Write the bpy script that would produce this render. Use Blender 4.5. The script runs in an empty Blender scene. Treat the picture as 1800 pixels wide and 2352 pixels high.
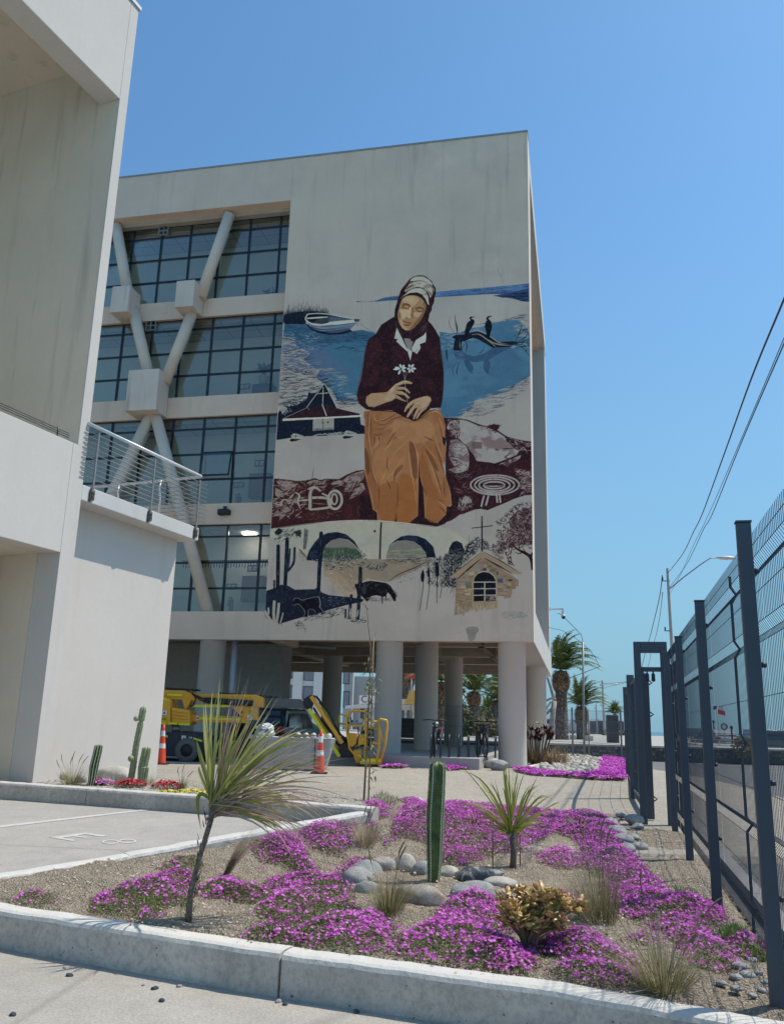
import bpy, math, random
import numpy as np
from mathutils import Vector, Matrix
random.seed(7); rng = np.random.default_rng(11)
S = bpy.context.scene
COL = S.collection
FL = 1968.0; PITCH = math.radians(13.93); ROLL = math.radians(1.575); CAMZ = 1.15
_f = np.array([0, math.cos(PITCH), math.sin(PITCH)]); _r0 = np.array([1.0, 0, 0]); _u0 = np.cross(_r0, _f)
_rr = math.cos(ROLL)*_r0 + math.sin(ROLL)*_u0; _uu = -math.sin(ROLL)*_r0 + math.cos(ROLL)*_u0
CAMP = np.array([0, 0, CAMZ])
cam_d = bpy.data.cameras.new('camera'); cam = bpy.data.objects.new('camera', cam_d); COL.objects.link(cam)
cam.matrix_world = Matrix(((_rr[0], _uu[0], -_f[0], 0), (_rr[1], _uu[1], -_f[1], 0), (_rr[2], _uu[2], -_f[2], CAMZ), (0, 0, 0, 1)))
cam_d.sensor_fit = 'VERTICAL'; cam_d.sensor_height = 32.0; cam_d.lens = FL/2352*32.0
cam_d.clip_start = 0.05; cam_d.clip_end = 9000
S.camera = cam
SUN = Vector((.481, .137, .85)).normalized()
W = bpy.data.worlds.new('World'); S.world = W; W.use_nodes = True
nt = W.node_tree; bg = nt.nodes['Background']
sky = nt.nodes.new('ShaderNodeTexSky'); sky.sky_type = 'NISHITA'; sky.sun_disc = False
sky.sun_elevation = math.asin(SUN.z); sky.sun_rotation = math.atan2(SUN.x, SUN.y)
sky.altitude = 0; sky.air_density = 1.0; sky.dust_density = 0.7; sky.ozone_density = 2.5
bg.inputs[1].default_value = 0.10
_tc = nt.nodes.new('ShaderNodeTexCoord'); _sx = nt.nodes.new('ShaderNodeSeparateXYZ'); nt.links.new(_tc.outputs['Generated'], _sx.inputs[0])
_rp = nt.nodes.new('ShaderNodeValToRGB'); nt.links.new(_sx.outputs[2], _rp.inputs[0]); _e = _rp.color_ramp.elements
_e[0].position = 0.0; _e[0].color = (.95, .95, .95, 1); _e[1].position = .55; _e[1].color = (0, 0, 0, 1); _m = _e.new(.18); _m.color = (.62, .62, .62, 1)
_t = nt.nodes.new('ShaderNodeMix'); _t.data_type = 'RGBA'; _t.blend_type = 'MULTIPLY'; _t.inputs[0].default_value = 1; nt.links.new(sky.outputs[0], _t.inputs[6]); _t.inputs[7].default_value = (.90, 1.30, 1.42, 1)
_h = nt.nodes.new('ShaderNodeMix'); _h.data_type = 'RGBA'; nt.links.new(_rp.outputs[0], _h.inputs[0]); nt.links.new(_t.outputs[2], _h.inputs[6]); _h.inputs[7].default_value = (1.85, 3.5, 4.6, 1)
nt.links.new(_h.outputs[2], bg.inputs[0])
sd = bpy.data.lights.new('sun', 'SUN'); sd.energy = 3.3; sd.angle = math.radians(.53); sd.color = (1, .93, .83)
so = bpy.data.objects.new('sun', sd); COL.objects.link(so)
so.rotation_euler = SUN.to_track_quat('Z', 'Y').to_euler(); so.location = (20, 5, 40)
S.view_settings.view_transform = 'Standard'; S.view_settings.look = 'None'
S.view_settings.exposure = 0.34; S.view_settings.gamma = 1; S.view_settings.use_curve_mapping = False
S.cycles.max_bounces = 6; S.cycles.diffuse_bounces = 3; S.cycles.glossy_bounces = 3; S.cycles.transparent_max_bounces = 12
S.cycles.caustics_reflective = False; S.cycles.caustics_refractive = False
def ray(x, y): return _f + _rr*(x-900)/FL - _uu*(y-1176)/FL
def G(x, y, z=0.0):
    d = ray(x, y); return Vector(CAMP + d*(z-CAMZ)/d[2])
def AT(x, y, Y):
    d = ray(x, y); return Vector(CAMP + d*Y/d[1])
def tag(o, label=None, cat=None, group=None, kind=None):
    if label: o['label'] = label
    if cat: o['category'] = cat
    if group: o['group'] = group
    if kind: o['kind'] = kind
    return o
def thing(name, loc=(0, 0, 0), rz=0.0, label=None, cat=None, group=None):
    o = bpy.data.objects.new(name, None); o.empty_display_size = .2; COL.objects.link(o)
    o.location = loc; o.rotation_euler = (0, 0, rz)
    return tag(o, label, cat, group)
def clone(o, parent=None):
    c = o.copy(); COL.objects.link(c); c.parent = parent
    for ch in list(o.children): clone(ch, c)
    return c
class MB:
    """collects geometry, links it as one mesh object"""
    def __init__(s): s.v = []; s.f = []; s.sm = []
    def add(s, vs, fs, smooth=False):
        b = len(s.v); s.v.extend([tuple(v) for v in vs]); s.f.extend([tuple(b+i for i in f) for f in fs]); s.sm.extend([smooth]*len(fs)); return s
    def box(s, x0, x1, y0, y1, z0, z1, M=None, bev=0):
        if bev:
            return s.bbox(x0, x1, y0, y1, z0, z1, bev, M)
        vs = [(x, y, z) for z in (z0, z1) for y in (y0, y1) for x in (x0, x1)]
        if M is not None: vs = [M @ Vector(v) for v in vs]
        return s.add(vs, [(0, 2, 3, 1), (4, 5, 7, 6), (0, 1, 5, 4), (2, 6, 7, 3), (0, 4, 6, 2), (1, 3, 7, 5)])
    def bbox(s, x0, x1, y0, y1, z0, z1, b, M=None):
        b = min(b, (x1-x0)*.49, (y1-y0)*.49, (z1-z0)*.49)
        X = (x0, x1); Y = (y0, y1); Z = (z0, z1); vs = []; idx = {}
        for i in (0, 1):
            for j in (0, 1):
                for k in (0, 1):
                    sx = 1 if i == 0 else -1; sy = 1 if j == 0 else -1; sz = 1 if k == 0 else -1
                    idx[i, j, k] = len(vs)
                    vs += [(X[i], Y[j]+sy*b, Z[k]+sz*b), (X[i]+sx*b, Y[j], Z[k]+sz*b), (X[i]+sx*b, Y[j]+sy*b, Z[k])]
        if M is not None: vs = [M @ Vector(v) for v in vs]
        I = lambda i, j, k, a: idx[i, j, k]+a
        F = []
        for i in (0, 1): F.append([I(i, 0, 0, 0), I(i, 1, 0, 0), I(i, 1, 1, 0), I(i, 0, 1, 0)])
        for j in (0, 1): F.append([I(0, j, 0, 1), I(1, j, 0, 1), I(1, j, 1, 1), I(0, j, 1, 1)])
        for k in (0, 1): F.append([I(0, 0, k, 2), I(1, 0, k, 2), I(1, 1, k, 2), I(0, 1, k, 2)])
        for j in (0, 1):
            for k in (0, 1): F.append([I(0, j, k, 1), I(1, j, k, 1), I(1, j, k, 2), I(0, j, k, 2)])
        for i in (0, 1):
            for k in (0, 1): F.append([I(i, 0, k, 0), I(i, 1, k, 0), I(i, 1, k, 2), I(i, 0, k, 2)])
            for j in (0, 1): F.append([I(i, j, 0, 0), I(i, j, 1, 0), I(i, j, 1, 1), I(i, j, 0, 1)])
        for key in idx: F.append([idx[key], idx[key]+1, idx[key]+2])
        return s.add(vs, F)
    def bar(s, a, b, w, h=None, up=(0, 0, 1)):
        a = Vector(a); b = Vector(b); h = h or w; d = (b-a); L = d.length
        if L < 1e-6: return s
        d.normalize(); u = Vector(up)
        if abs(d.dot(u)) > .98: u = Vector((0, 1, 0)) if abs(d.y) < .9 else Vector((1, 0, 0))
        r = d.cross(u).normalized(); u = r.cross(d)
        M = Matrix.Translation(a) @ Matrix((r, d, u)).transposed().to_4x4()
        return s.box(-w/2, w/2, 0, L, -h/2, h/2, M)
    def tube(s, pts, r, n=8, cap=True, smooth=True, closed=False):
        pts = [Vector(p) for p in pts]; m = len(pts)
        rs = r if isinstance(r, (list, tuple)) else [r]*m
        vs = []; fs = []; N = None
        for i, p in enumerate(pts):
            if closed: t = pts[(i+1) % m]-pts[i-1]
            else: t = pts[min(i+1, m-1)]-pts[max(i-1, 0)]
            if t.length < 1e-9: t = Vector((0, 0, 1))
            t.normalize()
            if N is None:
                N = Vector((0, 0, 1)) if abs(t.z) < .9 else Vector((1, 0, 0))
            N = (N-t*N.dot(t)); N = N.normalized() if N.length > 1e-6 else t.orthogonal().normalized()
            B = t.cross(N)
            for k in range(n):
                a = 2*math.pi*k/n; vs.append(p+(N*math.cos(a)+B*math.sin(a))*rs[i])
        for i in range(m if closed else m-1):
            j = (i+1) % m
            for k in range(n): fs.append((i*n+k, i*n+(k+1) % n, j*n+(k+1) % n, j*n+k))
        s.add(vs, fs, smooth)
        if cap and not closed:
            b = len(s.v)-m*n
            s.f.append(tuple(b+k for k in range(n))[::-1]); s.f.append(tuple(b+(m-1)*n+k for k in range(n))); s.sm += [False, False]
        return s
    def cyl(s, a, b, r, n=16, r2=None): return s.tube([a, b], [r, r if r2 is None else r2], n)
    def lathe(s, prof, n=16, c=(0, 0, 0), axis='z', smooth=True, M=None):
        vs = []; fs = []
        for (r, z) in prof:
            for k in range(n):
                a = 2*math.pi*k/n; x, y = r*math.cos(a), r*math.sin(a)
                p = (x, y, z) if axis == 'z' else ((x, z, y) if axis == 'y' else (z, x, y))
                p = Vector(p)+Vector(c)
                vs.append(M @ p if M is not None else p)
        for i in range(len(prof)-1):
            for k in range(n): fs.append((i*n+k, i*n+(k+1) % n, (i+1)*n+(k+1) % n, (i+1)*n+k))
        return s.add(vs, fs, smooth)
    def prism(s, poly, d, M=None, smooth=False):
        """poly: 2D points (x,z) extruded along y by d=(y0,y1)"""
        n = len(poly); vs = [(p[0], d[0], p[1]) for p in poly]+[(p[0], d[1], p[1]) for p in poly]
        if M is not None: vs = [M @ Vector(v) for v in vs]
        return s.add(vs, [tuple(range(n)), tuple(range(2*n-1, n-1, -1))]+[(i, (i+1) % n + 0, (i+1) % n+n, i+n)[::-1] for i in range(n)], smooth)
    def slab(s, poly, z0, z1, zb=None):
        """horizontal polygon; top z may be a list"""
        n = len(poly); zt = z1 if isinstance(z1, (list, tuple)) else [z1]*n; zz = z0 if isinstance(z0, (list, tuple)) else [z0]*n
        vs = [(p[0], p[1], zz[i]) for i, p in enumerate(poly)]+[(p[0], p[1], zt[i]) for i, p in enumerate(poly)]
        return s.add(vs, [tuple(range(n))[::-1], tuple(range(n, 2*n))]+[(i, (i+1) % n, (i+1) % n+n, i+n) for i in range(n)])
    def quad(s, a, b, c, d, smooth=False): return s.add([a, b, c, d], [(0, 1, 2, 3)], smooth)
    def ball(s, c, r, n=10, m=6, sc=(1, 1, 1), M=None):
        prof = [(max(1e-4, math.sin(math.pi*i/m)), -math.cos(math.pi*i/m)) for i in range(m+1)]
        T = Matrix.Translation(Vector(c)) @ Matrix.Diagonal((r*sc[0], r*sc[1], r*sc[2], 1))
        if M is not None: T = M @ T
        return s.lathe(prof, n, M=T)
    def mesh(s, name='m'):
        me = bpy.data.meshes.new(name); me.from_pydata([tuple(v) for v in s.v], [], s.f); me.update()
        if any(s.sm): me.polygons.foreach_set('use_smooth', s.sm)
        return me
    def build(s, name, mat, parent=None, recalc=True, bev=0, **kw):
        me = s.mesh(name)
        if recalc:
            import bmesh
            bm = bmesh.new(); bm.from_mesh(me); bmesh.ops.recalc_face_normals(bm, faces=bm.faces); bm.to_mesh(me); bm.free()
        me.materials.append(mat)
        o = bpy.data.objects.new(name, me); COL.objects.link(o); o.parent = parent
        if bev:
            md = o.modifiers.new('b', 'BEVEL'); md.width = bev; md.segments = 2; md.limit_method = 'ANGLE'; md.angle_limit = math.radians(40)
        if kw: tag(o, **kw)
        return o
def inst(o, parent, loc=None, rot=None, scale=None):
    c = o.copy(); COL.objects.link(c); c.parent = parent
    if loc is not None: c.location = loc
    if rot is not None: c.rotation_euler = rot
    if scale is not None: c.scale = scale if hasattr(scale, '__len__') else (scale,)*3
    return c
def np_obj(name, V, F, mat, parent=None, cols=None, smooth=False, **kw):
    """big meshes straight from arrays; F (n,3) or (n,4)"""
    me = bpy.data.meshes.new(name); k = F.shape[1]
    me.vertices.add(len(V)); me.vertices.foreach_set('co', np.asarray(V, np.float32).ravel())
    me.loops.add(F.size); me.loops.foreach_set('vertex_index', F.astype(np.int32).ravel())
    me.polygons.add(len(F)); me.polygons.foreach_set('loop_start', np.arange(0, F.size, k, dtype=np.int32))
    me.polygons.foreach_set('loop_total', np.full(len(F), k, np.int32))
    if smooth: me.polygons.foreach_set('use_smooth', np.ones(len(F), bool))
    if cols is not None:
        a = me.attributes.new('tint', 'FLOAT', 'POINT'); a.data.foreach_set('value', np.asarray(cols, np.float32))
    me.update(calc_edges=True); me.validate(); me.materials.append(mat)
    o = bpy.data.objects.new(name, me); COL.objects.link(o); o.parent = parent
    if kw: tag(o, **kw)
    return o
class N:
    def __init__(s, name):
        s.m = bpy.data.materials.new(name); s.m.use_nodes = True; s.t = s.m.node_tree; s.b = s.t.nodes['Principled BSDF']; s.out = s.t.nodes['Material Output']
    def n(s, typ, **kw):
        q = s.t.nodes.new(typ)
        for k, v in kw.items():
            if k.startswith('i_'):
                q.inputs[int(k[2:])].default_value = v
            else: setattr(q, k, v)
        return q
    def l(s, a, b): s.t.links.new(a, b)
    def pos(s, scale=(1, 1, 1), rot=0.0):
        g = s.n('ShaderNodeNewGeometry'); mp = s.n('ShaderNodeMapping'); s.l(g.outputs['Position'], mp.inputs[0])
        mp.inputs['Rotation'].default_value = (0, 0, rot)
        mp.inputs['Scale'].default_value = scale; return mp.outputs[0]
    def obj(s, scale=(1, 1, 1)):
        g = s.n('ShaderNodeTexCoord'); mp = s.n('ShaderNodeMapping'); s.l(g.outputs['Object'], mp.inputs[0]); mp.inputs['Scale'].default_value = scale; return mp.outputs[0]
    def noise(s, vec, scale, detail=4, rough=.55, dist=0.0):
        q = s.n('ShaderNodeTexNoise'); s.l(vec, q.inputs['Vector']); q.inputs['Scale'].default_value = scale; q.inputs['Detail'].default_value = detail
        q.inputs['Roughness'].default_value = rough; q.inputs['Distortion'].default_value = dist; return q.outputs['Fac']
    def vor(s, vec, scale, feature='F1', out='Distance', rnd=1.0):
        q = s.n('ShaderNodeTexVoronoi', feature=feature); s.l(vec, q.inputs['Vector']); q.inputs['Scale'].default_value = scale
        q.inputs['Randomness'].default_value = rnd; return q.outputs[out]
    def ramp(s, fac, a, b, ca=(0, 0, 0, 1), cb=(1, 1, 1, 1)):
        q = s.n('ShaderNodeValToRGB'); s.l(fac, q.inputs[0]); e = q.color_ramp.elements; e[0].position = a; e[1].position = b
        e[0].color = ca if len(ca) == 4 else (*ca, 1); e[1].color = cb if len(cb) == 4 else (*cb, 1); return q.outputs[0]
    def mix(s, fac, a, b, mode='MIX'):
        q = s.n('ShaderNodeMix', data_type='RGBA', blend_type=mode)
        for i, v in ((0, fac), (6, a), (7, b)):
            if isinstance(v, (int, float)): q.inputs[i].default_value = v
            elif isinstance(v, tuple): q.inputs[i].default_value = v if len(v) == 4 else (*v, 1)
            else: s.l(v, q.inputs[i])
        return q.outputs[2]
    def math(s, op, a, b=0.0):
        q = s.n('ShaderNodeMath', operation=op)
        for i, v in ((0, a), (1, b)):
            if isinstance(v, (int, float)): q.inputs[i].default_value = v
            else: s.l(v, q.inputs[i])
        return q.outputs[0]
    def bump(s, h, strength=.3, dist=.01):
        q = s.n('ShaderNodeBump'); s.l(h, q.inputs['Height']); q.inputs['Strength'].default_value = strength; q.inputs['Distance'].default_value = dist
        s.l(q.outputs[0], s.b.inputs['Normal']); return q
    def col(s, c):
        if isinstance(c, tuple): s.b.inputs['Base Color'].default_value = c if len(c) == 4 else (*c, 1)
        else: s.l(c, s.b.inputs['Base Color'])
    def set(s, rough=.8, metal=0, spec=None):
        s.b.inputs['Roughness'].default_value = rough; s.b.inputs['Metallic'].default_value = metal
        if spec is not None: s.b.inputs['Specular IOR Level'].default_value = spec
        return s.m
def sc3(c, k): return tuple(min(1, x*k) for x in c)
def plain(name, c, rough=.7, metal=0, var=.12, scale=6.0, bump=.0, bs=60.0, bd=.004, spec=None, c2=None, local=False):
    """base colour with fine mottling and relief"""
    n = N(name); p = n.obj() if local else n.pos()
    f = n.ramp(n.noise(p, scale, 5, .6), .3, .72)
    n.col(n.mix(f, sc3(c, 1-var), c2 or sc3(c, 1+var)))
    if bump: n.bump(n.noise(p, bs, 4, .6), bump, bd)
    return n.set(rough, metal, spec)
def concrete(name, c, warm=None, stain=.25, pits=True, streak=True, bump=.25, blotch=.16, scale=1.0):
    n = N(name); p = n.pos(); ps = n.pos((1.6, 1.6, .12))
    big = n.ramp(n.noise(p, .55*scale, 5, .62), .32, .7)
    col = n.mix(big, sc3(c, 1-blotch), sc3(c, 1+blotch*.5))
    if warm: col = n.mix(n.ramp(n.noise(p, .23*scale, 3, .5, .4), .45, .75), col, warm)
    fine = n.noise(p, 14*scale, 6, .7)
    col = n.mix(n.ramp(fine, .35, .7), n.mix(.75, sc3(c, .82), col), col)
    if streak: col = n.mix(n.math('MULTIPLY', n.ramp(n.noise(ps, 2.2*scale, 5, .6), .55, .78), stain), col, sc3(c, .45))
    if pits:
        d = n.vor(p, 9*scale); k = n.noise(p, 1.7*scale, 2)
        pit = n.math('MULTIPLY', n.ramp(d, .03, .055, (1, 1, 1), (0, 0, 0)), n.ramp(k, .5, .62))
        col = n.mix(n.math('MULTIPLY', pit, .7), col, sc3(c, .3))
    n.col(col); h = n.math('ADD', n.math('MULTIPLY', n.noise(p, 3*scale, 4), 2.0), n.noise(p, 45*scale, 5, .7)); n.bump(h, bump, .008)
    return n.set(.88, 0, .3)
def tintmat(name, ca, cb, rough=.55, cc=None, trans=.0, spec=.3, back=None):
    """per-vertex 'tint' 0..1 picks between leaf colours"""
    n = N(name); a = n.n('ShaderNodeAttribute', attribute_name='tint')
    q = n.n('ShaderNodeValToRGB'); n.l(a.outputs['Fac'], q.inputs[0]); e = q.color_ramp.elements
    e[0].position = 0; e[0].color = (*ca, 1); e[1].position = 1; e[1].color = (*cb, 1)
    if cc: x = e.new(.5); x.color = (*cc, 1)
    n.col(q.outputs[0]); n.set(rough, 0, spec)
    if trans:
        tb = n.n('ShaderNodeBsdfTranslucent'); n.l(q.outputs[0], tb.inputs[0]); ms = n.n('ShaderNodeMixShader'); ms.inputs[0].default_value = trans
        n.l(n.b.outputs[0], ms.inputs[1]); n.l(tb.outputs[0], ms.inputs[2]); n.l(ms.outputs[0], n.out.inputs[0])
    return n.m
R = math.radians
def lerp(a, b, t): return a+(b-a)*t
def rnd(a, b): return random.uniform(a, b)
def sst(a, b, x):
    t = min(1, max(0, (x-a)/(b-a))); return t*t*(3-2*t)
def Hg(X, Y):
    return -.2*sst(-1, 2.5, X)*(1-sst(16, 25, Y))
KF = [Vector((-9, 8.95)), Vector((-2.9, 7.06)), Vector((-2.39, 6.79)), Vector((-.77, 6.05)), Vector((1.06, 5.34)), Vector((2.03, 4.76)), Vector((3.3, 4.1)), Vector((5.5, 3.0))]   # back edge of the long kerb
def Hs(X, Y):                                    # soil of the flower bed
    t = sst(8.5, 13.2, Y); z = -.240*(1-t)+(Hg(X, Y)+.045)*t
    u = ((X+3.24)*3.08+(Y-7.66)*2.92)/18.01; d = ((X+3.24)*2.92-(Y-7.66)*3.08)/4.244     # along / away from the parking kerb
    if -.6 < u < 1.25: z = lerp(z, max(z, lerp(-.19, .05, u)), 1-sst(.1, 1.5, d))
    return z
def GG(x, y, f=Hg):
    z = 0.0
    for i in range(12):
        g = G(x, y, z); z = f(g.x, g.y)
    return Vector((g.x, g.y, z))
def GS(x, y): return GG(x, y, Hs)
def Hp(X, Y):                                    # parking bay
    return -.0436*((X+2.36)*-.443+(Y-11.63)*-.897)
def grid_sheet(name, x0, x1, y0, y1, nx, ny, hf, mat, parent=None, keep=None, smooth=True, **kw):
    xs = np.linspace(x0, x1, nx); ys = np.linspace(y0, y1, ny); V = []; 
    for y in ys:
        for x in xs: V.append((x, y, hf(x, y)))
    F = [(j*nx+i, j*nx+i+1, (j+1)*nx+i+1, (j+1)*nx+i) for j in range(ny-1) for i in range(nx-1)
         if keep is None or keep((xs[i]+xs[i+1])/2, (ys[j]+ys[j+1])/2)]
    return np_obj(name, np.array(V), np.array(F), mat, parent, smooth=smooth, **kw)
def inpoly(p, poly):
    x, y = p; c = False; n = len(poly)
    for i in range(n):
        a = poly[i]; b = poly[i-1]
        if (a[1] > y) != (b[1] > y) and x < (b[0]-a[0])*(y-a[1])/(b[1]-a[1])+a[0]: c = not c
    return c
def pavemat(name, c, c2, gravel=0.0, crack=True, sc=1.0):
    n = N(name); p = n.pos()
    col = n.mix(n.ramp(n.noise(p, .35*sc, 6, .62, .3), .3, .7), c, c2)
    col = n.mix(n.ramp(n.noise(p, 3.1*sc, 5, .65), .35, .75), col, n.mix(.5, col, sc3(c, .7)))
    g = n.noise(p, 60*sc, 6, .75); col = n.mix(n.ramp(g, .35, .62), n.mix(.6, col, sc3(c, .45)), col)
    if gravel:
        v = n.vor(p, 26*sc, out='Color'); bw = n.n('ShaderNodeRGBToBW'); n.l(v, bw.inputs[0])
        col = n.mix(gravel, col, n.mix(n.ramp(bw.outputs[0], .2, .8), sc3(c, .45), sc3(c2, 1.25)))
    if crack:
        d = n.vor(n.pos((1, 1, 1)), .28*sc, 'DISTANCE_TO_EDGE'); col = n.mix(n.math('MULTIPLY', n.ramp(d, .0, .012, (1, 1, 1), (0, 0, 0)), .35), col, sc3(c, .4))
    dots = n.vor(p, 5.5*sc); k = n.noise(p, .9, 2)
    col = n.mix(n.math('MULTIPLY', n.ramp(dots, .03, .06, (1, 1, 1), (0, 0, 0)), n.ramp(k, .5, .6)), col, sc3(c, .25))
    col = n.mix(n.math('MULTIPLY', n.ramp(n.noise(n.pos((1, 1, 1)), .8*sc, 5, .7, 1.2), .54, .66), .30), col, sc3(c, .62))
    n.col(col); n.bump(n.math('ADD', g, n.math('MULTIPLY', n.noise(p, 6*sc, 4), 1.5)), .35 if not gravel else .8, .012 if not gravel else .03)
    return n.set(.92, 0, .25)
m_drive = pavemat('pale_driveway', (.46, .41, .335), (.56, .50, .41), gravel=.22, crack=False)
m_park = pavemat('parking_concrete', (.44, .415, .38), (.52, .485, .44))
m_front = pavemat('front_concrete', (.44, .405, .35), (.53, .49, .43))
m_road = pavemat('street_asphalt', (.19, .19, .185), (.27, .27, .26), gravel=.15, crack=False)
m_dirt = pavemat('dry_ground', (.30, .26, .20), (.40, .35, .28), gravel=.3, crack=False, sc=.3)
MB().quad((-400, 2, -.75), (500, 2, -.75), (900, 420, -.75), (-700, 420, -.75)).build('ground', m_dirt, kind='structure', label='dry earth and sand beneath and beyond the whole site')
n = N('sea_water'); p = n.pos((1, .25, 1)); n.col((.035, .10, .16)); n.bump(n.noise(p, .6, 5), .5, .4); n.set(.25)
MB().quad((-3000, 380, -1.2), (4000, 380, -1.2), (5000, 7500, -1.2), (-4000, 7500, -1.2)).build('sea', n.m, kind='structure', label='flat blue sea along the horizon behind the street')
ground_keep = lambda x, y: y > 9.3 or x > 60
grid_sheet('driveway', -24, 8.5, 9.5, 60, 260, 300, lambda x, y: Hg(x, y) - (.5 if (y < 10.3 and x < 5) or ((x+2.34)*.443+(y-11.56)*.897 < .12 and x < -.3 and y < 17) else 0), m_drive,
           kind='structure', label='pale compacted driveway between the flower bed and the raised building')
FD = Vector((math.sin(R(14.3)), math.cos(R(14.3)), 0)); FN = Vector((FD.y, -FD.x, 0))
F0 = Vector((2.108, 5.002, -.21))                  # near fence post foot
def FP(t, s=0.0, z=0.0): return F0+FD*t+FN*s+Vector((0, 0, z))
st = MB(); st.quad(FP(-8, .18, -.07), FP(-8, 30, -.09), FP(130, 55, -.09), FP(130, .18, .1)); st.build('street', m_road, kind='structure', label='grey sunlit street on the far side of the mesh fence')
pv = MB()
for k in range(60):
    t = -6+k*1.5; pv.box(.3, .42, t+.006, t+1.494, -.06, .05+.0*k, Matrix.Translation(F0) @ Matrix((FN, FD, Vector((0, 0, 1)))).transposed().to_4x4())
pv.build('street_kerb', concrete('kerb_grey', (.36, .35, .33)), kind='structure', label='low grey kerb running along the foot of the mesh fence')
ln = MB()
for k in range(14): ln.quad(FP(3+k*7, 7.3, -.062+k*.008), FP(3+k*7, 7.45, -.062+k*.008), FP(6.5+k*7, 7.45, -.058+k*.008), FP(6.5+k*7, 7.3, -.058+k*.008))
ln.build('road_marking', plain('road_paint', (.7, .7, .66), .7), kind='structure', label='dashed white lane marking on the street')
fp = MB(); fp.quad((-14, 0, -.48), (9, 0, -.48), (9, 4.0, -.48), (-14, 11.5, -.48)); fp.build('front_pavement', m_front, kind='structure', label='grey concrete pavement in front of the long kerb')
n = N('parking_paint')
pk = MB(); pp = [(-24, 13.6), (-9, 8.93), (-3.72, 7.32), (-3.35, 7.72), (-.38, 10.46), (-2.36, 11.50), (-5.6, 13.1), (-14, 17.2), (-24, 21)]
pk.add([(x, y, Hp(x, y)) for x, y in pp], [tuple(range(len(pp)))]); pk.build('parking_bay', m_park, kind='structure', label='smooth pale concrete parking bay between the two kerbs')
def soil_z(x, y):
    z = Hs(x, y)+.018*math.sin(x*2.1+1)*math.sin(y*1.7)*(1-sst(11, 13.5, y))
    q = math.sin(x*9.1+y*5.3)*math.sin(y*8.2-x*3.7)*.012+math.sin(x*21+y*17)*math.sin(y*23-x*9)*.006+rnd(-.004, .004)
    z += q*(1-sst(12.5, 13.6, y)); dk = 9
    for i in range(1, len(KF)-1):
        a, b = KF[i], KF[i+1]; t = max(0, min(1, ((x-a.x)*(b.x-a.x)+(y-a.y)*(b.y-a.y))/(b-a).length_squared)); c = a.lerp(b, t); sg = (b.x-a.x)*(y-a.y)-(b.y-a.y)*(x-a.x)
        dd = math.hypot(x-c.x, y-c.y)*(1 if sg > 0 else -1)
        if abs(dd) < abs(dk): dk = dd
    return lerp(-.31, z, sst(-.045, .05, dk))
def bedpoly():
    far = [GG(*q) for q in [(1415, 1885), (1380, 1868), (1345, 1862), (1290, 1856), (1230, 1850), (1160, 1846), (1090, 1842), (1010, 1838), (960, 1842), (930, 1846), (880, 1846), (845, 1850)]]
    L = [(q.x, q.y) for q in far]
    L += [(-.14, 10.6), (-3.3, 7.6), (-6.4, 4.75), (-9, 8.9)]
    return L
BED = [(-.14, 10.5), (-3.3, 7.55), (-6.5, 4.6)]+[(q.x-.05, q.y-.14) for q in KF[1:]]+[(5.6, 3.2)]+[tuple(FP(t, .16)[:2]) for t in (0, 3, 6, 7.6)]+[(GG(x, y).x, GG(x, y).y) for x, y in [(1425, 1905), (1418, 1880), (1380, 1866), (1345, 1861), (1290, 1855), (1230, 1849), (1160, 1846), (1090, 1842), (1010, 1838), (960, 1840), (900, 1845), (862, 1852)]]
n = N('bed_soil'); p = n.pos()
c = n.mix(n.ramp(n.noise(p, 1.3, 6, .65, .5), .35, .68), (.38, .31, .225), (.56, .475, .36))
c = n.mix(n.ramp(n.noise(p, 9, 6, .7), .4, .7), n.mix(.6, c, (.17, .13, .09)), c)
v = n.vor(p, 70, out='Color'); bw = n.n('ShaderNodeRGBToBW'); n.l(v, bw.inputs[0]); c = n.mix(.4, c, n.mix(n.ramp(bw.outputs[0], .25, .8), (.18, .14, .10), (.60, .52, .42)))
n.col(c); n.bump(n.math('ADD', n.math('MULTIPLY', n.noise(p, 14, 6, .7), 2), n.vor(p, 60)), .9, .03); n.set(.95, 0, .15); m_soil = n.m
grid_sheet('bed_soil', -6.5, 6, 4, 14.6, 250, 220, soil_z, m_soil, keep=lambda x, y: inpoly((x, y), BED), kind='structure', label='dry sandy soil of the flower bed')
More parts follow.
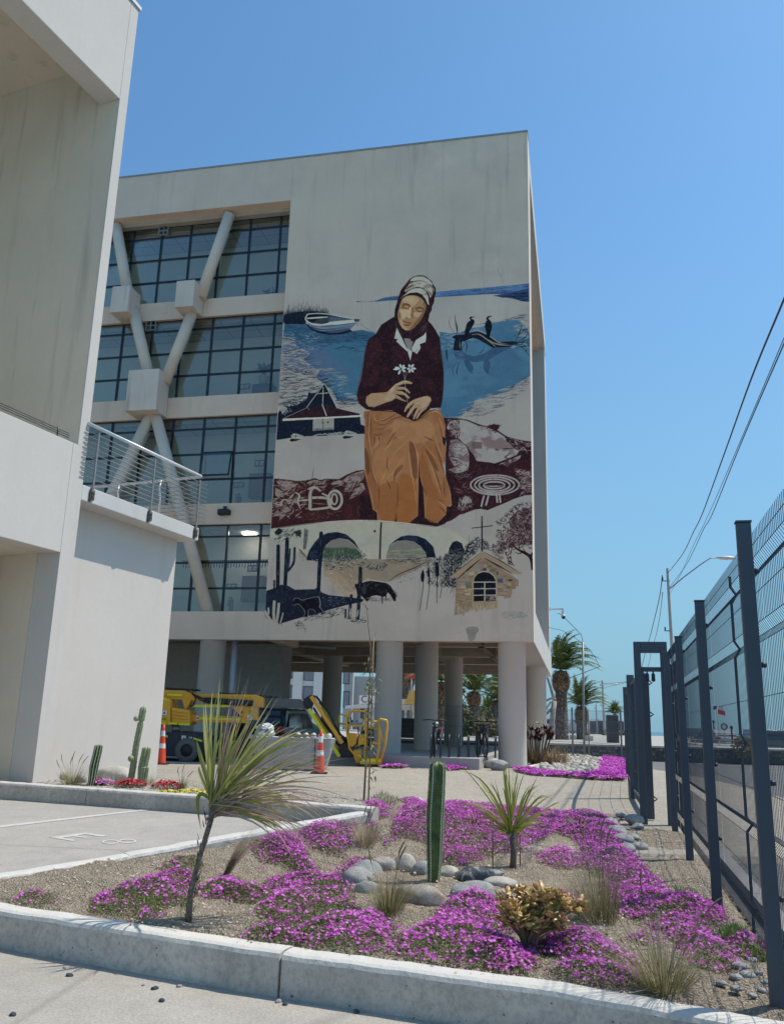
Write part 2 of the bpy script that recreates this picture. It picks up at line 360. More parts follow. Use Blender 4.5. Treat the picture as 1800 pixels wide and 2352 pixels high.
def kerbmat(name, c, top=(.68, .67, .63)):
    """painted concrete: worn white paint on top, speckled grey face"""
    n = N(name); p = n.pos(); g = n.n('ShaderNodeNewGeometry'); sx = n.n('ShaderNodeSeparateXYZ'); n.l(g.outputs['True Normal'], sx.inputs[0])
    face = n.mix(n.ramp(n.noise(p, 1.1, 6, .65, .6), .35, .68), sc3(c, .74), sc3(c, 1.1))
    face = n.mix(n.ramp(n.noise(p, 22, 6, .75), .36, .55), n.mix(.5, face, sc3(c, .4)), face)
    d = n.vor(p, 15); k = n.noise(p, 2.2, 2)
    face = n.mix(n.math('MULTIPLY', n.ramp(d, .06, .11, (1, 1, 1), (0, 0, 0)), n.ramp(k, .42, .55)), face, sc3(c, .16))
    d2 = n.vor(p, 6.5); face = n.mix(n.math('MULTIPLY', n.ramp(d2, .05, .075, (1, 1, 1), (0, 0, 0)), .8), face, sc3(c, .12))
    tp = n.mix(n.ramp(n.noise(p, 18, 6, .75), .38, .6), n.mix(.55, top, c), top)
    tp = n.mix(n.ramp(n.noise(p, .9, 5, .6), .52, .72), tp, sc3(c, 1.15))
    w = n.math('ADD', sx.outputs[2], n.math('MULTIPLY', n.math('SUBTRACT', n.noise(p, 16, 5, .7), .5), 1.6))
    n.col(n.mix(n.ramp(w, .25, .5), face, tp)); n.bump(n.math('ADD', n.noise(p, 40, 5, .7), n.math('MULTIPLY', n.noise(p, 7, 4), 2)), .6, .012)
    return n.set(.9, 0, .2)
m_kerb = kerbmat('painted_kerb', (.62, .57, .50), (.62, .60, .55)); m_kerb2 = kerbmat('painted_kerb_pale', (.52, .50, .46), (.62, .60, .55)); m_kerb3 = kerbmat('bay_kerb_worn', (.56, .52, .46), (.60, .58, .53))
def profile_run(mb, pts, prof, cap=True):
    """sweep (offset, z) profile along 2D polyline; offset to the left-hand normal; pts (x,y,z)"""
    n = len(pts); k = len(prof); vs = []
    for i in range(n):
        a = Vector(pts[max(i-1, 0)][:2]); b = Vector(pts[min(i+1, n-1)][:2]); d = (b-a).normalized(); nn = Vector((-d.y, d.x))
        z = pts[i][2]
        for (o, h) in prof: vs.append((pts[i][0]+nn.x*o, pts[i][1]+nn.y*o, z+h))
    fs = [(i*k+j, i*k+j+1, (i+1)*k+j+1, (i+1)*k+j) for i in range(n-1) for j in range(k-1)]
    if cap: fs += [tuple(range(k)), tuple(range((n-1)*k, n*k))[::-1]]
    mb.add(vs, fs); return mb
def densify(pts, step=.12, jit=0.0):
    out = []
    for a, b in zip(pts[:-1], pts[1:]):
        a = Vector(a); b = Vector(b); m = max(1, int((b-a).length/step))
        for i in range(m): out.append(a.lerp(b, i/m)+Vector((rnd(-jit, jit), rnd(-jit, jit), rnd(-jit, jit))))
    return out+[Vector(pts[-1])]
def kerb(name, pts, w, h, mat, joints, label, jit=.004, root_label=None):
    """cast kerb poured in lengths; each length is a part"""
    root = thing(name, tuple(pts[0]), 0, label, 'kerb')
    inv = Vector(pts[0]); L = densify(pts, .1)
    cum = [0]
    for a, b in zip(L[:-1], L[1:]): cum.append(cum[-1]+(b-a).length)
    cuts = [0]+[j for j in joints if j < cum[-1]]+[cum[-1]]
    def at_(c):
        for i in range(len(L)-1):
            if cum[i+1] >= c-1e-9: return L[i].lerp(L[i+1], max(0, min(1, (c-cum[i])/(cum[i+1]-cum[i]))))
        return L[-1].copy()
    for c0, c1 in zip(cuts[:-1], cuts[1:]):
        seg = [at_(c0+.003)]+[p for p, c in zip(L, cum) if c0+.03 <= c <= c1-.03]+[at_(c1-.003)]
        mb = MB(); r1 = rnd(-.006, .006)
        for i in range(len(seg)): seg[i] = seg[i]-inv+Vector((rnd(-jit, jit), rnd(-jit, jit), rnd(-jit, jit)*.8+r1))
        profile_run(mb, seg, [(-w/2-.01, -h-.35), (-w/2, -.035), (-w/2+.012, -.012), (-w/2+.04, 0), (0, .003), (w/2-.03, 0), (w/2, -.03), (w/2, -h-.35)])
        mb.build('kerb_length', mat, root)
    return root
kf = [(q.x-.1*.4, q.y-.09, -.23) for q in KF]
kerb('flower_bed_kerb', kf, .2, .25, m_kerb, [2.17+.1, 5.05, 6.98, 9.0], 'long white-topped concrete kerb in the foreground with speckled grey face')
kerb('parking_kerb', [(-3.72, 7.21, -.20), (-3.24, 7.66, -.155), (-2.4, 8.56, -.09), (-.16, 10.58, .17)], .17, .35, m_kerb2, [1.9], 'white painted kerb slanting between the parking bay and the flower bed')
kerb('building_kerb', [(-14, 17.0, .21), (-5.43, 12.86, .21), (-2.34, 11.56, .21), (-.1, 10.52, .21)], .18, .21, m_kerb3, [7.2, 11.1, 13.6], 'grey kerb holding the narrow planting strip before the pale building')
def sz2(x, y): return max((.17-.11*sst(.6, 2.6, (x+2.34)*.443+(y-11.56)*.897))*(1-sst(-.75, -.05, x)), Hg(x, y)+.02)+rnd(-.008, .008)+.01*math.sin(x*7)*math.sin(y*9)
STRIP = [(-14, 17.05), (-5.43, 12.9), (-2.34, 11.6), (-.02, 10.6), (.3, 11.4), (-.1, 13.6), (-1.2, 14.6), (-3.2, 16.0), (-4.2, 16.9), (-4.9, 16.8), (-7.5, 12.5), (-9, 14), (-14, 17.6)]
n = N('gravelly_soil'); p = n.pos(); v = n.vor(p, 28, out='Color'); bw = n.n('ShaderNodeRGBToBW'); n.l(v, bw.inputs[0])
n.col(n.mix(n.ramp(n.noise(p, 2, 4), .4, .65), n.mix(n.ramp(bw.outputs[0], .2, .8), (.14, .13, .115), (.5, .47, .42)), (.36, .32, .26))); n.bump(n.vor(p, 28), 1, .03); m_gravel = n.set(.92)
grid_sheet('planting_strip_soil', -8.5, .6, 10.4, 17.2, 130, 100, sz2, m_gravel, keep=lambda x, y: inpoly((x, y), STRIP), kind='structure', label='gravelly soil of the planting strip behind the building kerb')
sp = [GG(862, 1851), GG(962, 1846), GG(930, 1874), GG(905, 1882)]
spk = [tuple(GG(905, 1884)+Vector((0, 0, .09))), tuple(GG(963, 1857)+Vector((0, 0, .09))), tuple(GG(962, 1846)+Vector((.02, .35, .07)))]
kerb('sapling_planter_kerb', spk, .13, .2, m_kerb3, [], 'short bare concrete kerb at the corner behind the sapling')
def HPK(x, y): return Hp(x, y)
def PKG(x, y):
    return GG(x, y, Hp)+Vector((0, 0, .004))
m_mark = N('worn_white_paint'); _p = m_mark.pos(); m_mark.col(m_mark.mix(m_mark.ramp(m_mark.noise(_p, 12, 5, .7), .35, .7), (.48, .46, .43), (.60, .59, .56))); m_mark = m_mark.set(.8)
def c2(x, y): return (x*.41667, 1600+y*.41667)
mk = MB(); mk.add([PKG(*c2(*q)) for q in [(0, 712), (850, 617), (868, 622), (0, 724)]], [(0, 1, 2, 3)])
mk.build('bay_line', m_mark, kind='structure', label='faint white bay line across the parking concrete')
mk = MB()   # letter E, lying with its spine to the right, as read from the far side
E_ = [(268, 776), (400, 798), (425, 795), (345, 780), (405, 772), (470, 781), (490, 778), (425, 768), (470, 760), (560, 774), (594, 768), (468, 752), (300, 774)]
mk.add([PKG(*c2(*q)) for q in E_], [tuple(range(len(E_)))])
def ring(cx, cy, rx, ry, w, n=22):
    o = [c2(cx+rx*math.cos(2*math.pi*i/n), cy+ry*math.sin(2*math.pi*i/n)) for i in range(n)]
    q = [c2(cx+(rx-w*2.2)*math.cos(2*math.pi*i/n), cy+(ry-w)*math.sin(2*math.pi*i/n)) for i in range(n)]
    mk.add([PKG(*a) for a in o]+[PKG(*a) for a in q], [(i, (i+1) % n, n+(i+1) % n, n+i) for i in range(n)])
ring(612, 802, 50, 12, 5.5); ring(703, 798, 50, 12, 5.5)
mk.build('painted_marks', m_mark, kind='structure', label='worn white painted E and 8 on the parking concrete')
n = N('path_blocks'); p = n.pos(rot=R(14.3)); bt = n.n('ShaderNodeTexBrick'); n.l(p, bt.inputs[0]); bt.inputs['Scale'].default_value = 1
bt.inputs['Brick Width'].default_value = .4; bt.inputs['Row Height'].default_value = .4; bt.inputs['Mortar Size'].default_value = .008; bt.inputs['Color1'].default_value = (.36, .34, .30, 1)
bt.inputs['Color2'].default_value = (.42, .40, .36, 1); bt.inputs['Mortar'].default_value = (.2, .19, .17, 1); bt.offset = 0
n.col(n.mix(n.ramp(n.noise(p, 5, 6, .7), .35, .7), n.mix(.5, bt.outputs[0], (.2, .18, .15)), bt.outputs[0])); n.bump(n.noise(p, 40, 5), .4, .01); n.set(.9)
BA = R(12.26)
m_wall = concrete('shaded_concrete', (.87, .645, .485), warm=(.90, .655, .47), stain=.4, pits=False, bump=.15, blotch=.17)  # shade correction baked into colour: front warmed against blue skylight, unlike sunlit_concrete
m_wallp = concrete('plain_concrete', (.87, .645, .485), stain=.25, pits=False, bump=.12, blotch=.1)
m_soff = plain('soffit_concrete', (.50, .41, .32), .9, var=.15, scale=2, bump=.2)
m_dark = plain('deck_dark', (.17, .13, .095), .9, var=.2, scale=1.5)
m_alu = plain('window_frame_dark', (.035, .042, .05), .35, .6, .1)
main = thing('main_building', (3.71, 26.22, 0), -BA, 'four storey concrete building on round columns with a painted mural of a seated woman', 'building')
UL, UR, ZB, ZT, DEP = -30.0, .70, 3.70, 21.56, 18.0
ZF = [(4.62, 7.72), (8.46, 11.72), (12.50, 15.66), (16.38, 19.66)]      # glazed bands
UO = -7.93                                                              # right edge of the glazed bay
GY = .68                                                                # glass depth
mural_panel = MB(); mural_panel.box(UO, UR, 0, .45, ZB, ZT)
mp_o = None
MB().box(UL, UO-.003, 0, .45, 19.8, ZT).build('front_band', m_wallp, main); MB().box(UL, UO-.003, 0, .45, ZB, 4.62).build('front_band', m_wallp, main)
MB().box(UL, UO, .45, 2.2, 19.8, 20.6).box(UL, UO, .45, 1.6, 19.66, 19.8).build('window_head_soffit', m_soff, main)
MB().box(UL, UR+.02, -.03, .5, ZT, ZT+.06).build('roof_flashing', plain('flashing', (.36, .36, .36), .5, .4), main)
b = MB(); b.box(UO, UO+.2, .45, 3.0, ZB, ZT-.1); b.build('bay_return_wall', m_wallp, main)
MB().box(UL, UR-.3, .45, DEP-.3, 20.62, 20.95).build('roof_slab', m_wallp, main)
MB().box(UL, UR-.3, DEP-.4, DEP, 4.5, 20.9).build('back_wall', m_wallp, main)
m_side = concrete('sunlit_concrete', (.58, .56, .52), stain=.2, pits=False, bump=.1, blotch=.06)
b = MB(); U0 = UR-.5
b.box(U0, UR, .452, 1.35, ZB, ZT-.002); b.build('side_frame_post', m_side, main)
b = MB(); b.box(U0-.7, UR, 1.352, 17.3, 20.72, ZT+.03); b.build('side_frame_beam', m_side, main)
b = MB(); b.box(U0-.7, UR, 1.352, 18.2, ZB, 4.74); b.build('side_frame_sill', m_side, main)
b = MB(); b.box(U0-1.1, UR-.03, 16.2, 18.1, 4.742, 20.718); b.build('side_frame_fin', m_side, main)
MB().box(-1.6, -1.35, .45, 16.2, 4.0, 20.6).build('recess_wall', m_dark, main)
for (z0, z1) in [(7.72, 8.46), (11.72, 12.50), (15.66, 16.38)]:
    MB().box(UL, UO-.003, GY-.1, GY+.35, z0, z1).build('spandrel', m_wallp, main)
m_room = plain('room_wall', (.86, .84, .78), .9, var=.05); m_ceil = N('ceiling_tiles'); _p = m_ceil.obj()
_b = m_ceil.n('ShaderNodeTexBrick'); m_ceil.l(_p, _b.inputs[0]); _b.offset = 0; _b.inputs['Scale'].default_value = 1; _b.inputs['Brick Width'].default_value = 1.2; _b.inputs['Row Height'].default_value = .6
_b.inputs['Mortar Size'].default_value = .02; _b.inputs['Color1'].default_value = (.74, .74, .72, 1); _b.inputs['Color2'].default_value = (.7, .7, .68, 1); _b.inputs['Mortar'].default_value = (.35, .35, .34, 1)
m_ceil.col(_b.outputs[0]); m_ceil = m_ceil.set(.9)
for (z0, z1) in ZF:
    MB().box(UL, UO+.1, 2.45, 2.6, z0-.35, z1+.4).build('room_back_wall', m_room, main)
    MB().box(UL, UO, GY+.36, 4.6, z1-.06, z1+.02).build('room_ceiling', m_ceil, main)
    MB().box(UL, UO, GY+.36, 4.6, z0-.3, z0-.2).build('room_floor', plain('room_floor', (.38, .36, .33), .5), main)
n = N('tinted_glass'); gl = n.n('ShaderNodeBsdfGlossy'); gl.inputs['Roughness'].default_value = .02; gl.inputs['Color'].default_value = (.9, .95, .95, 1)
tr = n.n('ShaderNodeBsdfTransparent'); tr.inputs[0].default_value = (.92, .91, .87, 1); fr = n.n('ShaderNodeFresnel'); fr.inputs[0].default_value = 1.5
ms = n.n('ShaderNodeMixShader'); n.l(n.math('ADD', n.math('MULTIPLY', fr.outputs[0], .8), .05), ms.inputs[0]); n.l(tr.outputs[0], ms.inputs[1]); n.l(gl.outputs[0], ms.inputs[2]); n.l(ms.outputs[0], n.out.inputs[0]); m_glass = n.m
us = [UO+.0]+[-8.53-1.21*k for k in range(15)]
rowf = [0, .285, .575, .868, 1]
vent = [(3, -13.35), (2, -13.35)]
for bi, (z0, z1) in enumerate(ZF):
    rows = [z0+(z1-z0)*r for r in rowf]
    fr_o = MB(); y0, y1 = GY+.02, GY+.11
    for r in rows: fr_o.box(us[-1], UO, y0, y1, max(z0, r-.03), min(z1, r+.03))
    for u in us: fr_o.box(u-.03, u+.03, y0-.012, y1+.012, z0, z1)
    wf = fr_o.build('window_band', m_alu, main)
    for i in range(len(us)-1):
        for j in range(4):
            a, c = us[i+1]+.035, us[i]-.035; d, e = rows[j]+.035, rows[j+1]-.035
            if c-a < .1: continue
            MB().box(a, c, GY+.055, GY+.068, d, e).build('pane', m_glass, wf)
    if bi >= 2:
        q = MB(); u = -13.3 if bi == 3 else -13.42; z = z1-.17
        for a in range(3):
            q.box(u-.2+a*.19, u-.17+a*.19, GY-.05, GY, z-.2, z+.2); q.box(u-.2, u+.21, GY-.05, GY, z-.2+a*.185, z-.17+a*.185)
        q.build('vent_grille', plain('grille', (.3, .3, .29), .6), main)
sash = MB(); sx0, sx1, sz0, sz1 = -10.9, -9.76, 9.44, 10.38
M_ = Matrix.Translation((0, GY, sz1)) @ Matrix.Rotation(R(-9), 4, 'X') @ Matrix.Translation((0, -GY, -sz1))
for q in [(sx0, sx1, sz1-.05, sz1), (sx0, sx1, sz0, sz0+.05), (sx0, sx0+.05, sz0+.05, sz1-.05), (sx1-.05, sx1, sz0+.05, sz1-.05)]: sash.box(q[0], q[1], GY-.06, GY-.02, q[2], q[3], M_)
so_ = sash.build('open_sash', m_alu, main); MB().box(sx0+.05, sx1-.05, GY-.045, GY-.035, sz0+.05, sz1-.05, M_).build('pane', m_glass, so_)
_lm = plain('lit_lamp', (.85, .85, .82), .4); _lb = _lm.node_tree.nodes['Principled BSDF']; _lb.inputs['Emission Color'].default_value = (1, .95, .85, 1); _lb.inputs['Emission Strength'].default_value = 6
MB().cyl((-9.35, 1.75, 7.60), (-9.35, 1.75, 7.655), .26, 20).build('ceiling_lamp', _lm, main)
m_strut = concrete('strut_concrete', (.84, .68, .54), stain=.3, pits=False, bump=.15)
yS = .33
m_sb = m_strut
def strut(a, b_, r=.205):
    o = MB().tube([(a[0], yS, a[1]), (b_[0], yS, b_[1])], r, 20).build('diagonal_strut', m_strut, main); return o
strut((-10.45, 19.7), (-11.35, 16.3)); strut((-15.15, 19.7), (-14.2, 16.3))
strut((-14.05, 16.1), (-13.0, 13.0)); strut((-11.5, 16.1), (-12.45, 13.0))
strut((-12.78, 12.0), (-9.98, 4.4)); strut((-12.78, 12.0), (-15.9, 4.4))
nb = concrete('node_block_concrete', (.86, .70, .57), stain=.7, pits=False, bump=.15)
for (u0, u1, z0, z1) in [(-14.62, -13.90, 15.66, 16.72), (-12.04, -11.32, 15.66, 16.72), (-13.58, -12.38, 11.74, 13.3)]:
    MB().box(u0, u1, -.28, GY-.12, z0, z1).build('node_block', nb, main, bev=.02)
f = MB(); f.box(-10.05, -9.62, .38, .62, 8.02, 8.22, bev=.03); f.box(-9.9, -9.78, .55, .6, 8.1, 8.35); f.build('floodlight', plain('black_plastic', (.02, .02, .022), .5), main)
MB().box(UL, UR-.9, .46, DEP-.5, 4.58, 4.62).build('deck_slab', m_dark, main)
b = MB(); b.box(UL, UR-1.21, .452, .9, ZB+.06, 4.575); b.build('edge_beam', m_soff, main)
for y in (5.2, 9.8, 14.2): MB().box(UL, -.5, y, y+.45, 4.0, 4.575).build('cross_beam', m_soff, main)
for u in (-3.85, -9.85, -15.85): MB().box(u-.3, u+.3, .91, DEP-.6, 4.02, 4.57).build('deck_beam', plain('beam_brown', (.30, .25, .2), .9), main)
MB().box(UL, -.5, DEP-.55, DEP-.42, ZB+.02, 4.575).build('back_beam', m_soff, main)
m_colm = concrete('column_concrete', (.68, .60, .52), stain=.15, pits=False, bump=.12, blotch=.06)
PB = Vector((3.71, 26.22, 0)); dB = Vector((math.sin(BA), math.cos(BA), 0)); eB = Vector((math.cos(BA), -math.sin(BA), 0))
def BW(u, d, z=0.0): return PB+eB*u+dB*d+Vector((0, 0, z))
def BL(p): q = Vector(p)-PB; return (q.dot(eB), q.dot(dB))
cols = [(0.0, .48), (-3.85, .48), (-9.85, .48), (-15.85, .48)]
for px, py, r in [(977, 1700, 32.0), (1040, 1700, 40.5), (1232, 1700, 37.0), (757, 1700, 38.5)]:
    g = AT(px, py, r)
    cols.append(tuple(BL((g.x, g.y, 0))))
for i, (u, d) in enumerate(cols):
    MB().lathe([(.425, -.3), (.425, 4.3), (.43, 4.3), (.43, 4.57)], 32, c=(u, d, 0)).build('column', m_colm, main)
MB().box(-30, -9.2, 6.0, 6.2, 0, 4.3).build('core_wall', plain('core_paint', (.56, .50, .43), .9, var=.08), main)
MB().box(-10.9, -8.95, 5.0, 6.0, 0, 4.3).build('core_wall', plain('core_grey', (.44, .41, .37), .9), main)
p_ = MB(); p_.tube([(-13.5, 4.6, 3.95), (-8.6, 4.6, 3.95), (-6.8, 4.6, 3.86)], .06, 8)
for u in (-12.6, -11.4, -10.1, -9.2, -8.2): p_.cyl((u, 4.6, 3.95), (u, 4.6, 4.6), .015, 6)
p_.build('ceiling_pipe', plain('pipe_grey', (.45, .44, .42), .5, .2), main)
MB().tube([(-9.15, .62, 0), (-9.15, .62, 3.9)], .1, 14).build('downpipe', plain('downpipe_bluegrey', (.38, .41, .46), .5), main)
cx, cz = UR, 6.0
q = MB(); q.box(UR-.02, UR+.02, 17.3, 17.5, 6.95, 7.1); q.bar((UR, 17.4, 7.0), (UR+.62, 17.4, 7.02), .07); q.bar((UR+.62, 17.4, 7.05), (UR+.62, 17.4, 6.72), .12); q.ball((UR+.64, 17.4, 6.66), .12, 10, 6)
ct = q.build('security_camera', plain('camera_white', (.7, .7, .7), .4), None); ct.matrix_world = Matrix.Translation(PB) @ Matrix.Rotation(-BA, 4, 'Z')
tag(ct, 'white dome security camera on a bracket at the far edge of the mural building', 'camera')
MB().ball((UR+.66, 17.36, 6.6), .1, 10, 6).build('lens_dome', plain('dome_black', (.01, .01, .012), .15), ct)
m_red = plain('cabinet_red', (.22, .05, .04), .5); m_pot = plain('pot_pale', (.5, .48, .44), .7); m_leafd = plain('indoor_leaf', (.04, .09, .05), .5)
def roomobj(name, mb, mat, label, cat):
    o = mb.build(name, mat); o.matrix_world = Matrix.Translation(PB) @ Matrix.Rotation(-BA, 4, 'Z'); return tag(o, label, cat)
def cabinet(u, z, label):
    o = roomobj('hose_cabinet', MB().box(u-.42, u+.42, 2.0, 2.3, z+.25, z+1.15), m_red, label, 'cabinet')
    MB().box(u-.38, u+.38, 1.975, 2.0, z+.3, z+1.1).build('cabinet_door', plain('cab_door', (.28, .06, .05), .4), o); return o
cabinet(-9.2, 5.0, 'dark red hose cabinet behind the lowest glazed storey'); cabinet(-9.2, 8.8, 'red hose cabinet behind the second glazed storey')
def extinguisher(u, z, lb):
    b = MB().lathe([(0.001, z), (.08, z), (.085, z+.05), (.085, z+.42), (.03, z+.5), (.03, z+.55), (.001, z+.55)], 12, c=(u, 2.0, 0)); o = roomobj('fire_extinguisher', b, plain('ext_red', (.35, .03, .03), .3), lb, 'extinguisher')
    MB().tube([(u, 1.99, z+.55), (u-.12, 1.99, z+.5), (u-.12, 1.99, z+.2)], .015, 6).build('hose', m_alu, o)
extinguisher(-9.95, 4.85, 'red fire extinguisher standing behind the lowest windows'); extinguisher(-9.95, 8.65, 'red fire extinguisher behind the second storey windows')
def sign(u, z, w, h, c, lb, y=1.9):
    o = roomobj('wall_sign', MB().box(u-w/2, u+w/2, y, y+.02, z-h/2, z+h/2), plain('sign_'+lb[:6], c, .5), lb, 'sign')
    MB().box(u-w*.38, u-w*.12, y-.008, y-.002, z-h*.3, z+h*.3).box(u+w*.0, u+w*.4, y-.008, y-.002, z+h*.05, z+h*.25).box(u, u+w*.3, y-.008, y-.002, z-h*.25, z-h*.05).build('sign_print', plain('print_w', (.7, .7, .7), .5), o)
sign(-9.2, 6.4, .42, .26, (.3, .04, .04), 'small red fire sign above the lower hose cabinet'); sign(-9.2, 10.3, .42, .26, (.3, .04, .04), 'small red fire sign above the upper hose cabinet')
sign(-9.95, 5.75, .4, .22, (.3, .04, .04), 'small red sign above the lower extinguisher'); sign(-9.95, 9.5, .4, .22, (.3, .04, .04), 'small red sign above the second storey extinguisher')
sign(-10.0, 13.35, .42, .24, (.33, .05, .05), 'little red sign behind the third glazed storey'); sign(-13.1, 14.0, .4, .25, (.03, .3, .15), 'green exit sign behind the third glazed storey'); sign(-13.0, 17.0, .45, .22, (.03, .2, .25), 'green exit sign above a doorway on the top glazed storey')
def indoor_plant(u, z, h, lb, box=True):
    r = thing('potted_plant', BW(u, 1.6, z), -BA, lb, 'plant')
    MB().lathe([(.001, 0), (.15, 0), (.2, .32), (.17, .32), (.001, .3)], 14).build('pot', m_pot, r)
    b = MB()
    for i in range(46):
        a = rnd(0, 6.28); l = rnd(.3, h); q = Vector((math.cos(a)*l*.7, math.sin(a)*l*.4, .35+l*rnd(.6, 1.3))); t = Vector((-math.sin(a), math.cos(a), 0))*.05
        m_ = Vector((0, 0, .35)).lerp(q, .6)+Vector((0, 0, .1)); b.add([m_-t, q+Vector((0, 0, -.1)), m_+t, m_+Vector((0, 0, .06))], [(0, 1, 2, 3)]); b.tube([(0, 0, .3), m_], .008, 4)
    b.build('foliage', m_leafd, r)
indoor_plant(-9.05, 16.2, .7, 'spiky potted plant behind the top glazed storey beside the mural'); 
MB_c = MB().box(-9.55, -8.75, 1.5, 1.9, 12.3, 13.25); roomobj('side_cabinet', MB_c, plain('cab_dark', (.08, .06, .09), .5), 'dark cabinet carrying a leafy plant behind the third glazed storey', 'cabinet')
indoor_plant(-9.15, 13.25, .55, 'bushy potted plant on a dark cabinet behind the third glazed storey')
gt = MB(); 
for i in range(34):
    u = -8.0-i*.105; gt.add([(u, 1.2, 6.55), (u-.08, 1.2, 6.55), (u-.08, 1.2, 6.33-.04*(i % 3)), (u-.03, 1.2, 6.33), (u-.03, 1.2, 6.45), (u, 1.2, 6.45)], [(0, 1, 2, 3, 4, 5)])
gt.bar((-8, 1.2, 6.56), (-11.6, 1.2, 6.56), .03); roomobj('fringe_garland', gt, m_red, 'red fringed garland hung behind the lowest windows', 'garland')
g1 = GG(880, 1768); 
PLZ = .3
pl_pts = [G(760, 1752, PLZ), G(1130, 1742, PLZ)]
a0 = BL(G(875, 1738, PLZ)); a1 = BL(G(1138, 1743, PLZ))
yF = BL(G(1000, 1739, PLZ))[1]
plat = MB().box(-6.3, -.75, yF, 17.5, -.1, PLZ).build('raised_platform', concrete('platform_concrete', (.40, .385, .36), pits=False), None, bev=.015)
plat.matrix_world = Matrix.Translation(PB) @ Matrix.Rotation(-BA, 4, 'Z'); tag(plat, 'raised concrete platform under the mural building where bicycles stand', kind='structure')
TPX = 170                                     # texels per metre while painting (halved afterwards)
MU0, MU1, MZ0, MZ1 = -8.75, .70, 3.70, 16.4
CWm, CHm = int((MU1-MU0)*TPX), int((MZ1-MZ0)*TPX)
CV = np.zeros((CHm, CWm, 4), np.float32)      # premultiplied? no: straight colour + coverage; row 0 = top
def _fac(x, y):
    d = ray(x, y); nn = -np.array(dB); q = np.array(PB)
    p = CAMP+d*(np.dot(q-CAMP, nn)/np.dot(d, nn)); return float(np.dot(p-q, np.array(eB))), float(p[2])
_src = [(600, 600), (1250, 600), (1250, 1480), (600, 1480)]
_A = []
for (x, y) in _src:
    u, z = _fac(x, y); X = (u-MU0)*TPX; Y = (MZ1-z)*TPX
    _A += [[x, y, 1, 0, 0, 0, -X*x, -X*y, X], [0, 0, 0, x, y, 1, -Y*x, -Y*y, Y]]
_A = np.array(_A); _hh = np.linalg.solve(_A[:, :8], _A[:, 8]); HM = np.append(_hh, 1).reshape(3, 3)
class Crop:
    def __init__(s, ox, oy, k): s.o = (ox, oy); s.k = k
    def __call__(s, pts):
        p = np.asarray(pts, float).reshape(-1, 2)*s.k+np.array(s.o)
        q = np.c_[p, np.ones(len(p))] @ HM.T; return q[:, :2]/q[:, 2:3]
cA = Crop(600, 600, .40476); cF = Crop(880, 620, .10714); cH = Crop(820, 820, .13095); cS = Crop(800, 940, .15476); cB = Crop(1000, 640, .13690)
cO = Crop(640, 680, .13095); cC = Crop(620, 860, .14286); cRR = Crop(1010, 940, .13095); cRL = Crop(610, 1060, .14881); cBL = Crop(600, 1190, .15476)
cBM = Crop(840, 1190, .13095); cBR = Crop(1020, 1180, .12758)
PXM = .0755*TPX/5.73                          # photo pixel in texels, roughly 2.24 at TPX 170
PXM = float(np.linalg.norm(cA([[800, 1000]])-cA([[900, 1000]]))/(100*.40476))
def smoothc(P, closed=True, n=5):
    P = np.asarray(P, float); m = len(P); out = []
    rngi = range(m) if closed else range(m-1)
    for i in rngi:
        p0 = P[(i-1) % m] if closed or i > 0 else P[i]; p1 = P[i]; p2 = P[(i+1) % m]; p3 = P[(i+2) % m] if closed or i+2 < m else P[(i+1) % m]
        for k in range(n):
            t = k/n; out.append(.5*((2*p1)+(-p0+p2)*t+(2*p0-5*p1+4*p2-p3)*t*t+(-p0+3*p1-3*p2+p3)*t**3))
    if not closed: out.append(P[-1])
    return np.array(out)
def mask_of(P):
    """even-odd scanline mask; returns (y0,y1,x0,x1,mask)"""
    x0 = max(0, int(P[:, 0].min())-1); x1 = min(CWm, int(P[:, 0].max())+2); y0 = max(0, int(P[:, 1].min())-1); y1 = min(CHm, int(P[:, 1].max())+2)
    if x1 <= x0 or y1 <= y0: return None
    W_ = x1-x0; Hh = y1-y0; acc = np.zeros((Hh, W_+1), np.int32)
    Q = np.roll(P, -1, 0)
    for (ax, ay), (bx, by) in zip(P, Q):
        if ay == by: continue
        lo, hi = (ay, by) if ay < by else (by, ay)
        r0 = max(y0, int(math.ceil(lo-.5))); r1 = min(y1-1, int(math.ceil(hi-.5))-1)
        if r1 < r0: continue
        rr_ = np.arange(r0, r1+1); xs = ax+(rr_+.5-ay)*(bx-ax)/(by-ay)
        ci = np.clip(np.ceil(xs-.5-x0).astype(int), 0, W_); acc[rr_-y0, ci] += 1
    return y0, y1, x0, x1, (np.cumsum(acc, 1)[:, :W_] % 2).astype(np.float32)
def srgb(c):
    return np.array([((v/255) if v > 1 or isinstance(v, int) else v) for v in c], np.float32)
def comp(m, c, a=1.0):
    if m is None: return
    y0, y1, x0, x1, k = m; k = (k*a)[..., None]; R_ = CV[y0:y1, x0:x1]
    if isinstance(c, np.ndarray) and c.ndim == 3: col = c
    else: col = np.broadcast_to(srgb(c), R_.shape[:2]+(3,))
    oa = R_[..., 3:4]; na = k+oa*(1-k)
    R_[..., :3] = np.where(na > 1e-5, (col*k+R_[..., :3]*oa*(1-k))/np.maximum(na, 1e-5), col); R_[..., 3:4] = na
_nz = {}
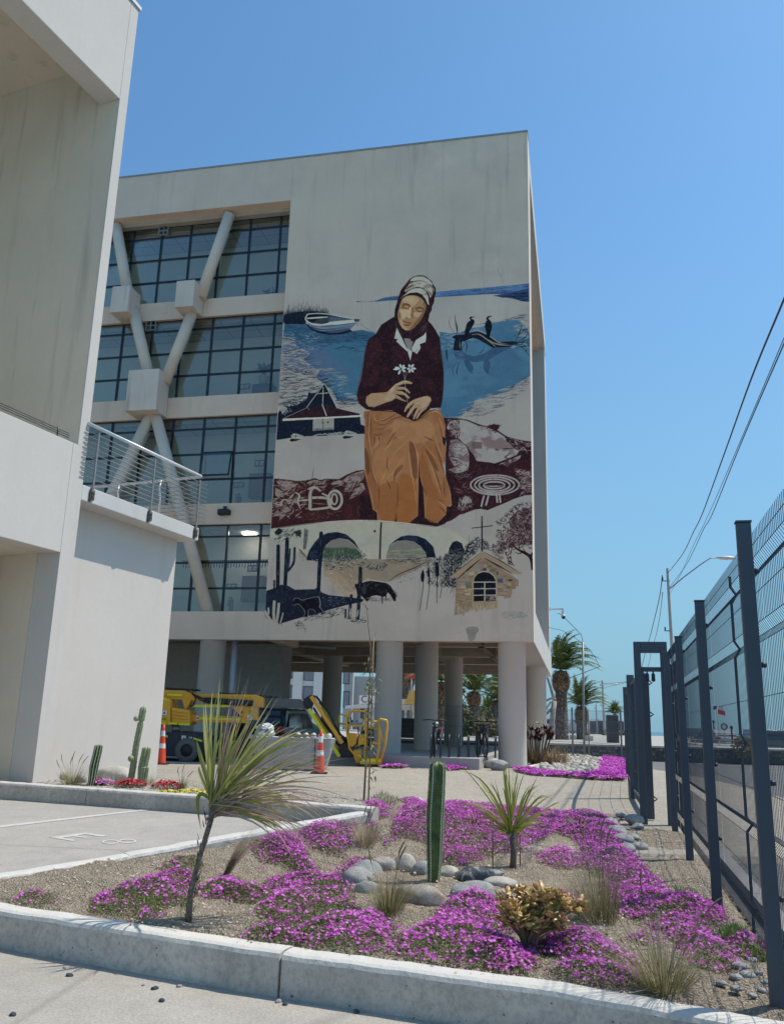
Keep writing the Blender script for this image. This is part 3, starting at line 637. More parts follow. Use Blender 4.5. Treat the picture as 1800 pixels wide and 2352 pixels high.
def nz(scale, seed=0, oct=4, ax=1.0):
    """value-noise field over the canvas"""
    key = (scale, seed, oct, ax)
    if key in _nz: return _nz[key]
    g = np.random.default_rng(seed+99); out = np.zeros((CHm, CWm), np.float32); tot = 0
    for o in range(oct):
        s = scale/2**o; sx_ = s*ax
        if s < 2: break
        nx = int(CWm/sx_)+3; ny = int(CHm/s)+3; r = g.random((ny, nx)).astype(np.float32)
        yy = np.arange(CHm)/s; xx = np.arange(CWm)/sx_; yi = yy.astype(int); xi = xx.astype(int); fy = (yy-yi)[:, None]; fx = (xx-xi)[None]
        fy = fy*fy*(3-2*fy); fx = fx*fx*(3-2*fx)
        v = (r[yi][:, xi]*(1-fx)+r[yi][:, xi+1]*fx)*(1-fy)+(r[yi+1][:, xi]*(1-fx)+r[yi+1][:, xi+1]*fx)*fy
        w = .55**o; out += v*w; tot += w
    _nz[key] = out/tot; return _nz[key]
def poly(C_, pts, c, a=1.0, sm=False, soft=0, tex=None, texc=None, feather=None):
    """tex=(scale,lo,hi,seed[,ax]) breaks the coverage up with noise and lays texc there"""
    P = C_(pts); P = smoothc(P) if sm else P; m = mask_of(P)
    if m is None: return
    y0, y1, x0, x1, k = m
    comp(m, c, a)
    if tex:
        nn = nz(tex[0], tex[3], 5, tex[4] if len(tex) > 4 else 1.0)[y0:y1, x0:x1]; comp((y0, y1, x0, x1, k*.7*np.clip((nn-tex[1])/(tex[2]-tex[1]), 0, 1)), texc)
    return m
def stroke(P, w, c, a=1.0, taper=(1, 1), sm=True):
    P = np.asarray(P, float)
    if sm and len(P) > 2: P = smoothc(P, False, 5)
    elif len(P) == 2: P = np.array([P[0]+(P[1]-P[0])*t for t in np.linspace(0, 1, 5)])
    d = np.gradient(P, axis=0); L = np.hypot(d[:, 0], d[:, 1])+1e-6; nn = np.c_[-d[:, 1]/L, d[:, 0]/L]
    t = np.linspace(0, 1, len(P)); wv_ = w/2*np.where(t < .5, lerp(taper[0], 1, t*2), lerp(1, taper[1], t*2-1))
    comp(mask_of(np.r_[P+nn*wv_[:, None], (P-nn*wv_[:, None])[::-1]]), c, a)
def line(C_, pts, w, c, a=1.0, taper=(.3, .2), sm=True): stroke(C_(pts), w*PXM, c, a, taper, sm)
def inp(P, x, y):
    c = False; n = len(P)
    for i in range(n):
        a = P[i]; b = P[i-1]
        if (a[1] > y) != (b[1] > y) and x < (b[0]-a[0])*(y-a[1])/(b[1]-a[1])+a[0]: c = not c
    return c
def dabs(C_, pts, n, c, ln=(2, 5), w=(.6, 1.4), ang=(0, 360), a=1.0, dens=None):
    P = C_(pts); g = random.Random(n*7+int(P[0, 0])); x0, y0 = P.min(0); x1, y1 = P.max(0); k = 0; it = 0
    cs = c if isinstance(c, list) else [c]
    while k < n and it < n*12:
        it += 1; x = g.uniform(x0, x1); y = g.uniform(y0, y1)
        if not inp(P, x, y): continue
        th = math.radians(g.uniform(*ang)); l = g.uniform(*ln)*PXM/2; d = np.array([math.cos(th), -math.sin(th)])*l; q = np.array([x, y]); bend = np.array([-d[1], d[0]])*g.uniform(-.35, .35)
        stroke([q-d, q+bend, q+d], g.uniform(*w)*PXM, g.choice(cs), a, (.2, .2)); k += 1
def ripples(C_, pts, n, c, ln=(8, 22), w=(.7, 1.6), a=1.0, wav=1.2, tilt=0):
    P = C_(pts); g = random.Random(n*3+int(P[0, 1])); x0, y0 = P.min(0); x1, y1 = P.max(0); k = 0; it = 0
    while k < n and it < n*12:
        it += 1; x = g.uniform(x0, x1); y = g.uniform(y0, y1)
        if not inp(P, x, y): continue
        l = g.uniform(*ln)*PXM; ph = g.uniform(0, 6); m = 7; v = g.uniform(.5, 1)*wav*PXM
        q = [[x+l*(i/m-.5), y+math.sin(ph+i*1.15)*v+tilt*l*(i/m-.5)] for i in range(m+1)]
        q = [p for p in q if p[0] < CWm]
        if len(q) > 3: stroke(q, g.uniform(*w)*PXM, c, a, (.15, .15))
        k += 1
NAVY = (14, 22, 42); NAV2 = (24, 38, 64); MAR = (56, 22, 28); MAR2 = (40, 14, 22); WALL = (152, 147, 141); BL1 = (66, 108, 140); BL2 = (50, 100, 128); BL3 = (72, 96, 132)
CREAM = (188, 184, 172); SKIN = (172, 132, 100); SKL = (206, 172, 138); SKD = (128, 88, 64); ORA = (160, 104, 66); ORL = (186, 130, 86); ORD = (112, 62, 36); MIDN = (10, 14, 26)
poly(cA, [(530, 231), (640, 228), (700, 205), (770, 196), (900, 196), (1000, 172), (1200, 155), (1400, 138), (1526, 125), (1526, 188), (1300, 186), (1000, 204), (760, 222), (640, 230), (565, 232)], (66, 104, 152), tex=(16, .5, .62, 1, 3), texc=(46, 74, 116))
ripples(cA, [(700, 205), (1000, 176), (1400, 142), (1520, 130), (1520, 160), (1000, 198)], 60, (110, 144, 184), (10, 40), (.5, 1.2), .8, 1)
poly(cA, [(1310, 196), (1420, 176), (1526, 150), (1526, 232), (1480, 228), (1430, 214), (1380, 206)], (44, 68, 112)); ripples(cA, [(1330, 196), (1526, 165), (1526, 235), (1440, 215)], 26, NAVY, (12, 30), (1, 2.4))
line(cA, [(535, 230), (566, 229)], 2.2, NAVY); line(cA, [(610, 228), (760, 214), (980, 202)], 1.6, (34, 56, 96)); line(cA, [(1000, 202), (1300, 184), (1500, 176)], 1.4, (34, 56, 96))
W1 = [(132, 345), (250, 352), (300, 385), (380, 402), (500, 398), (570, 388), (650, 405), (620, 450), (600, 520), (585, 640), (560, 800), (430, 790), (400, 730), (310, 660), (330, 620), (240, 560), (280, 520), (200, 480), (190, 430), (125, 425), (130, 380)]
m = poly(cA, W1, BL3, .96); poly(cA, W1, BL3, 0.0, tex=(120, .4, .66, 5, 1.5), texc=(50, 108, 138)); poly(cA, [(132, 345), (250, 352), (380, 402), (570, 395), (640, 410), (620, 450), (400, 470), (220, 440), (125, 430)], (42, 84, 116), .75)
poly(cA, [(380, 470), (600, 470), (585, 620), (480, 600), (400, 540)], (48, 108, 136), .55, sm=True)
ripples(cA, [(130, 360), (400, 400), (640, 405), (610, 520), (300, 500), (130, 440)], 170, (28, 52, 84), (8, 30), (.7, 1.8), .85); ripples(cA, [(125, 400), (330, 400), (330, 500), (125, 520)], 70, (150, 168, 184), (6, 20), (.6, 1.4), .8)
WL = [(118, 430), (200, 440), (280, 560), (330, 620), (370, 660), (430, 760), (560, 800), (560, 850), (440, 830), (360, 700), (250, 780), (110, 850)]
ripples(cA, WL, 330, (40, 50, 70), (12, 42), (.8, 1.9), .95, 1.6); ripples(cA, [(118, 440), (240, 450), (340, 620), (260, 640), (118, 600)], 110, BL3, (10, 34), (1.2, 3.2), .9, 1.4); ripples(cA, [(300, 560), (470, 640), (560, 810), (400, 720)], 60, WALL, (10, 30), (.8, 2), .9)
poly(cA, [(1010, 400), (1080, 408), (1130, 404), (1180, 380), (1250, 370), (1310, 350), (1400, 334), (1460, 335), (1500, 370), (1526, 420), (1526, 650), (1440, 700), (1420, 730), (1330, 760), (1210, 790), (1200, 830), (1120, 880), (1020, 886)], (72, 116, 148), tex=(110, .42, .62, 8, 1.5), texc=(58, 98, 132))
poly(cA, [(1020, 780), (1200, 780), (1120, 884), (1020, 886)], (56, 104, 140), .6, sm=True)
ripples(cA, [(1010, 395), (1160, 398), (1250, 360), (1200, 440), (1060, 500), (1015, 520)], 90, (158, 168, 176), (8, 26), (.6, 1.5), .9); ripples(cA, [(1170, 370), (1330, 340), (1526, 290), (1526, 345), (1420, 330), (1300, 352)], 60, (60, 66, 84), (8, 26), (.5, 1.2), .85)
ripples(cA, [(1430, 350), (1526, 350), (1526, 440), (1470, 440)], 40, WALL, (8, 22), (.8, 1.8)); ripples(cA, [(1526, 655), (1440, 690), (1320, 760), (1200, 800), (1110, 885), (1250, 886), (1400, 800), (1526, 700)], 130, (44, 60, 86), (8, 30), (.6, 1.4), .9, 1.0, -.1)
ripples(cA, [(1420, 700), (1200, 790), (1100, 880), (1180, 880), (1440, 730)], 70, WALL, (10, 30), (.8, 2.2), .95, .8, -.1)
for q in [((1050, 495), (1048, 520), (1052, 560))]: line(cA, q, 2.2, NAVY)
dabs(cA, [(1050, 480), (1500, 500), (1500, 680), (1050, 860)], 90, (140, 164, 184), (1, 4), (.3, .8), (0, 20), .6)
poly(cO, [(100, 340), (180, 300), (300, 280), (480, 265), (640, 262), (860, 300), (960, 345), (520, 330), (470, 480), (300, 490), (95, 480)], NAVY, 1, sm=True)
dabs(cO, [(110, 300), (300, 260), (840, 262), (880, 330), (300, 360), (100, 400)], 300, NAVY, (12, 30), (.4, 1.0), (65, 105)); dabs(cO, [(130, 170), (500, 110), (620, 190), (830, 220), (840, 300), (130, 320)], 150, (40, 46, 58), (10, 28), (.25, .6), (60, 115))
poly(cO, [(460, 470), (560, 590), (700, 650), (900, 680), (1120, 668), (1300, 620), (1240, 580), (900, 600), (640, 580), (520, 500)], NAVY)
poly(cO, [(480, 420), (560, 500), (700, 540), (900, 520), (1100, 500), (1380, 455), (1300, 540), (1220, 600), (1050, 640), (860, 640), (680, 600), (540, 530)], (96, 112, 138)); poly(cO, [(560, 520), (700, 575), (900, 585), (1240, 560), (1220, 600), (1050, 640), (860, 640), (680, 600)], (56, 74, 98), .85, sm=True)
for k in range(4): line(cO, [(540+k*10, 510+k*24), (700, 556+k*20), (900, 556+k*22), (1330-k*30, 500+k*28)], 1.1, (34, 46, 66) if k % 2 else (140, 154, 170))
poly(cO, [(470, 400), (510, 315), (700, 305), (900, 325), (1330, 405), (1100, 440), (900, 470), (740, 490), (560, 470)], MIDN)
poly(cO, [(890, 350), (1310, 408), (1100, 440), (900, 468), (850, 430)], (74, 88, 112)); poly(cO, [(590, 470), (700, 400), (860, 380), (890, 400), (830, 470), (700, 485)], (52, 58, 66))
for x in (960, 1030, 1110, 1180): line(cO, [(x, 372+(x-960)*.12), (x-16, 448-(x-960)*.08)], .8, NAVY)
poly(cO, [(485, 380), (700, 362), (870, 360), (860, 378), (700, 392), (490, 406)], (176, 178, 174)); poly(cO, [(800, 490), (900, 450), (1290, 412), (1390, 440), (1370, 465), (1200, 480), (1000, 500)], (176, 178, 172))
line(cO, [(510, 312), (468, 390), (500, 440), (600, 490), (720, 505), (900, 492), (1100, 478), (1400, 440)], 3.0, (182, 184, 178), taper=(1, .8)); line(cO, [(505, 318), (700, 304), (900, 324), (1150, 372), (1400, 408)], 2.6, (176, 178, 172), taper=(1, 1))
line(cO, [(560, 520), (720, 528), (1000, 512), (1390, 460)], 1.6, NAVY); poly(cO, [(1320, 395), (1430, 408), (1400, 450), (1330, 450)], (60, 64, 70)); line(cO, [(1360, 470), (1370, 520), (1390, 500), (1385, 450)], .8, NAVY)
line(cO, [(1410, 455), (1500, 540), (1620, 610), (1680, 632)], 1.0, (50, 52, 60)); line(cO, [(910, 350), (890, 430), (840, 470)], 1.2, NAVY)
poly(cB, [(290, 1200), (430, 1205), (520, 1270), (640, 1300), (800, 1260), (950, 1165), (1230, 1165), (1050, 1260), (880, 1370), (700, 1400), (520, 1390), (400, 1370), (340, 1350)], (46, 78, 112), .85)
ripples(cB, [(300, 1200), (440, 1210), (480, 1400), (320, 1390)], 30, (80, 110, 140), (8, 22), (.7, 1.5)); poly(cB, [(480, 1380), (560, 1390), (630, 1480), (610, 1560), (560, 1555), (510, 1480)], (46, 78, 112), .9, sm=True); poly(cB, [(570, 1575), (650, 1575), (600, 1590)], (40, 66, 96))
poly(cB, [(820, 1370), (890, 1370), (915, 1450), (890, 1560), (850, 1580), (800, 1500)], (46, 78, 112), .9, sm=True); poly(cB, [(840, 1575), (920, 1580), (870, 1596)], (40, 66, 96))
line(cB, [(350, 1400), (290, 1500), (290, 1580), (325, 1645)], 1.6, (38, 62, 90)); line(cB, [(400, 1380), (360, 1520), (350, 1580), (365, 1620)], 3.0, (38, 62, 90)); line(cB, [(190, 1180), (200, 1280), (195, 1390)], 1.6, NAVY); line(cB, [(150, 1200), (150, 1230)], .8, NAVY)
poly(cB, [(300, 960), (340, 940), (480, 935), (560, 900), (700, 868), (800, 900), (900, 960), (1080, 1060), (1300, 1050), (1420, 1060), (1560, 1020), (1410, 1090), (1250, 1120), (1390, 1140), (1370, 1165), (1240, 1165), (1230, 1150), (960, 1160), (840, 1090), (700, 1010), (620, 990), (500, 1045), (440, 1060), (430, 1205), (290, 1200), (310, 1080), (325, 1010), (275, 990)], NAVY)
for (q, w_) in [([(560, 905), (700, 876), (820, 915), (960, 1000), (1100, 1075)], 2.6), ([(600, 940), (720, 930), (830, 1000), (960, 1100), (1010, 1150)], 2.6), ([(860, 1010), (980, 1080), (1120, 1110), (1300, 1120)], 2.8), ([(900, 960), (1060, 1070), (1200, 1090)], 1.8), ([(405, 1060), (410, 1180)], 2.4), ([(430, 1080), (440, 1160)], 1.4)]:
    line(cB, q, w_, (148, 140, 134)); line(cB, [(a+4, b+13) for a, b in q], w_*.5, (96, 88, 84))
poly(cB, [(1230, 1155), (1300, 1125), (1390, 1143), (1300, 1168)], (120, 140, 160))
for q, w_ in [([(350, 940), (355, 860), (330, 700), (318, 600)], 2.6), ([(375, 930), (365, 830), (355, 730)], 1.6), ([(320, 920), (240, 800), (230, 700), (250, 620)], 1.2), ([(1330, 1050), (1400, 920), (1420, 850), (1450, 770)], 2.4), ([(1410, 860), (1500, 855), (1580, 845)], 1.4), ([(1380, 1050), (1480, 1000), (1560, 890)], 2.0), ([(1420, 1070), (1560, 1040)], 1.6), ([(1400, 1120), (1500, 1200), (1570, 1300)], 1.4), ([(1490, 1240), (1540, 1180)], 1.2), ([(1300, 970), (1340, 945)], 1.2), ([(500, 1050), (525, 1130), (500, 1260)], 2.0), ([(700, 1245), (760, 1240), (830, 1130)], 1.6), ([(430, 800), (1400, 930), (1480, 870), (1580, 800)][1:], 1.3), ([(440, 1150), (450, 1220)], 1.4)]: line(cB, q, w_, (26, 30, 44))
ripples(cB, [(1350, 1080), (1590, 1030), (1590, 1160), (1420, 1150)], 26, (30, 40, 60), (5, 22), (.8, 1.6)); ripples(cB, [(1350, 1080), (1590, 1030), (1590, 1160), (1420, 1150)], 14, (150, 150, 150), (5, 16), (.6, 1.2))
poly(cB, [(480, 940), (500, 830), (530, 740), (580, 700), (565, 660), (590, 635), (620, 638), (668, 636), (620, 655), (600, 670), (640, 690), (650, 740), (600, 830), (560, 890), (530, 960), (490, 985)], MIDN, sm=True)
poly(cB, [(830, 980), (850, 920), (825, 800), (840, 720), (860, 700), (845, 670), (870, 632), (900, 625), (945, 624), (905, 650), (880, 665), (905, 690), (935, 740), (940, 830), (915, 920), (900, 1000), (870, 1015)], MIDN, sm=True)
poly(cRR, [(60, 145), (370, 165), (480, 180), (700, 270), (850, 300), (1000, 370), (1150, 470), (1350, 525), (1480, 550), (1605, 565), (1612, 1500), (1480, 1510), (1300, 1570), (1100, 1660), (1000, 1700), (830, 1770), (720, 1745), (600, 1760), (420, 1830), (340, 1850), (200, 1950), (0, 2010), (-40, 1800), (120, 1700), (90, 900), (110, 600), (60, 300)], MAR, tex=(50, .5, .64, 3), texc=MAR2)
RK = (158, 148, 146)
poly(cRR, [(130, 250), (150, 200), (380, 180), (470, 200), (680, 290), (800, 300), (980, 380), (1130, 480), (1170, 560), (1310, 650), (1390, 730), (1340, 800), (1200, 860), (960, 950), (860, 930), (640, 905), (590, 800), (520, 720), (440, 620), (340, 530), (200, 420), (120, 330)], RK, tex=(60, .52, .66, 12), texc=(112, 84, 86))
poly(cRR, [(180, 540), (300, 520), (420, 600), (480, 680), (510, 800), (510, 960), (490, 1060), (380, 1110), (260, 1120), (150, 1060), (270, 1010), (200, 930), (150, 830), (160, 660)], RK, tex=(40, .5, .62, 4), texc=(108, 80, 82))
poly(cRR, [(560, 560), (740, 580), (730, 690), (560, 690)], (104, 78, 78), .8); poly(cRR, [(990, 980), (1200, 890), (1420, 800), (1400, 860), (1230, 960), (1180, 1010), (1080, 960)], RK, .9, tex=(20, .45, .6, 9), texc=MAR)
dabs(cRR, [(130, 180), (350, 200), (340, 500), (180, 480)], 130, [MAR, (90, 50, 54), RK], (4, 14), (.6, 2.2), (20, 120)); dabs(cRR, [(120, 560), (300, 540), (500, 700), (500, 1100), (120, 1100)], 90, [MAR, (100, 66, 68)], (5, 18), (.5, 1.3), (-60, 60))
dabs(cRR, [(1100, 480), (1600, 580), (1600, 780), (1400, 760)], 70, [RK, MAR2], (6, 20), (.6, 2), (-60, 20)); poly(cRR, [(850, 290), (940, 255), (1050, 290), (990, 380), (900, 340)], MAR); dabs(cRR, [(840, 300), (940, 250), (1060, 290), (980, 400)], 40, MAR, (6, 16), (.6, 1.6), (10, 60))
for q in [[(80, 150), (370, 165), (700, 270), (1000, 370), (1200, 490), (1420, 540)], [(320, 500), (400, 590), (470, 660), (520, 760), (590, 850), (650, 910)], [(480, 640), (510, 760), (525, 920), (520, 960)], [(1140, 480), (1260, 620), (1400, 740)], [(960, 690), (1030, 730)], [(1090, 690), (1180, 690), (1310, 680)], [(1220, 740), (1200, 790), (1140, 840), (1190, 860), (1290, 860)], [(170, 750), (240, 830), (330, 850)], [(270, 1010), (390, 930)], [(640, 910), (780, 960), (930, 965), (1080, 940)]]: line(cRR, q, rnd(1.2, 2.6), MAR2)
dabs(cRR, [(220, 1150), (600, 1080), (520, 1500), (250, 1450)], 50, (124, 98, 98), (4, 16), (.8, 2), (-40, 40), .8); dabs(cRR, [(300, 1600), (460, 1500), (600, 1600), (580, 1720), (320, 1760)], 60, RK, (4, 14), (.8, 2.2), (20, 140), .85); poly(cRR, [(400, 1560), (470, 1520), (560, 1610), (500, 1650), (400, 1640)], RK, .8, sm=True)
dabs(cRR, [(1280, 1020), (1600, 1100), (1600, 1480), (1420, 1480), (1400, 1200)], 120, [(130, 110, 108), RK], (4, 18), (.8, 2.4), (-30, 60), .8); dabs(cRR, [(100, 1700), (1500, 1450), (1500, 1520), (700, 1740), (100, 1980)], 60, (90, 56, 60), (3, 12), (.6, 1.4), (0, 60), .7)
def ell(C_, cx, cy, rx, ry, w, c, a0=0, a1=360, n=40): line(C_, [(cx+rx*math.cos(math.radians(a0+(a1-a0)*i/n)), cy+ry*math.sin(math.radians(a0+(a1-a0)*i/n))) for i in range(n+1)], w, c, taper=(1, 1), sm=False)
for i, (rx, ry) in enumerate([(425, 172), (345, 138), (270, 104), (185, 62)]): ell(cRR, 960+i*-4, 1325+i*2, rx, ry, 3.9, RK)
line(cRR, [(780, 1340), (960, 1350), (1110, 1335)], 3.4, RK)
for q in [[(770, 1510), (740, 1630), (720, 1710)], [(850, 1510), (820, 1620), (800, 1690)], [(990, 1510), (1005, 1640)], [(1040, 1500), (1060, 1640)]]: line(cRR, q, 4.4, RK, taper=(.9, .8))
dabs(cRR, [(530, 1150), (1390, 1150), (1390, 1500), (530, 1500)], 70, MAR2, (2, 7), (.4, 1.1), (30, 90), .8)
poly(cRL, [(130, 262), (300, 275), (450, 300), (620, 290), (740, 265), (880, 290), (940, 265), (1130, 270), (1250, 200), (1400, 140), (1520, 125), (1545, 250), (1600, 480), (1680, 740), (1680, 920), (1400, 905), (1050, 920), (700, 965), (400, 1010), (80, 1035), (95, 830)], MAR, tex=(60, .5, .64, 21), texc=(76, 28, 30))
RL = (146, 132, 126)
for pts in [[(150, 290), (420, 310), (500, 370), (420, 400), (330, 440), (200, 350)], [(150, 400), (260, 460), (270, 520), (200, 560), (150, 500)], [(620, 330), (740, 280), (880, 310), (940, 290), (930, 350), (700, 360)], [(1040, 290), (1200, 290), (1210, 350), (1020, 360)], [(1190, 290), (1300, 200), (1520, 135), (1520, 260), (1400, 360), (1270, 350)], [(1250, 340), (1500, 330), (1540, 420), (1450, 510), (1280, 590), (1350, 470), (1210, 460)], [(300, 600), (480, 560), (520, 640), (330, 650)], [(130, 820), (330, 690), (400, 740), (250, 830), (100, 850)], [(780, 380), (950, 370), (900, 420), (800, 400)]]: poly(cRL, pts, RL, .9, tex=(22, .5, .64, 31), texc=(100, 64, 60))
dabs(cRL, [(120, 290), (620, 330), (640, 860), (100, 880)], 230, [RL, MAR, RL, (100, 50, 48)], (6, 24), (.8, 2.6), (-50, 60)); dabs(cRL, [(600, 300), (1500, 280), (1450, 560), (700, 420)], 120, [MAR, RL, MAR], (6, 20), (.7, 2.2), (-20, 70)); dabs(cRL, [(700, 730), (1150, 760), (1100, 880), (600, 900)], 40, (118, 84, 78), (4, 14), (.6, 1.8), (-10, 20), .7)
line(cRL, [(140, 262), (300, 278), (450, 300), (540, 350), (740, 265), (840, 290), (940, 268), (1140, 275), (1280, 190), (1520, 125)], 2.2, MAR2); line(cRL, [(1530, 180), (1500, 290), (1400, 360)], 1.6, MAR2); line(cRL, [(740, 70), (735, 200), (728, 260)], 1.0, (60, 56, 60)); poly(cRL, [(740, 75), (735, 260), (690, 270)], (110, 106, 104), .4)
LT = (160, 150, 140)
line(cRL, [(720, 400), (690, 500), (690, 640), (680, 740)], 9, LT, taper=(.7, .8)); line(cRL, [(650, 430), (720, 400), (790, 410), (850, 460)], 6, LT, taper=(.6, .6)); line(cRL, [(690, 560), (850, 555), (960, 570)], 6.5, LT, taper=(.9, .8)); line(cRL, [(680, 740), (850, 725), (980, 700), (1000, 620), (960, 540), (870, 490)], 6, LT, taper=(.8, .6))
for x in [(720, 400), (730, 720)]: pass
ell(cRL, 1070, 590, 105, 140, 6.2, LT); ell(cRL, 1060, 580, 42, 80, 4.2, LT); line(cRL, [(520, 600), (700, 590)], 5.5, LT); line(cRL, [(450, 470), (520, 520), (500, 620), (540, 740)], 6, LT); line(cRL, [(360, 580), (450, 480)], 4, LT); line(cRL, [(120, 640), (230, 670), (270, 590), (400, 600)], 4.5, LT); line(cRL, [(700, 640), (960, 660)], 3.4, (120, 84, 76))
ell(cRL, 1490, 760, 70, 90, 4, (78, 36, 38)); line(cRL, [(710, 410), (715, 740)], .9, MAR2); line(cRL, [(820, 540), (750, 620)], 1.0, MAR2)
poly(cC, [(130, 620), (160, 575), (190, 600), (200, 640), (300, 520), (430, 490), (560, 430), (600, 370), (620, 280), (660, 300), (740, 290), (870, 145), (1080, 545), (1440, 630), (1460, 800), (1525, 830), (1525, 955), (1200, 960), (900, 985), (690, 990), (500, 1000), (330, 1020), (105, 1055)], NAVY, tex=(70, .55, .7, 2), texc=(18, 30, 56))
dabs(cC, [(200, 560), (330, 510), (350, 620), (210, 660)], 36, (128, 126, 126), (2, 8), (.8, 1.8)); dabs(cC, [(240, 520), (600, 380), (620, 450), (300, 560)], 60, NAVY, (5, 12), (1, 3)); ell(cC, 640, 280, 20, 24, .8, NAVY); line(cC, [(620, 260), (620, 320)], 1, NAVY)
poly(cC, [(210, 705), (400, 610), (600, 540), (830, 485), (1080, 545), (1300, 600), (1440, 635), (900, 690), (220, 712)], (48, 20, 28)); poly(cC, [(640, 560), (760, 500), (840, 485), (1000, 520), (1080, 545), (880, 175), (870, 160), (600, 540)], NAVY); poly(cC, [(640, 570), (780, 500), (900, 490), (1050, 530), (1075, 560), (900, 600)], (44, 20, 28))
WH = (176, 174, 166)
for q, w_ in [([(590, 530), (870, 148)], 1.8), ([(880, 148), (1080, 545)], 1.6), ([(855, 200), (848, 480)], 1.9), ([(765, 310), (935, 295)], 1.9), ([(840, 480), (910, 670)], 2.6), ([(220, 705), (600, 530)], .9), ([(600, 530), (635, 570)], .9)]: line(cC, q, w_, WH, taper=(1, 1))
poly(cC, [(202, 710), (900, 682), (1475, 650), (1475, 680), (900, 712), (202, 748)], CREAM); poly(cC, [(692, 722), (1030, 704), (1028, 885), (685, 905)], (150, 146, 140)); line(cC, [(850, 712), (850, 890)], 1.0, NAVY, taper=(1, 1)); poly(cC, [(918, 755), (944, 755), (944, 780), (918, 780)], NAVY); line(cC, [(836, 760), (836, 795)], .8, NAVY); line(cC, [(864, 760), (864, 795)], .8, NAVY)
ripples(cC, [(690, 870), (1030, 850), (1028, 890), (690, 905)], 22, (80, 80, 90), (6, 18), (1, 2.4), .7); ripples(cC, [(690, 960), (1150, 930), (1150, 970), (690, 990)], 18, (148, 144, 140), (10, 30), (1, 3))
for ox, oy, k in [(0, 0, 1), (850, -45, 1)]:
    poly(cC, [(315+ox, 1060+oy), (345+ox, 1030+oy), (500+ox, 1040+oy), (420+ox, 1070+oy), (340+ox, 1080+oy)], MIDN)
    poly(cC, [(335+ox, 980+oy), (380+ox, 945+oy), (440+ox, 955+oy), (545+ox, 985+oy), (500+ox, 1025+oy), (410+ox, 1040+oy), (350+ox, 1020+oy)], (160, 156, 148)); line(cC, [(340+ox, 975+oy), (400+ox, 990+oy), (540+ox, 985+oy)], .9, NAVY); line(cC, [(412+ox, 950+oy), (415+ox, 1035+oy)], 1, NAVY)
poly(cA, [(560, 1330), (1085, 1330), (1085, 1440), (1040, 1490), (990, 1508), (860, 1492), (700, 1476), (560, 1470)], MAR2)
SK = [(230, 30), (400, 0), (800, 0), (1370, 10), (1410, 130), (1440, 250), (1430, 440), (1390, 420), (1450, 580), (1420, 830), (1390, 780), (1430, 960), (1480, 1110), (1535, 1420), (1510, 1445), (1460, 1440), (1445, 1560), (1320, 1690), (1130, 1610), (1110, 1200), (1040, 1000), (1030, 1580), (900, 1690), (715, 1685), (710, 1540), (660, 1670), (430, 1665), (420, 1530), (360, 1490), (300, 1200), (240, 960), (240, 820), (270, 740), (235, 560), (235, 400), (260, 200), (225, 110)]
poly(cS, SK, ORA, tex=(90, .5, .62, 44), texc=(150, 90, 50)); poly(cS, [(700, 160), (950, 205), (1180, 160), (1280, 330), (1150, 480), (950, 500), (760, 450), (650, 320)], ORL, .45, sm=True); poly(cS, [(400, 640), (560, 520), (760, 420), (880, 480), (820, 820), (680, 1120), (470, 1100), (350, 900)], (170, 112, 68), .75, sm=True)
poly(cS, [(1040, 770), (1060, 1000), (1110, 1200), (1130, 1600), (1100, 1600), (1035, 1560)], MAR2); poly(cS, [(700, 1540), (718, 1530), (716, 1680), (665, 1672)], MAR); poly(cS, [(1390, 400), (1440, 430), (1440, 560), (1400, 500)], MAR2)
poly(cS, [(900, 500), (960, 510), (1010, 700), (1020, 1000), (960, 1000), (930, 780)], ORD, .75, sm=True); poly(cS, [(1140, 580), (1240, 700), (1330, 900), (1300, 900), (1200, 760)], ORD, .7, sm=True); poly(cS, [(1080, 640), (1150, 760), (1260, 1100), (1330, 1330), (1160, 1250), (1060, 900)], (146, 84, 42), .85, sm=True)
poly(cS, [(460, 1150), (740, 1100), (700, 1640), (470, 1640), (440, 1400)], (152, 88, 42), .8, sm=True); poly(cS, [(760, 1000), (960, 1050), (1020, 1400), (1010, 1570), (900, 1670), (730, 1660)], (156, 90, 42), .8, sm=True); poly(cS, [(1240, 1100), (1420, 1350), (1440, 1500), (1320, 1680), (1150, 1590)], (156, 90, 44), .7, sm=True)
poly(cS, [(235, 40), (290, 30), (320, 400), (350, 720), (420, 1060), (460, 1250), (450, 1500), (380, 1480), (300, 1150), (250, 800)], (146, 88, 50), .8); poly(cS, [(240, 560), (300, 700), (320, 900), (280, 980), (245, 820)], ORD, .9, sm=True)
poly(cS, [(690, 900), (800, 820), (800, 860), (720, 960), (690, 1100), (670, 1040)], ORD, .6, sm=True)
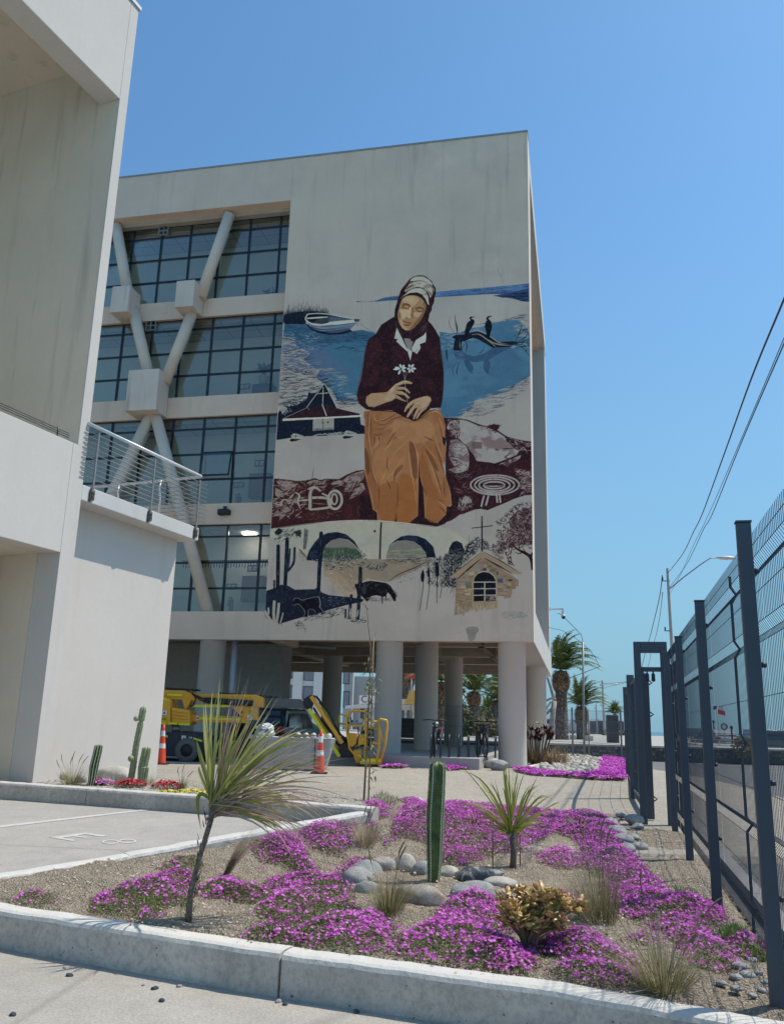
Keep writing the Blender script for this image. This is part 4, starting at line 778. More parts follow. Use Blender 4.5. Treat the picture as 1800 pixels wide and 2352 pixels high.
FOLD_D = [[(300, 40), (290, 250), (320, 400), (340, 560)], [(340, 60), (330, 200), (350, 420)], [(370, 360), (440, 380), (520, 345)], [(375, 520), (380, 440), (380, 370)], [(430, 410), (455, 430), (440, 480)], [(400, 150), (500, 170), (640, 110), (720, 50)], [(420, 210), (520, 230), (680, 170)], [(410, 290), (500, 290), (560, 240)], [(560, 540), (600, 480), (700, 330)], [(1040, 740), (1040, 1000), (1035, 1300), (1030, 1560)], [(720, 1110), (735, 1300), (705, 1500)], [(1260, 850), (1330, 1050), (1400, 1300)], [(560, 1040), (610, 1140), (620, 1200)], [(1280, 520), (1360, 740), (1420, 940)], [(1080, 1100), (1130, 1210), (1160, 1300)], [(430, 1080), (455, 1230), (445, 1480)], [(330, 880), (360, 1000), (430, 1140)], [(1320, 1340), (1400, 1360)], [(1340, 1440), (1410, 1500), (1440, 1550)], [(960, 760), (970, 900), (990, 1080)], [(1120, 400), (1200, 440), (1260, 470)], [(580, 700), (570, 850), (600, 900)], [(680, 1000), (700, 960), (800, 870)], [(1410, 1000), (1420, 1200), (1430, 1330)], [(980, 90), (1100, 130), (1200, 80)], [(1350, 180), (1370, 300), (1390, 420)], [(860, 100), (700, 130), (560, 200)]]
for q in FOLD_D: line(cS, q, rnd(1.8, 3.4), ORD, .9)
FOLD_L = [[(345, 50), (300, 300), (330, 560), (350, 700)], [(420, 400), (430, 500), (360, 590)], [(520, 610), (600, 540), (660, 430)], [(660, 690), (700, 630), (870, 460)], [(600, 400), (650, 340), (740, 300)], [(890, 480), (890, 640), (920, 860), (990, 1250), (1000, 1380)], [(960, 490), (1010, 620), (1030, 800), (1025, 1540)], [(1090, 450), (1180, 590), (1300, 740), (1400, 960)], [(1120, 640), (1200, 760), (1320, 1130), (1390, 1340)], [(1260, 330), (1330, 560), (1420, 800)], [(540, 1060), (640, 960), (700, 880), (800, 720)], [(480, 1100), (520, 1000), (600, 830)], [(690, 1100), (700, 1010), (780, 900)], [(1330, 1370), (1420, 1430), (1440, 1510)], [(350, 750), (380, 960), (450, 1180)], [(400, 30), (380, 120), (440, 170), (600, 120)], [(1340, 120), (1370, 200), (1420, 400)], [(1180, 60), (1300, 30), (1380, 90)], [(1490, 1130), (1530, 1420)], [(380, 1490), (350, 1300), (310, 1150)], [(720, 420), (850, 405)], [(600, 280), (660, 210)], [(1480, 1440), (1525, 1420)]]
for q in FOLD_L: line(cS, q, rnd(1.4, 3.0), (192, 138, 92), .85)
SH = [(545, 735), (560, 690), (575, 610), (590, 500), (610, 440), (650, 410), (680, 360), (750, 315), (800, 330), (960, 350), (985, 385), (1010, 430), (1020, 520), (1035, 640), (1030, 760), (1018, 830), (960, 835), (880, 905), (820, 890), (740, 845), (640, 850), (590, 838), (555, 810), (540, 760)]
poly(cA, SH, MAR2, tex=(60, .48, .64, 6), texc=(62, 22, 30)); dabs(cA, SH, 260, [(70, 30, 38), (52, 18, 26), (30, 10, 16)], (5, 16), (.8, 2.4), (20, 120), .5); dabs(cA, SH, 60, (94, 58, 62), (1, 3), (.25, .5), (0, 90), .35)
line(cA, [(590, 470), (570, 600), (548, 730), (550, 800), (600, 840)], 1.2, (96, 50, 44)); line(cA, [(1012, 430), (1034, 640), (1024, 820)], 1.0, (88, 52, 50)); line(cA, [(620, 440), (700, 520)], 1, (84, 42, 46), .6); line(cA, [(585, 840), (700, 850), (800, 860), (870, 905), (960, 850), (1018, 832)], 2.2, (30, 10, 14))
CO = (184, 180, 172)
poly(cF, [(285, 1240), (400, 1460), (500, 1680), (540, 1760), (480, 1720), (275, 1530), (310, 1485), (235, 1470)], CO); poly(cF, [(915, 1330), (920, 1440), (905, 1545), (780, 1590), (800, 1680), (720, 1800), (620, 1740), (600, 1680), (700, 1500), (860, 1400)], CO)
poly(cF, [(440, 1470), (560, 1450), (640, 1530), (600, 1700), (550, 1820), (500, 1660)], (134, 122, 124)); line(cF, [(430, 1500), (520, 1720), (570, 1900)], 1.0, MAR2); line(cF, [(640, 1540), (600, 1700), (570, 1900)], 1.2, MAR2); line(cF, [(560, 1840), (640, 1800), (760, 1680)], .8, MAR2)
poly(cF, [(500, 1680), (620, 1740), (580, 1950), (540, 1820)], CO)
HO = (60, 30, 28)
FA = [(150, 760), (165, 690), (250, 635), (420, 625), (530, 610), (600, 540), (660, 480), (740, 440), (800, 412), (850, 408), (920, 425), (970, 455), (955, 475), (860, 465), (800, 475), (745, 500), (700, 495), (740, 520), (840, 530), (900, 580), (930, 625), (910, 640), (880, 615), (830, 575), (720, 580), (690, 590), (790, 600), (860, 650), (920, 700), (915, 730), (880, 720), (820, 670), (710, 655), (670, 650), (760, 710), (865, 775), (850, 785), (760, 755), (680, 720), (600, 775), (500, 800), (400, 840), (300, 880), (200, 870), (160, 820)]
poly(cH, FA, SKIN); poly(cH, [(160, 770), (200, 700), (260, 650), (470, 630), (500, 680), (460, 760), (300, 850), (190, 850)], (176, 134, 98), .9, sm=True); poly(cH, [(500, 690), (560, 640), (660, 660), (640, 720), (560, 770), (490, 770)], (184, 148, 120), .9, sm=True); poly(cH, [(540, 610), (660, 490), (760, 440), (800, 440), (700, 510), (640, 600), (560, 650)], (188, 154, 126), .9, sm=True)
for q in [[(740, 500), (800, 475), (870, 465)], [(640, 525), (700, 570), (830, 575), (900, 630)], [(650, 600), (720, 655), (820, 668), (900, 730)], [(650, 650), (700, 700), (860, 780)], [(480, 770), (580, 775), (660, 720)], [(650, 520), (720, 545)], [(160, 810), (250, 870), (400, 840)], [(440, 640), (520, 640)], [(680, 490), (730, 515)], [(820, 540), (850, 560)], [(810, 640), (850, 660)]]: line(cH, q, 1.1, SKD, .95)
for q in [[(800, 420), (880, 428), (950, 450)], [(740, 530), (830, 540), (890, 590)], [(700, 610), (790, 620), (880, 690)], [(690, 680), (780, 725)], [(580, 600), (660, 500)]]: line(cH, q, 1.8, SKL, .9)
HB = [(820, 950), (850, 870), (920, 790), (1000, 740), (1080, 715), (1180, 685), (1240, 680), (1290, 710), (1300, 760), (1260, 840), (1200, 920), (1130, 970), (1100, 1010), (1050, 1090), (1030, 1090), (1040, 1040), (1090, 960), (1120, 910), (1080, 950), (1040, 1020), (1010, 1080), (990, 1098), (975, 1080), (1010, 990), (1060, 890), (1010, 900), (950, 980), (910, 1040), (885, 1062), (862, 1050), (880, 1000), (950, 890), (1000, 810), (930, 860), (870, 920), (845, 965), (822, 962)]
poly(cH, HB, SKIN); poly(cH, [(1010, 760), (1130, 715), (1240, 695), (1285, 740), (1230, 840), (1130, 900), (1090, 840), (1030, 820)], (186, 150, 120), .85, sm=True)
for q in [[(1000, 780), (1080, 770), (1180, 740)], [(1040, 860), (1120, 800), (1200, 760)], [(1060, 890), (1140, 840)], [(990, 800), (940, 870), (880, 960)], [(1060, 890), (1010, 980), (980, 1080)], [(1120, 920), (1060, 1010), (1035, 1080)], [(1290, 740), (1240, 850), (1140, 950)]]: line(cH, q, 1.0, SKD, .95)
for q in [[(990, 760), (900, 830), (835, 940)], [(1010, 840), (950, 930), (885, 1030)], [(1080, 880), (1030, 970), (990, 1070)], [(1120, 930), (1070, 1010), (1040, 1075)]]: line(cH, q, 1.7, SKL, .9)
for q in [(960, 455), (920, 628), (908, 715), (836, 945), (882, 1040)]: line(cH, [(q[0]-8, q[1]), (q[0]+6, q[1]+4)], 1.6, (214, 190, 166))
for q in [[(810, 270), (835, 400), (845, 520), (870, 700), (890, 830), (930, 920), (980, 1040)], [(880, 250), (840, 370), (835, 400)]]: line(cH, q, .9, (176, 170, 156), taper=(1, .8))
PW = (196, 202, 198)
for (x, y, pets) in [(770, 205, [(-140, 10), (-50, 105), (-20, -85), (60, -70), (90, -20), (80, 60), (-110, -25)]), (930, 195, [(-60, 15), (-25, -70), (65, -70), (105, 10), (60, 75), (-20, 85)])]:
    for (dx, dy) in pets:
        L_ = math.hypot(dx, dy); nx, ny = -dy/L_, dx/L_; w_ = 20
        poly(cH, [(x+dx*.1, y+dy*.1), (x+dx*.6+nx*w_, y+dy*.6+ny*w_), (x+dx, y+dy), (x+dx*.6-nx*w_, y+dy*.6-ny*w_)], PW, sm=True); line(cH, [(x, y), (x+dx*.8, y+dy*.8)], .5, (60, 50, 60))
poly(cF, [(235, 980), (245, 850), (290, 700), (330, 560), (370, 440), (420, 370), (560, 200), (640, 140), (740, 118), (880, 130), (960, 180), (1040, 240), (1080, 330), (1120, 380), (1125, 480), (1095, 600), (1085, 700), (1040, 790), (1040, 860), (990, 940), (975, 1040), (960, 1080), (1010, 1150), (1020, 1230), (920, 1330), (700, 1480), (620, 1540), (560, 1470), (440, 1460), (330, 1290), (260, 1150)], MAR2, tex=(22, .52, .64, 15), texc=(64, 28, 36))
SC = (176, 166, 152)
poly(cF, [(560, 260), (600, 190), (680, 140), (860, 140), (980, 210), (1060, 300), (1040, 340), (1090, 420), (1060, 530), (1000, 600), (960, 480), (860, 400), (740, 375), (620, 400), (470, 480), (450, 430), (540, 330)], SC, tex=(30, .5, .62, 16, 2), texc=(132, 112, 100))
poly(cF, [(430, 560), (540, 450), (640, 400), (780, 385), (900, 430), (960, 560), (980, 750), (950, 740), (900, 620), (820, 520), (720, 480), (560, 495)], (178, 170, 158), tex=(24, .52, .64, 17, 2), texc=(136, 118, 108))
for q, w_ in [([(450, 390), (560, 290), (700, 240), (840, 240), (960, 300)], 1.8), ([(440, 440), (600, 340), (680, 320)], 3), ([(460, 480), (600, 380), (700, 370), (800, 380), (900, 430), (970, 560)], 1.6), ([(1000, 310), (1060, 420), (1050, 560)], 1.8), ([(920, 400), (1000, 500), (1040, 600)], 1.2), ([(480, 310), (600, 250), (700, 250)], 2.6), ([(620, 150), (740, 120), (880, 130), (1000, 220), (1070, 320)], 1.4), ([(700, 280), (780, 300), (820, 260)], 1.0), ([(1080, 340), (1120, 400), (1110, 500)], 1.2)]: line(cF, q, w_, (74, 36, 30))
for q in [[(375, 620), (450, 540), (560, 490)], [(900, 610), (960, 700), (975, 755)], [(500, 430), (620, 370), (700, 350)], [(980, 480), (1030, 590)]]: line(cF, q, 1.3, (190, 182, 170))
FC = [(310, 930), (330, 850), (370, 700), (430, 600), (520, 550), (680, 545), (790, 590), (870, 670), (915, 760), (910, 850), (870, 950), (800, 1080), (700, 1200), (600, 1280), (500, 1298), (410, 1250), (345, 1150), (315, 1040)]
poly(cF, FC, (166, 122, 84), sm=True); 
poly(cF, [(400, 640), (520, 570), (680, 570), (760, 640), (700, 720), (620, 790), (560, 740), (440, 700)], (190, 152, 112), .9, sm=True); poly(cF, [(480, 600), (640, 590), (640, 700), (520, 690)], (196, 160, 122), .7, sm=True)
poly(cF, [(340, 860), (480, 850), (560, 870), (520, 980), (420, 1060), (350, 980)], (196, 160, 126), .9, sm=True); poly(cF, [(640, 900), (760, 920), (850, 910), (790, 1000), (680, 1000), (640, 960)], (194, 156, 118), .9, sm=True); poly(cF, [(360, 1060), (430, 1090), (430, 1200), (520, 1250), (480, 1290), (390, 1220)], (188, 148, 112), .8, sm=True)
poly(cF, [(860, 860), (905, 780), (910, 850), (800, 1080), (680, 1220), (560, 1290), (680, 1120), (760, 1020)], (130, 84, 52), .85, sm=True); poly(cF, [(600, 800), (660, 860), (640, 1010), (600, 1050), (580, 1000), (600, 900)], (136, 92, 60), .75, sm=True); poly(cF, [(860, 660), (910, 760), (905, 850), (860, 800)], (140, 96, 64), .8, sm=True)
poly(cF, [(560, 800), (600, 800), (590, 920), (560, 1010), (520, 1000), (550, 920)], (204, 170, 134), .9, sm=True); poly(cF, [(500, 960), (560, 960), (600, 1020), (560, 1050), (500, 1020)], (200, 162, 126), .8, sm=True)
poly(cF, [(330, 900), (350, 880), (380, 980), (370, 1030), (330, 1000)], (126, 84, 60), .7, sm=True)
poly(cF, [(395, 790), (430, 740), (510, 730), (580, 770), (560, 810), (480, 830), (420, 815)], (112, 70, 44), .85, sm=True); poly(cF, [(430, 785), (480, 760), (540, 775), (540, 805), (470, 812)], (174, 128, 90), 1, sm=True); line(cF, [(420, 800), (470, 825), (550, 815)], 1.3, (62, 34, 24)); line(cF, [(400, 750), (450, 725), (530, 730), (590, 770)], 1.5, (70, 40, 28))
poly(cF, [(690, 830), (770, 800), (850, 830), (870, 870), (800, 900), (730, 880)], (112, 70, 44), .85, sm=True); poly(cF, [(720, 845), (780, 830), (840, 855), (820, 880), (760, 875)], (172, 124, 86), 1, sm=True); line(cF, [(710, 860), (770, 895), (850, 880)], 1.3, (62, 34, 24)); line(cF, [(660, 825), (760, 795), (850, 825), (880, 870)], 1.4, (70, 40, 28))
line(cF, [(590, 800), (575, 900), (500, 1000)], .7, (150, 104, 72), .7); line(cF, [(485, 1010), (515, 1040), (550, 1048), (600, 1040)], 1.3, (70, 38, 28)); poly(cF, [(480, 990), (500, 1010), (495, 1035), (480, 1020)], (90, 50, 38), .9)
poly(cF, [(410, 1085), (460, 1085), (500, 1105), (560, 1110), (620, 1140), (560, 1170), (480, 1155), (430, 1120)], (158, 96, 70), 1, sm=True); line(cF, [(410, 1090), (480, 1115), (540, 1135), (600, 1148)], 1.4, (74, 34, 28)); poly(cF, [(430, 1170), (500, 1165), (590, 1170), (540, 1200), (470, 1195)], (112, 64, 44), .8, sm=True); line(cF, [(450, 1140), (530, 1160), (590, 1160)], 1.2, (196, 142, 112), .8)
line(cF, [(400, 1040), (410, 1090)], .8, (120, 76, 56), .7); line(cF, [(640, 1110), (650, 1150)], .8, (120, 76, 56), .7)
for q in [[(700, 1340), (850, 1220), (970, 1100)], [(660, 1420), (800, 1330), (900, 1230), (1000, 1180)], [(250, 1130), (300, 1250), (450, 1400)], [(850, 1250), (930, 1180)]]: line(cF, q, 1.5, (104, 74, 80), .9)
poly(cA, [(55, 1520), (200, 1500), (380, 1478), (560, 1470), (700, 1476), (850, 1490), (1000, 1510), (1100, 1540), (1170, 1590), (1180, 1650), (1000, 1680), (700, 1690), (250, 1700), (200, 1640), (45, 1560)], (172, 166, 150), .8, tex=(70, .45, .62, 50, 2), texc=(160, 162, 152))
line(cA, [(50, 1518), (240, 1492), (420, 1474), (560, 1469), (700, 1474), (880, 1492), (1000, 1508), (1100, 1535), (1160, 1565)], 1.6, (196, 190, 176)); line(cA, [(680, 1480), (676, 1560), (672, 1690)], 3.6, MIDN, taper=(1, 1)); poly(cA, [(638, 1525), (649, 1525), (649, 1537), (638, 1537)], NAVY)
poly(cBL, [(670, 600), (710, 480), (790, 360), (880, 260), (1000, 215), (1130, 205), (1260, 240), (1380, 340), (1470, 495), (1380, 390), (1290, 320), (1160, 295), (1040, 330), (960, 400), (920, 500), (910, 640), (690, 625)], NAVY, tex=(40, .5, .66, 52), texc=(36, 50, 72)); poly(cBL, [(920, 620), (920, 520), (960, 410), (1040, 335), (1160, 298), (1280, 325), (1370, 390), (1450, 490), (1400, 640)], (122, 116, 112)); poly(cBL, [(920, 560), (940, 430), (1080, 440), (1250, 430), (1420, 460), (1480, 520), (1500, 600), (930, 600)], (70, 92, 70), tex=(14, .5, .6, 53, .5), texc=(56, 76, 58))
dabs(cBL, [(930, 480), (1480, 480), (1560, 640), (930, 640)], 140, [NAVY, (150, 150, 140), (50, 60, 56), NAVY], (3, 12), (.4, 1.2), (40, 130)); dabs(cBL, [(1100, 600), (1240, 520), (1440, 560), (1540, 480), (1570, 630), (1200, 660)], 150, [(24, 30, 38), (70, 84, 78), (120, 126, 120)], (2, 8), (.6, 1.8))
poly(cBM, [(400, 515), (420, 470), (520, 380), (620, 320), (740, 298), (900, 310), (1050, 370), (1180, 500), (1225, 690), (1065, 690), (1040, 600), (960, 490), (840, 410), (700, 385), (540, 400), (440, 460)], NAVY, tex=(40, .5, .66, 52), texc=(34, 50, 82)); poly(cBM, [(355, 700), (370, 600), (410, 500), (540, 405), (700, 388), (840, 415), (960, 495), (1040, 610), (1060, 700)], (120, 116, 110)); poly(cBM, [(370, 650), (440, 560), (700, 570), (960, 520), (1040, 620), (1050, 690)], (104, 110, 88), .8, tex=(14, .45, .6, 54, 4), texc=(150, 148, 132))
poly(cBM, [(1450, 640), (1460, 520), (1520, 420), (1590, 395), (1680, 440), (1720, 560), (1720, 640), (1600, 640)], NAVY); ell(cBM, 1590, 560, 150, 190, 1.6, (176, 172, 158), 180, 300); ripples(cBM, [(420, 560), (1030, 560), (1050, 640), (370, 680)], 40, (150, 148, 134), (8, 30), (.5, 1.2), .8, .6)
poly(cA, [(350, 1700), (600, 1690), (740, 1690), (960, 1690), (980, 1700), (860, 1760), (720, 1820), (600, 1800), (560, 1830), (520, 1880), (470, 1860), (420, 1800), (360, 1790)], (140, 122, 104), .95, tex=(60, .45, .6, 60, 1.5), texc=(122, 114, 106)); poly(cA, [(360, 1760), (430, 1760), (500, 1830), (540, 1900), (470, 1900), (400, 1830)], (164, 140, 114), .6, sm=True)
dabs(cA, [(340, 1740), (540, 1780), (560, 1910), (470, 1920), (380, 1840)], 70, [(166, 142, 112), (176, 158, 134)], (5, 16), (1, 3), (-60, 60), .7)
line(cBM, [(1230, 690), (1050, 770), (850, 870), (650, 950), (480, 1040), (400, 1115)], 1.8, NAVY); dabs(cBM, [(120, 780), (350, 790), (360, 850), (280, 920), (20, 880), (20, 830)], 70, [(150, 150, 152), (70, 74, 84), MIDN], (3, 11), (.6, 2)); dabs(cBM, [(370, 700), (1200, 690), (900, 800), (300, 770)], 110, [MIDN, (150, 146, 134), (80, 78, 74)], (4, 18), (.4, 1.1), (-14, 14)); dabs(cBL, [(720, 600), (1560, 650), (1560, 700), (900, 700)], 110, [MIDN, (170, 166, 154), (100, 98, 92)], (3, 12), (.5, 1.6), (-20, 50)); dabs(cBL, [(900, 700), (1680, 690), (1660, 760), (1000, 780)], 50, [MIDN, (170, 166, 154)], (3, 12), (.4, 1.2), (-20, 30))
dabs(cBM, [(1100, 720), (1500, 660), (1680, 640), (1680, 1000), (1560, 1200), (1100, 1180), (1040, 1000)], 520, [MIDN, (60, 64, 70), (148, 146, 142), MIDN], (4, 15), (.6, 1.7), (40, 130)); dabs(cBM, [(400, 1100), (900, 860), (1150, 760), (1100, 1150), (600, 1150)], 90, [(70, 66, 68), (130, 122, 120)], (3, 12), (.4, 1.2), (-20, 50), .8); dabs(cBM, [(1440, 1180), (1580, 1160), (1560, 1380), (1430, 1300)], 16, (50, 52, 60), (12, 26), (.3, .7), (60, 85))
for q, w_ in [([(1010, 900), (1000, 1080), (1005, 1180), (960, 1500), (935, 1620)], 1.8), ([(1095, 880), (1105, 1020), (1110, 1200), (1060, 1600)], 1.8), ([(1245, 790), (1250, 1000), (1245, 1300), (1245, 1490)], 1.8), ([(1370, 900), (1360, 1060), (1330, 1220), (1300, 1400)], 1.5)]: line(cBM, q, w_, MIDN, taper=(.6, .8))
for pts in [[(1000, 905), (1025, 980), (1018, 1090), (990, 1120), (960, 1070), (965, 980)], [(1090, 870), (1118, 920), (1118, 1020), (1085, 1030), (1072, 960)], [(1215, 790), (1270, 790), (1280, 1000), (1240, 1020), (1220, 960)]]: poly(cBM, pts, MIDN, sm=True)
poly(cBM, [(-150, 1150), (-60, 1130), (20, 1105), (90, 1095), (240, 1115), (360, 1135), (430, 1180), (490, 1280), (520, 1320), (560, 1385), (530, 1370), (525, 1450), (500, 1460), (480, 1440), (430, 1350), (385, 1300), (360, 1340), (358, 1450), (345, 1450), (340, 1370), (300, 1380), (295, 1500), (280, 1500), (270, 1370), (180, 1350), (90, 1370), (50, 1440), (20, 1470), (-40, 1400), (-90, 1350), (-120, 1470), (-180, 1460), (-150, 1350), (-170, 1240), (-200, 1160)], (14, 12, 16), tex=(20, .58, .7, 70), texc=(62, 60, 66)); line(cBM, [(495, 1300), (500, 1250)], 1.2, MIDN); line(cBM, [(540, 1340), (515, 1265)], 1.2, MIDN); ripples(cBM, [(20, 1400), (350, 1400), (540, 1450), (60, 1470)], 20, (110, 96, 100), (8, 30), (1, 2.4), .7)
poly(cBL, [(75, 1075), (190, 1040), (290, 985), (400, 1000), (500, 1060), (800, 1050), (830, 1020), (900, 1100), (1000, 1140), (1300, 1170), (1520, 1200), (1500, 1240), (1260, 1290), (1000, 1360), (820, 1430), (640, 1460), (500, 1500), (300, 1560), (260, 1560), (150, 1500), (60, 1350)], (20, 26, 46), tex=(60, .5, .66, 71), texc=(26, 34, 58))
dabs(cBL, [(900, 1160), (1300, 1180), (1250, 1280), (950, 1320)], 90, (120, 118, 128), (2, 8), (.3, .9), (0, 40), .8)
GO = [(470, 1225), (500, 1190), (550, 1185), (610, 1215), (700, 1190), (840, 1165), (870, 1210), (880, 1290), (860, 1310), (910, 1380), (905, 1470), (895, 1470), (880, 1400), (830, 1370), (840, 1480), (820, 1490), (810, 1400), (770, 1355), (700, 1360), (690, 1460), (630, 1470), (650, 1400), (620, 1340), (560, 1280), (510, 1275), (480, 1300)]
poly(cBL, GO, (12, 13, 22), tex=(16, .56, .7, 72), texc=(34, 34, 48)); line(cBL, GO[:13], .9, (150, 148, 146), taper=(1, 1)); line(cBL, GO[16:], .9, (150, 148, 146), taper=(1, 1)); line(cBL, [(845, 1160), (870, 1240), (870, 1310), (915, 1385)], .9, (150, 148, 146), taper=(1, 1))
poly(cBL, [(740, 1440), (830, 1430), (840, 1480), (780, 1490)], WALL, .95); poly(cBL, [(860, 1420), (905, 1405), (900, 1470)], WALL, .95)
dabs(cBL, [(640, 1470), (1000, 1370), (1260, 1300), (1240, 1420), (900, 1500), (640, 1520)], 170, [MIDN, (60, 56, 60), (140, 136, 130)], (2, 10), (.5, 1.8), (-10, 60)); dabs(cBL, [(470, 1530), (600, 1530), (640, 1600), (520, 1600)], 40, (60, 58, 62), (3, 9), (.5, 1.6), (-30, 60), .9)
for q in [[(545, 1620), (540, 1650), (560, 1640)], [(580, 1610), (580, 1650)], [(600, 1625), (620, 1622), (610, 1655)], [(640, 1610), (650, 1650), (645, 1700)], [(670, 1620), (650, 1660)]]: line(cBL, q, 1.2, (50, 48, 52))
def cactus_m(q, w_, c=NAVY, hl=(128, 124, 124)):
    line(cBL, q, w_, c, taper=(.9, .9)); e_ = q[0]; 
    P = cBL([e_])[0]; r = w_*PXM*.47; comp(mask_of(np.array([[P[0]+r*math.cos(t), P[1]+r*math.sin(t)] for t in np.linspace(0, 6.28, 14)])), c)
    for k in range(7): 
        t = random.random()*.8+.1; i = min(len(q)-2, int(t*(len(q)-1))); f_ = t*(len(q)-1)-i; x = q[i][0]+(q[i+1][0]-q[i][0])*f_+rnd(-.3, .3)*w_*4; y = q[i][1]+(q[i+1][1]-q[i][1])*f_
        line(cBL, [(x, y-rnd(20, 60)), (x, y+rnd(20, 60))], .7, hl, .75)
for q, w_ in [([(252, 415), (250, 700), (245, 1080)], 9.5), ([(385, 310), (375, 600), (350, 1080)], 9.5), ([(425, 460), (415, 620), (400, 760)], 4.6), ([(495, 445), (485, 640), (440, 730), (390, 790)], 6), ([(195, 930), (195, 1050)], 5.5), ([(888, 225), (880, 500), (860, 800), (850, 1080)], 9.5), ([(1470, 745), (1465, 1000), (1430, 1500)], 8.5), ([(1335, 1150), (1320, 1300), (1305, 1490)], 7), ([(1250, 1360), (1250, 1480)], 5.5)]: cactus_m(q, w_)
for q in [[(1440, 1350), (1420, 1480)], [(1325, 1330), (1310, 1480)]]: line(cBL, q, 4.4, WALL)
dabs(cBL, [(1240, 1480), (1500, 1460), (1560, 1540), (1380, 1550)], 34, MIDN, (4, 14), (.7, 1.6), (-20, 30)); line(cBL, [(870, 1100), (900, 1095), (930, 1130)], 1.4, (140, 136, 130))
for q, w_ in [([(195, 1220), (185, 1400), (195, 1560)], 7), ([(262, 1255), (250, 1400), (225, 1560)], 6.6), ([(105, 1325), (110, 1400), (95, 1440), (110, 1520)], 5), ([(325, 1400), (300, 1500), (280, 1560)], 3.4)]: line(cBL, q, w_, (156, 150, 143), taper=(.9, 1))
line(cBL, [(60, 1360), (50, 1420), (90, 1500)], 1.6, NAVY); line(cBL, [(240, 1590), (280, 1560), (320, 1600)], 1.4, MIDN); line(cBL, [(70, 1380), (60, 1430)], 3, (156, 150, 143))
poly(cBL, [(640, 150), (700, 180), (665, 440), (640, 470), (620, 440)], (60, 56, 62), .8, tex=(12, .5, .6, 75), texc=(110, 106, 104)); dabs(cBL, [(190, 200), (300, 160), (580, 180), (590, 290), (440, 260), (400, 340), (210, 360)], 100, [MIDN, (70, 68, 72), (120, 116, 112)], (3, 12), (.6, 2.2), (0, 80)); poly(cBL, [(470, 200), (590, 175), (585, 290), (530, 250)], (34, 34, 42), .9); poly(cBL, [(200, 210), (260, 150), (310, 180), (290, 230), (230, 240)], MIDN, .9, sm=True); line(cBL, [(440, 200), (490, 140)], 1.8, MIDN); line(cBL, [(560, 460), (620, 520), (670, 590)], 1.8, MIDN); dabs(cBL, [(540, 420), (640, 500), (700, 680), (560, 600)], 26, (80, 76, 78), (3, 12), (.5, 1.4), (-60, -20), .8)
dabs(cBR, [(0, 760), (150, 640), (380, 600), (480, 480), (560, 400), (640, 450), (780, 500), (800, 620), (640, 640), (100, 1100), (0, 1100)], 620, [(30, 38, 44), (64, 76, 74), (104, 112, 108), MIDN, MIDN], (3, 12), (.7, 2.2)); dabs(cBR, [(0, 760), (150, 900), (200, 1100), (210, 1330), (60, 1300), (0, 1150)], 240, [MIDN, MIDN, (150, 146, 142)], (4, 14), (.8, 2)); dabs(cBR, [(700, 560), (900, 640), (1080, 800), (1000, 820)], 70, (104, 98, 96), (4, 12), (.8, 2), (0, 180), .7)
line(cBR, [(440, 370), (450, 500), (460, 660)], 1, (50, 50, 56))
CHP = (138, 118, 96)
poly(cBR, [(215, 1180), (690, 760), (1340, 1200), (1330, 1300), (1220, 1330), (1220, 1420), (1190, 1500), (1080, 1530), (1060, 1480), (960, 1480), (960, 1700), (520, 1740), (470, 1740), (180, 1830), (200, 1450)], CHP, tex=(34, .5, .64, 80), texc=(124, 104, 84))
poly(cBR, [(90, 1130), (660, 690), (700, 690), (1410, 1070), (1350, 1090), (1180, 1060), (700, 800), (250, 1140), (130, 1160)], (150, 128, 106)); line(cBR, [(95, 1130), (660, 692)], 1.6, MAR2); line(cBR, [(700, 680), (1000, 840), (1310, 1030)], 2.2, MAR2); line(cBR, [(230, 1170), (450, 980), (660, 800)], 3.2, MAR2); line(cBR, [(730, 800), (960, 930), (1220, 1080)], 3.2, MAR2); line(cBR, [(1220, 1080), (1350, 1170)], 1.2, (188, 170, 150))
g_ = random.Random(5)
for row in range(10):
    y = 860+row*62
    x = 260+g_.uniform(0, 60)
    while x < 1260:
        w_ = g_.uniform(50, 120); hh_ = g_.uniform(38, 56)
        inside = (abs(x+w_/2-690) < (y-790)*1.15+20) and not (500 < x+w_/2 < 960 and y > 990) and not (x > 960 and y > 1180+(1340-x)*.9)
        if inside and g_.random() < .8:
            cc = g_.choice([(150, 130, 106), (128, 106, 86), (140, 124, 116), (112, 96, 82), (132, 126, 118), (158, 140, 116), (124, 104, 84)])
            poly(cBR, [(x, y), (x+w_, y-4), (x+w_, y+hh_), (x+3, y+hh_)], cc)
            if g_.random() < .35: line(cBR, [(x, y+hh_+4), (x+w_, y+hh_+4)], .9, g_.choice([(60, 36, 34), (186, 170, 150)]))
        x += w_+g_.uniform(4, 14)
for (x, y, w_, h_, c) in [(385, 1255, 110, 90, (92, 98, 84)), (590, 930, 110, 60, (128, 116, 116)), (690, 985, 70, 40, (56, 58, 70)), (830, 985, 90, 60, (96, 98, 82)), (930, 1040, 40, 60, (64, 70, 84)), (955, 1170, 100, 62, (56, 76, 112)), (1150, 1180, 70, 28, (74, 36, 30))]: poly(cBR, [(x, y), (x+w_, y-3), (x+w_-4, y+h_), (x+2, y+h_)], c)
poly(cBR, [(500, 1740), (500, 1220), (530, 1120), (620, 1040), (720, 1020), (840, 1050), (920, 1120), (950, 1230), (960, 1700), (950, 1700), (935, 1240), (525, 1240), (520, 1740)], (152, 134, 112)); poly(cBR, [(525, 1215), (540, 1150), (600, 1080), (700, 1045), (800, 1060), (880, 1120), (925, 1215)], MIDN); line(cBR, [(525, 1225), (550, 1130), (640, 1050), (730, 1038), (850, 1080), (925, 1180), (930, 1225)], 1.2, (172, 156, 136))
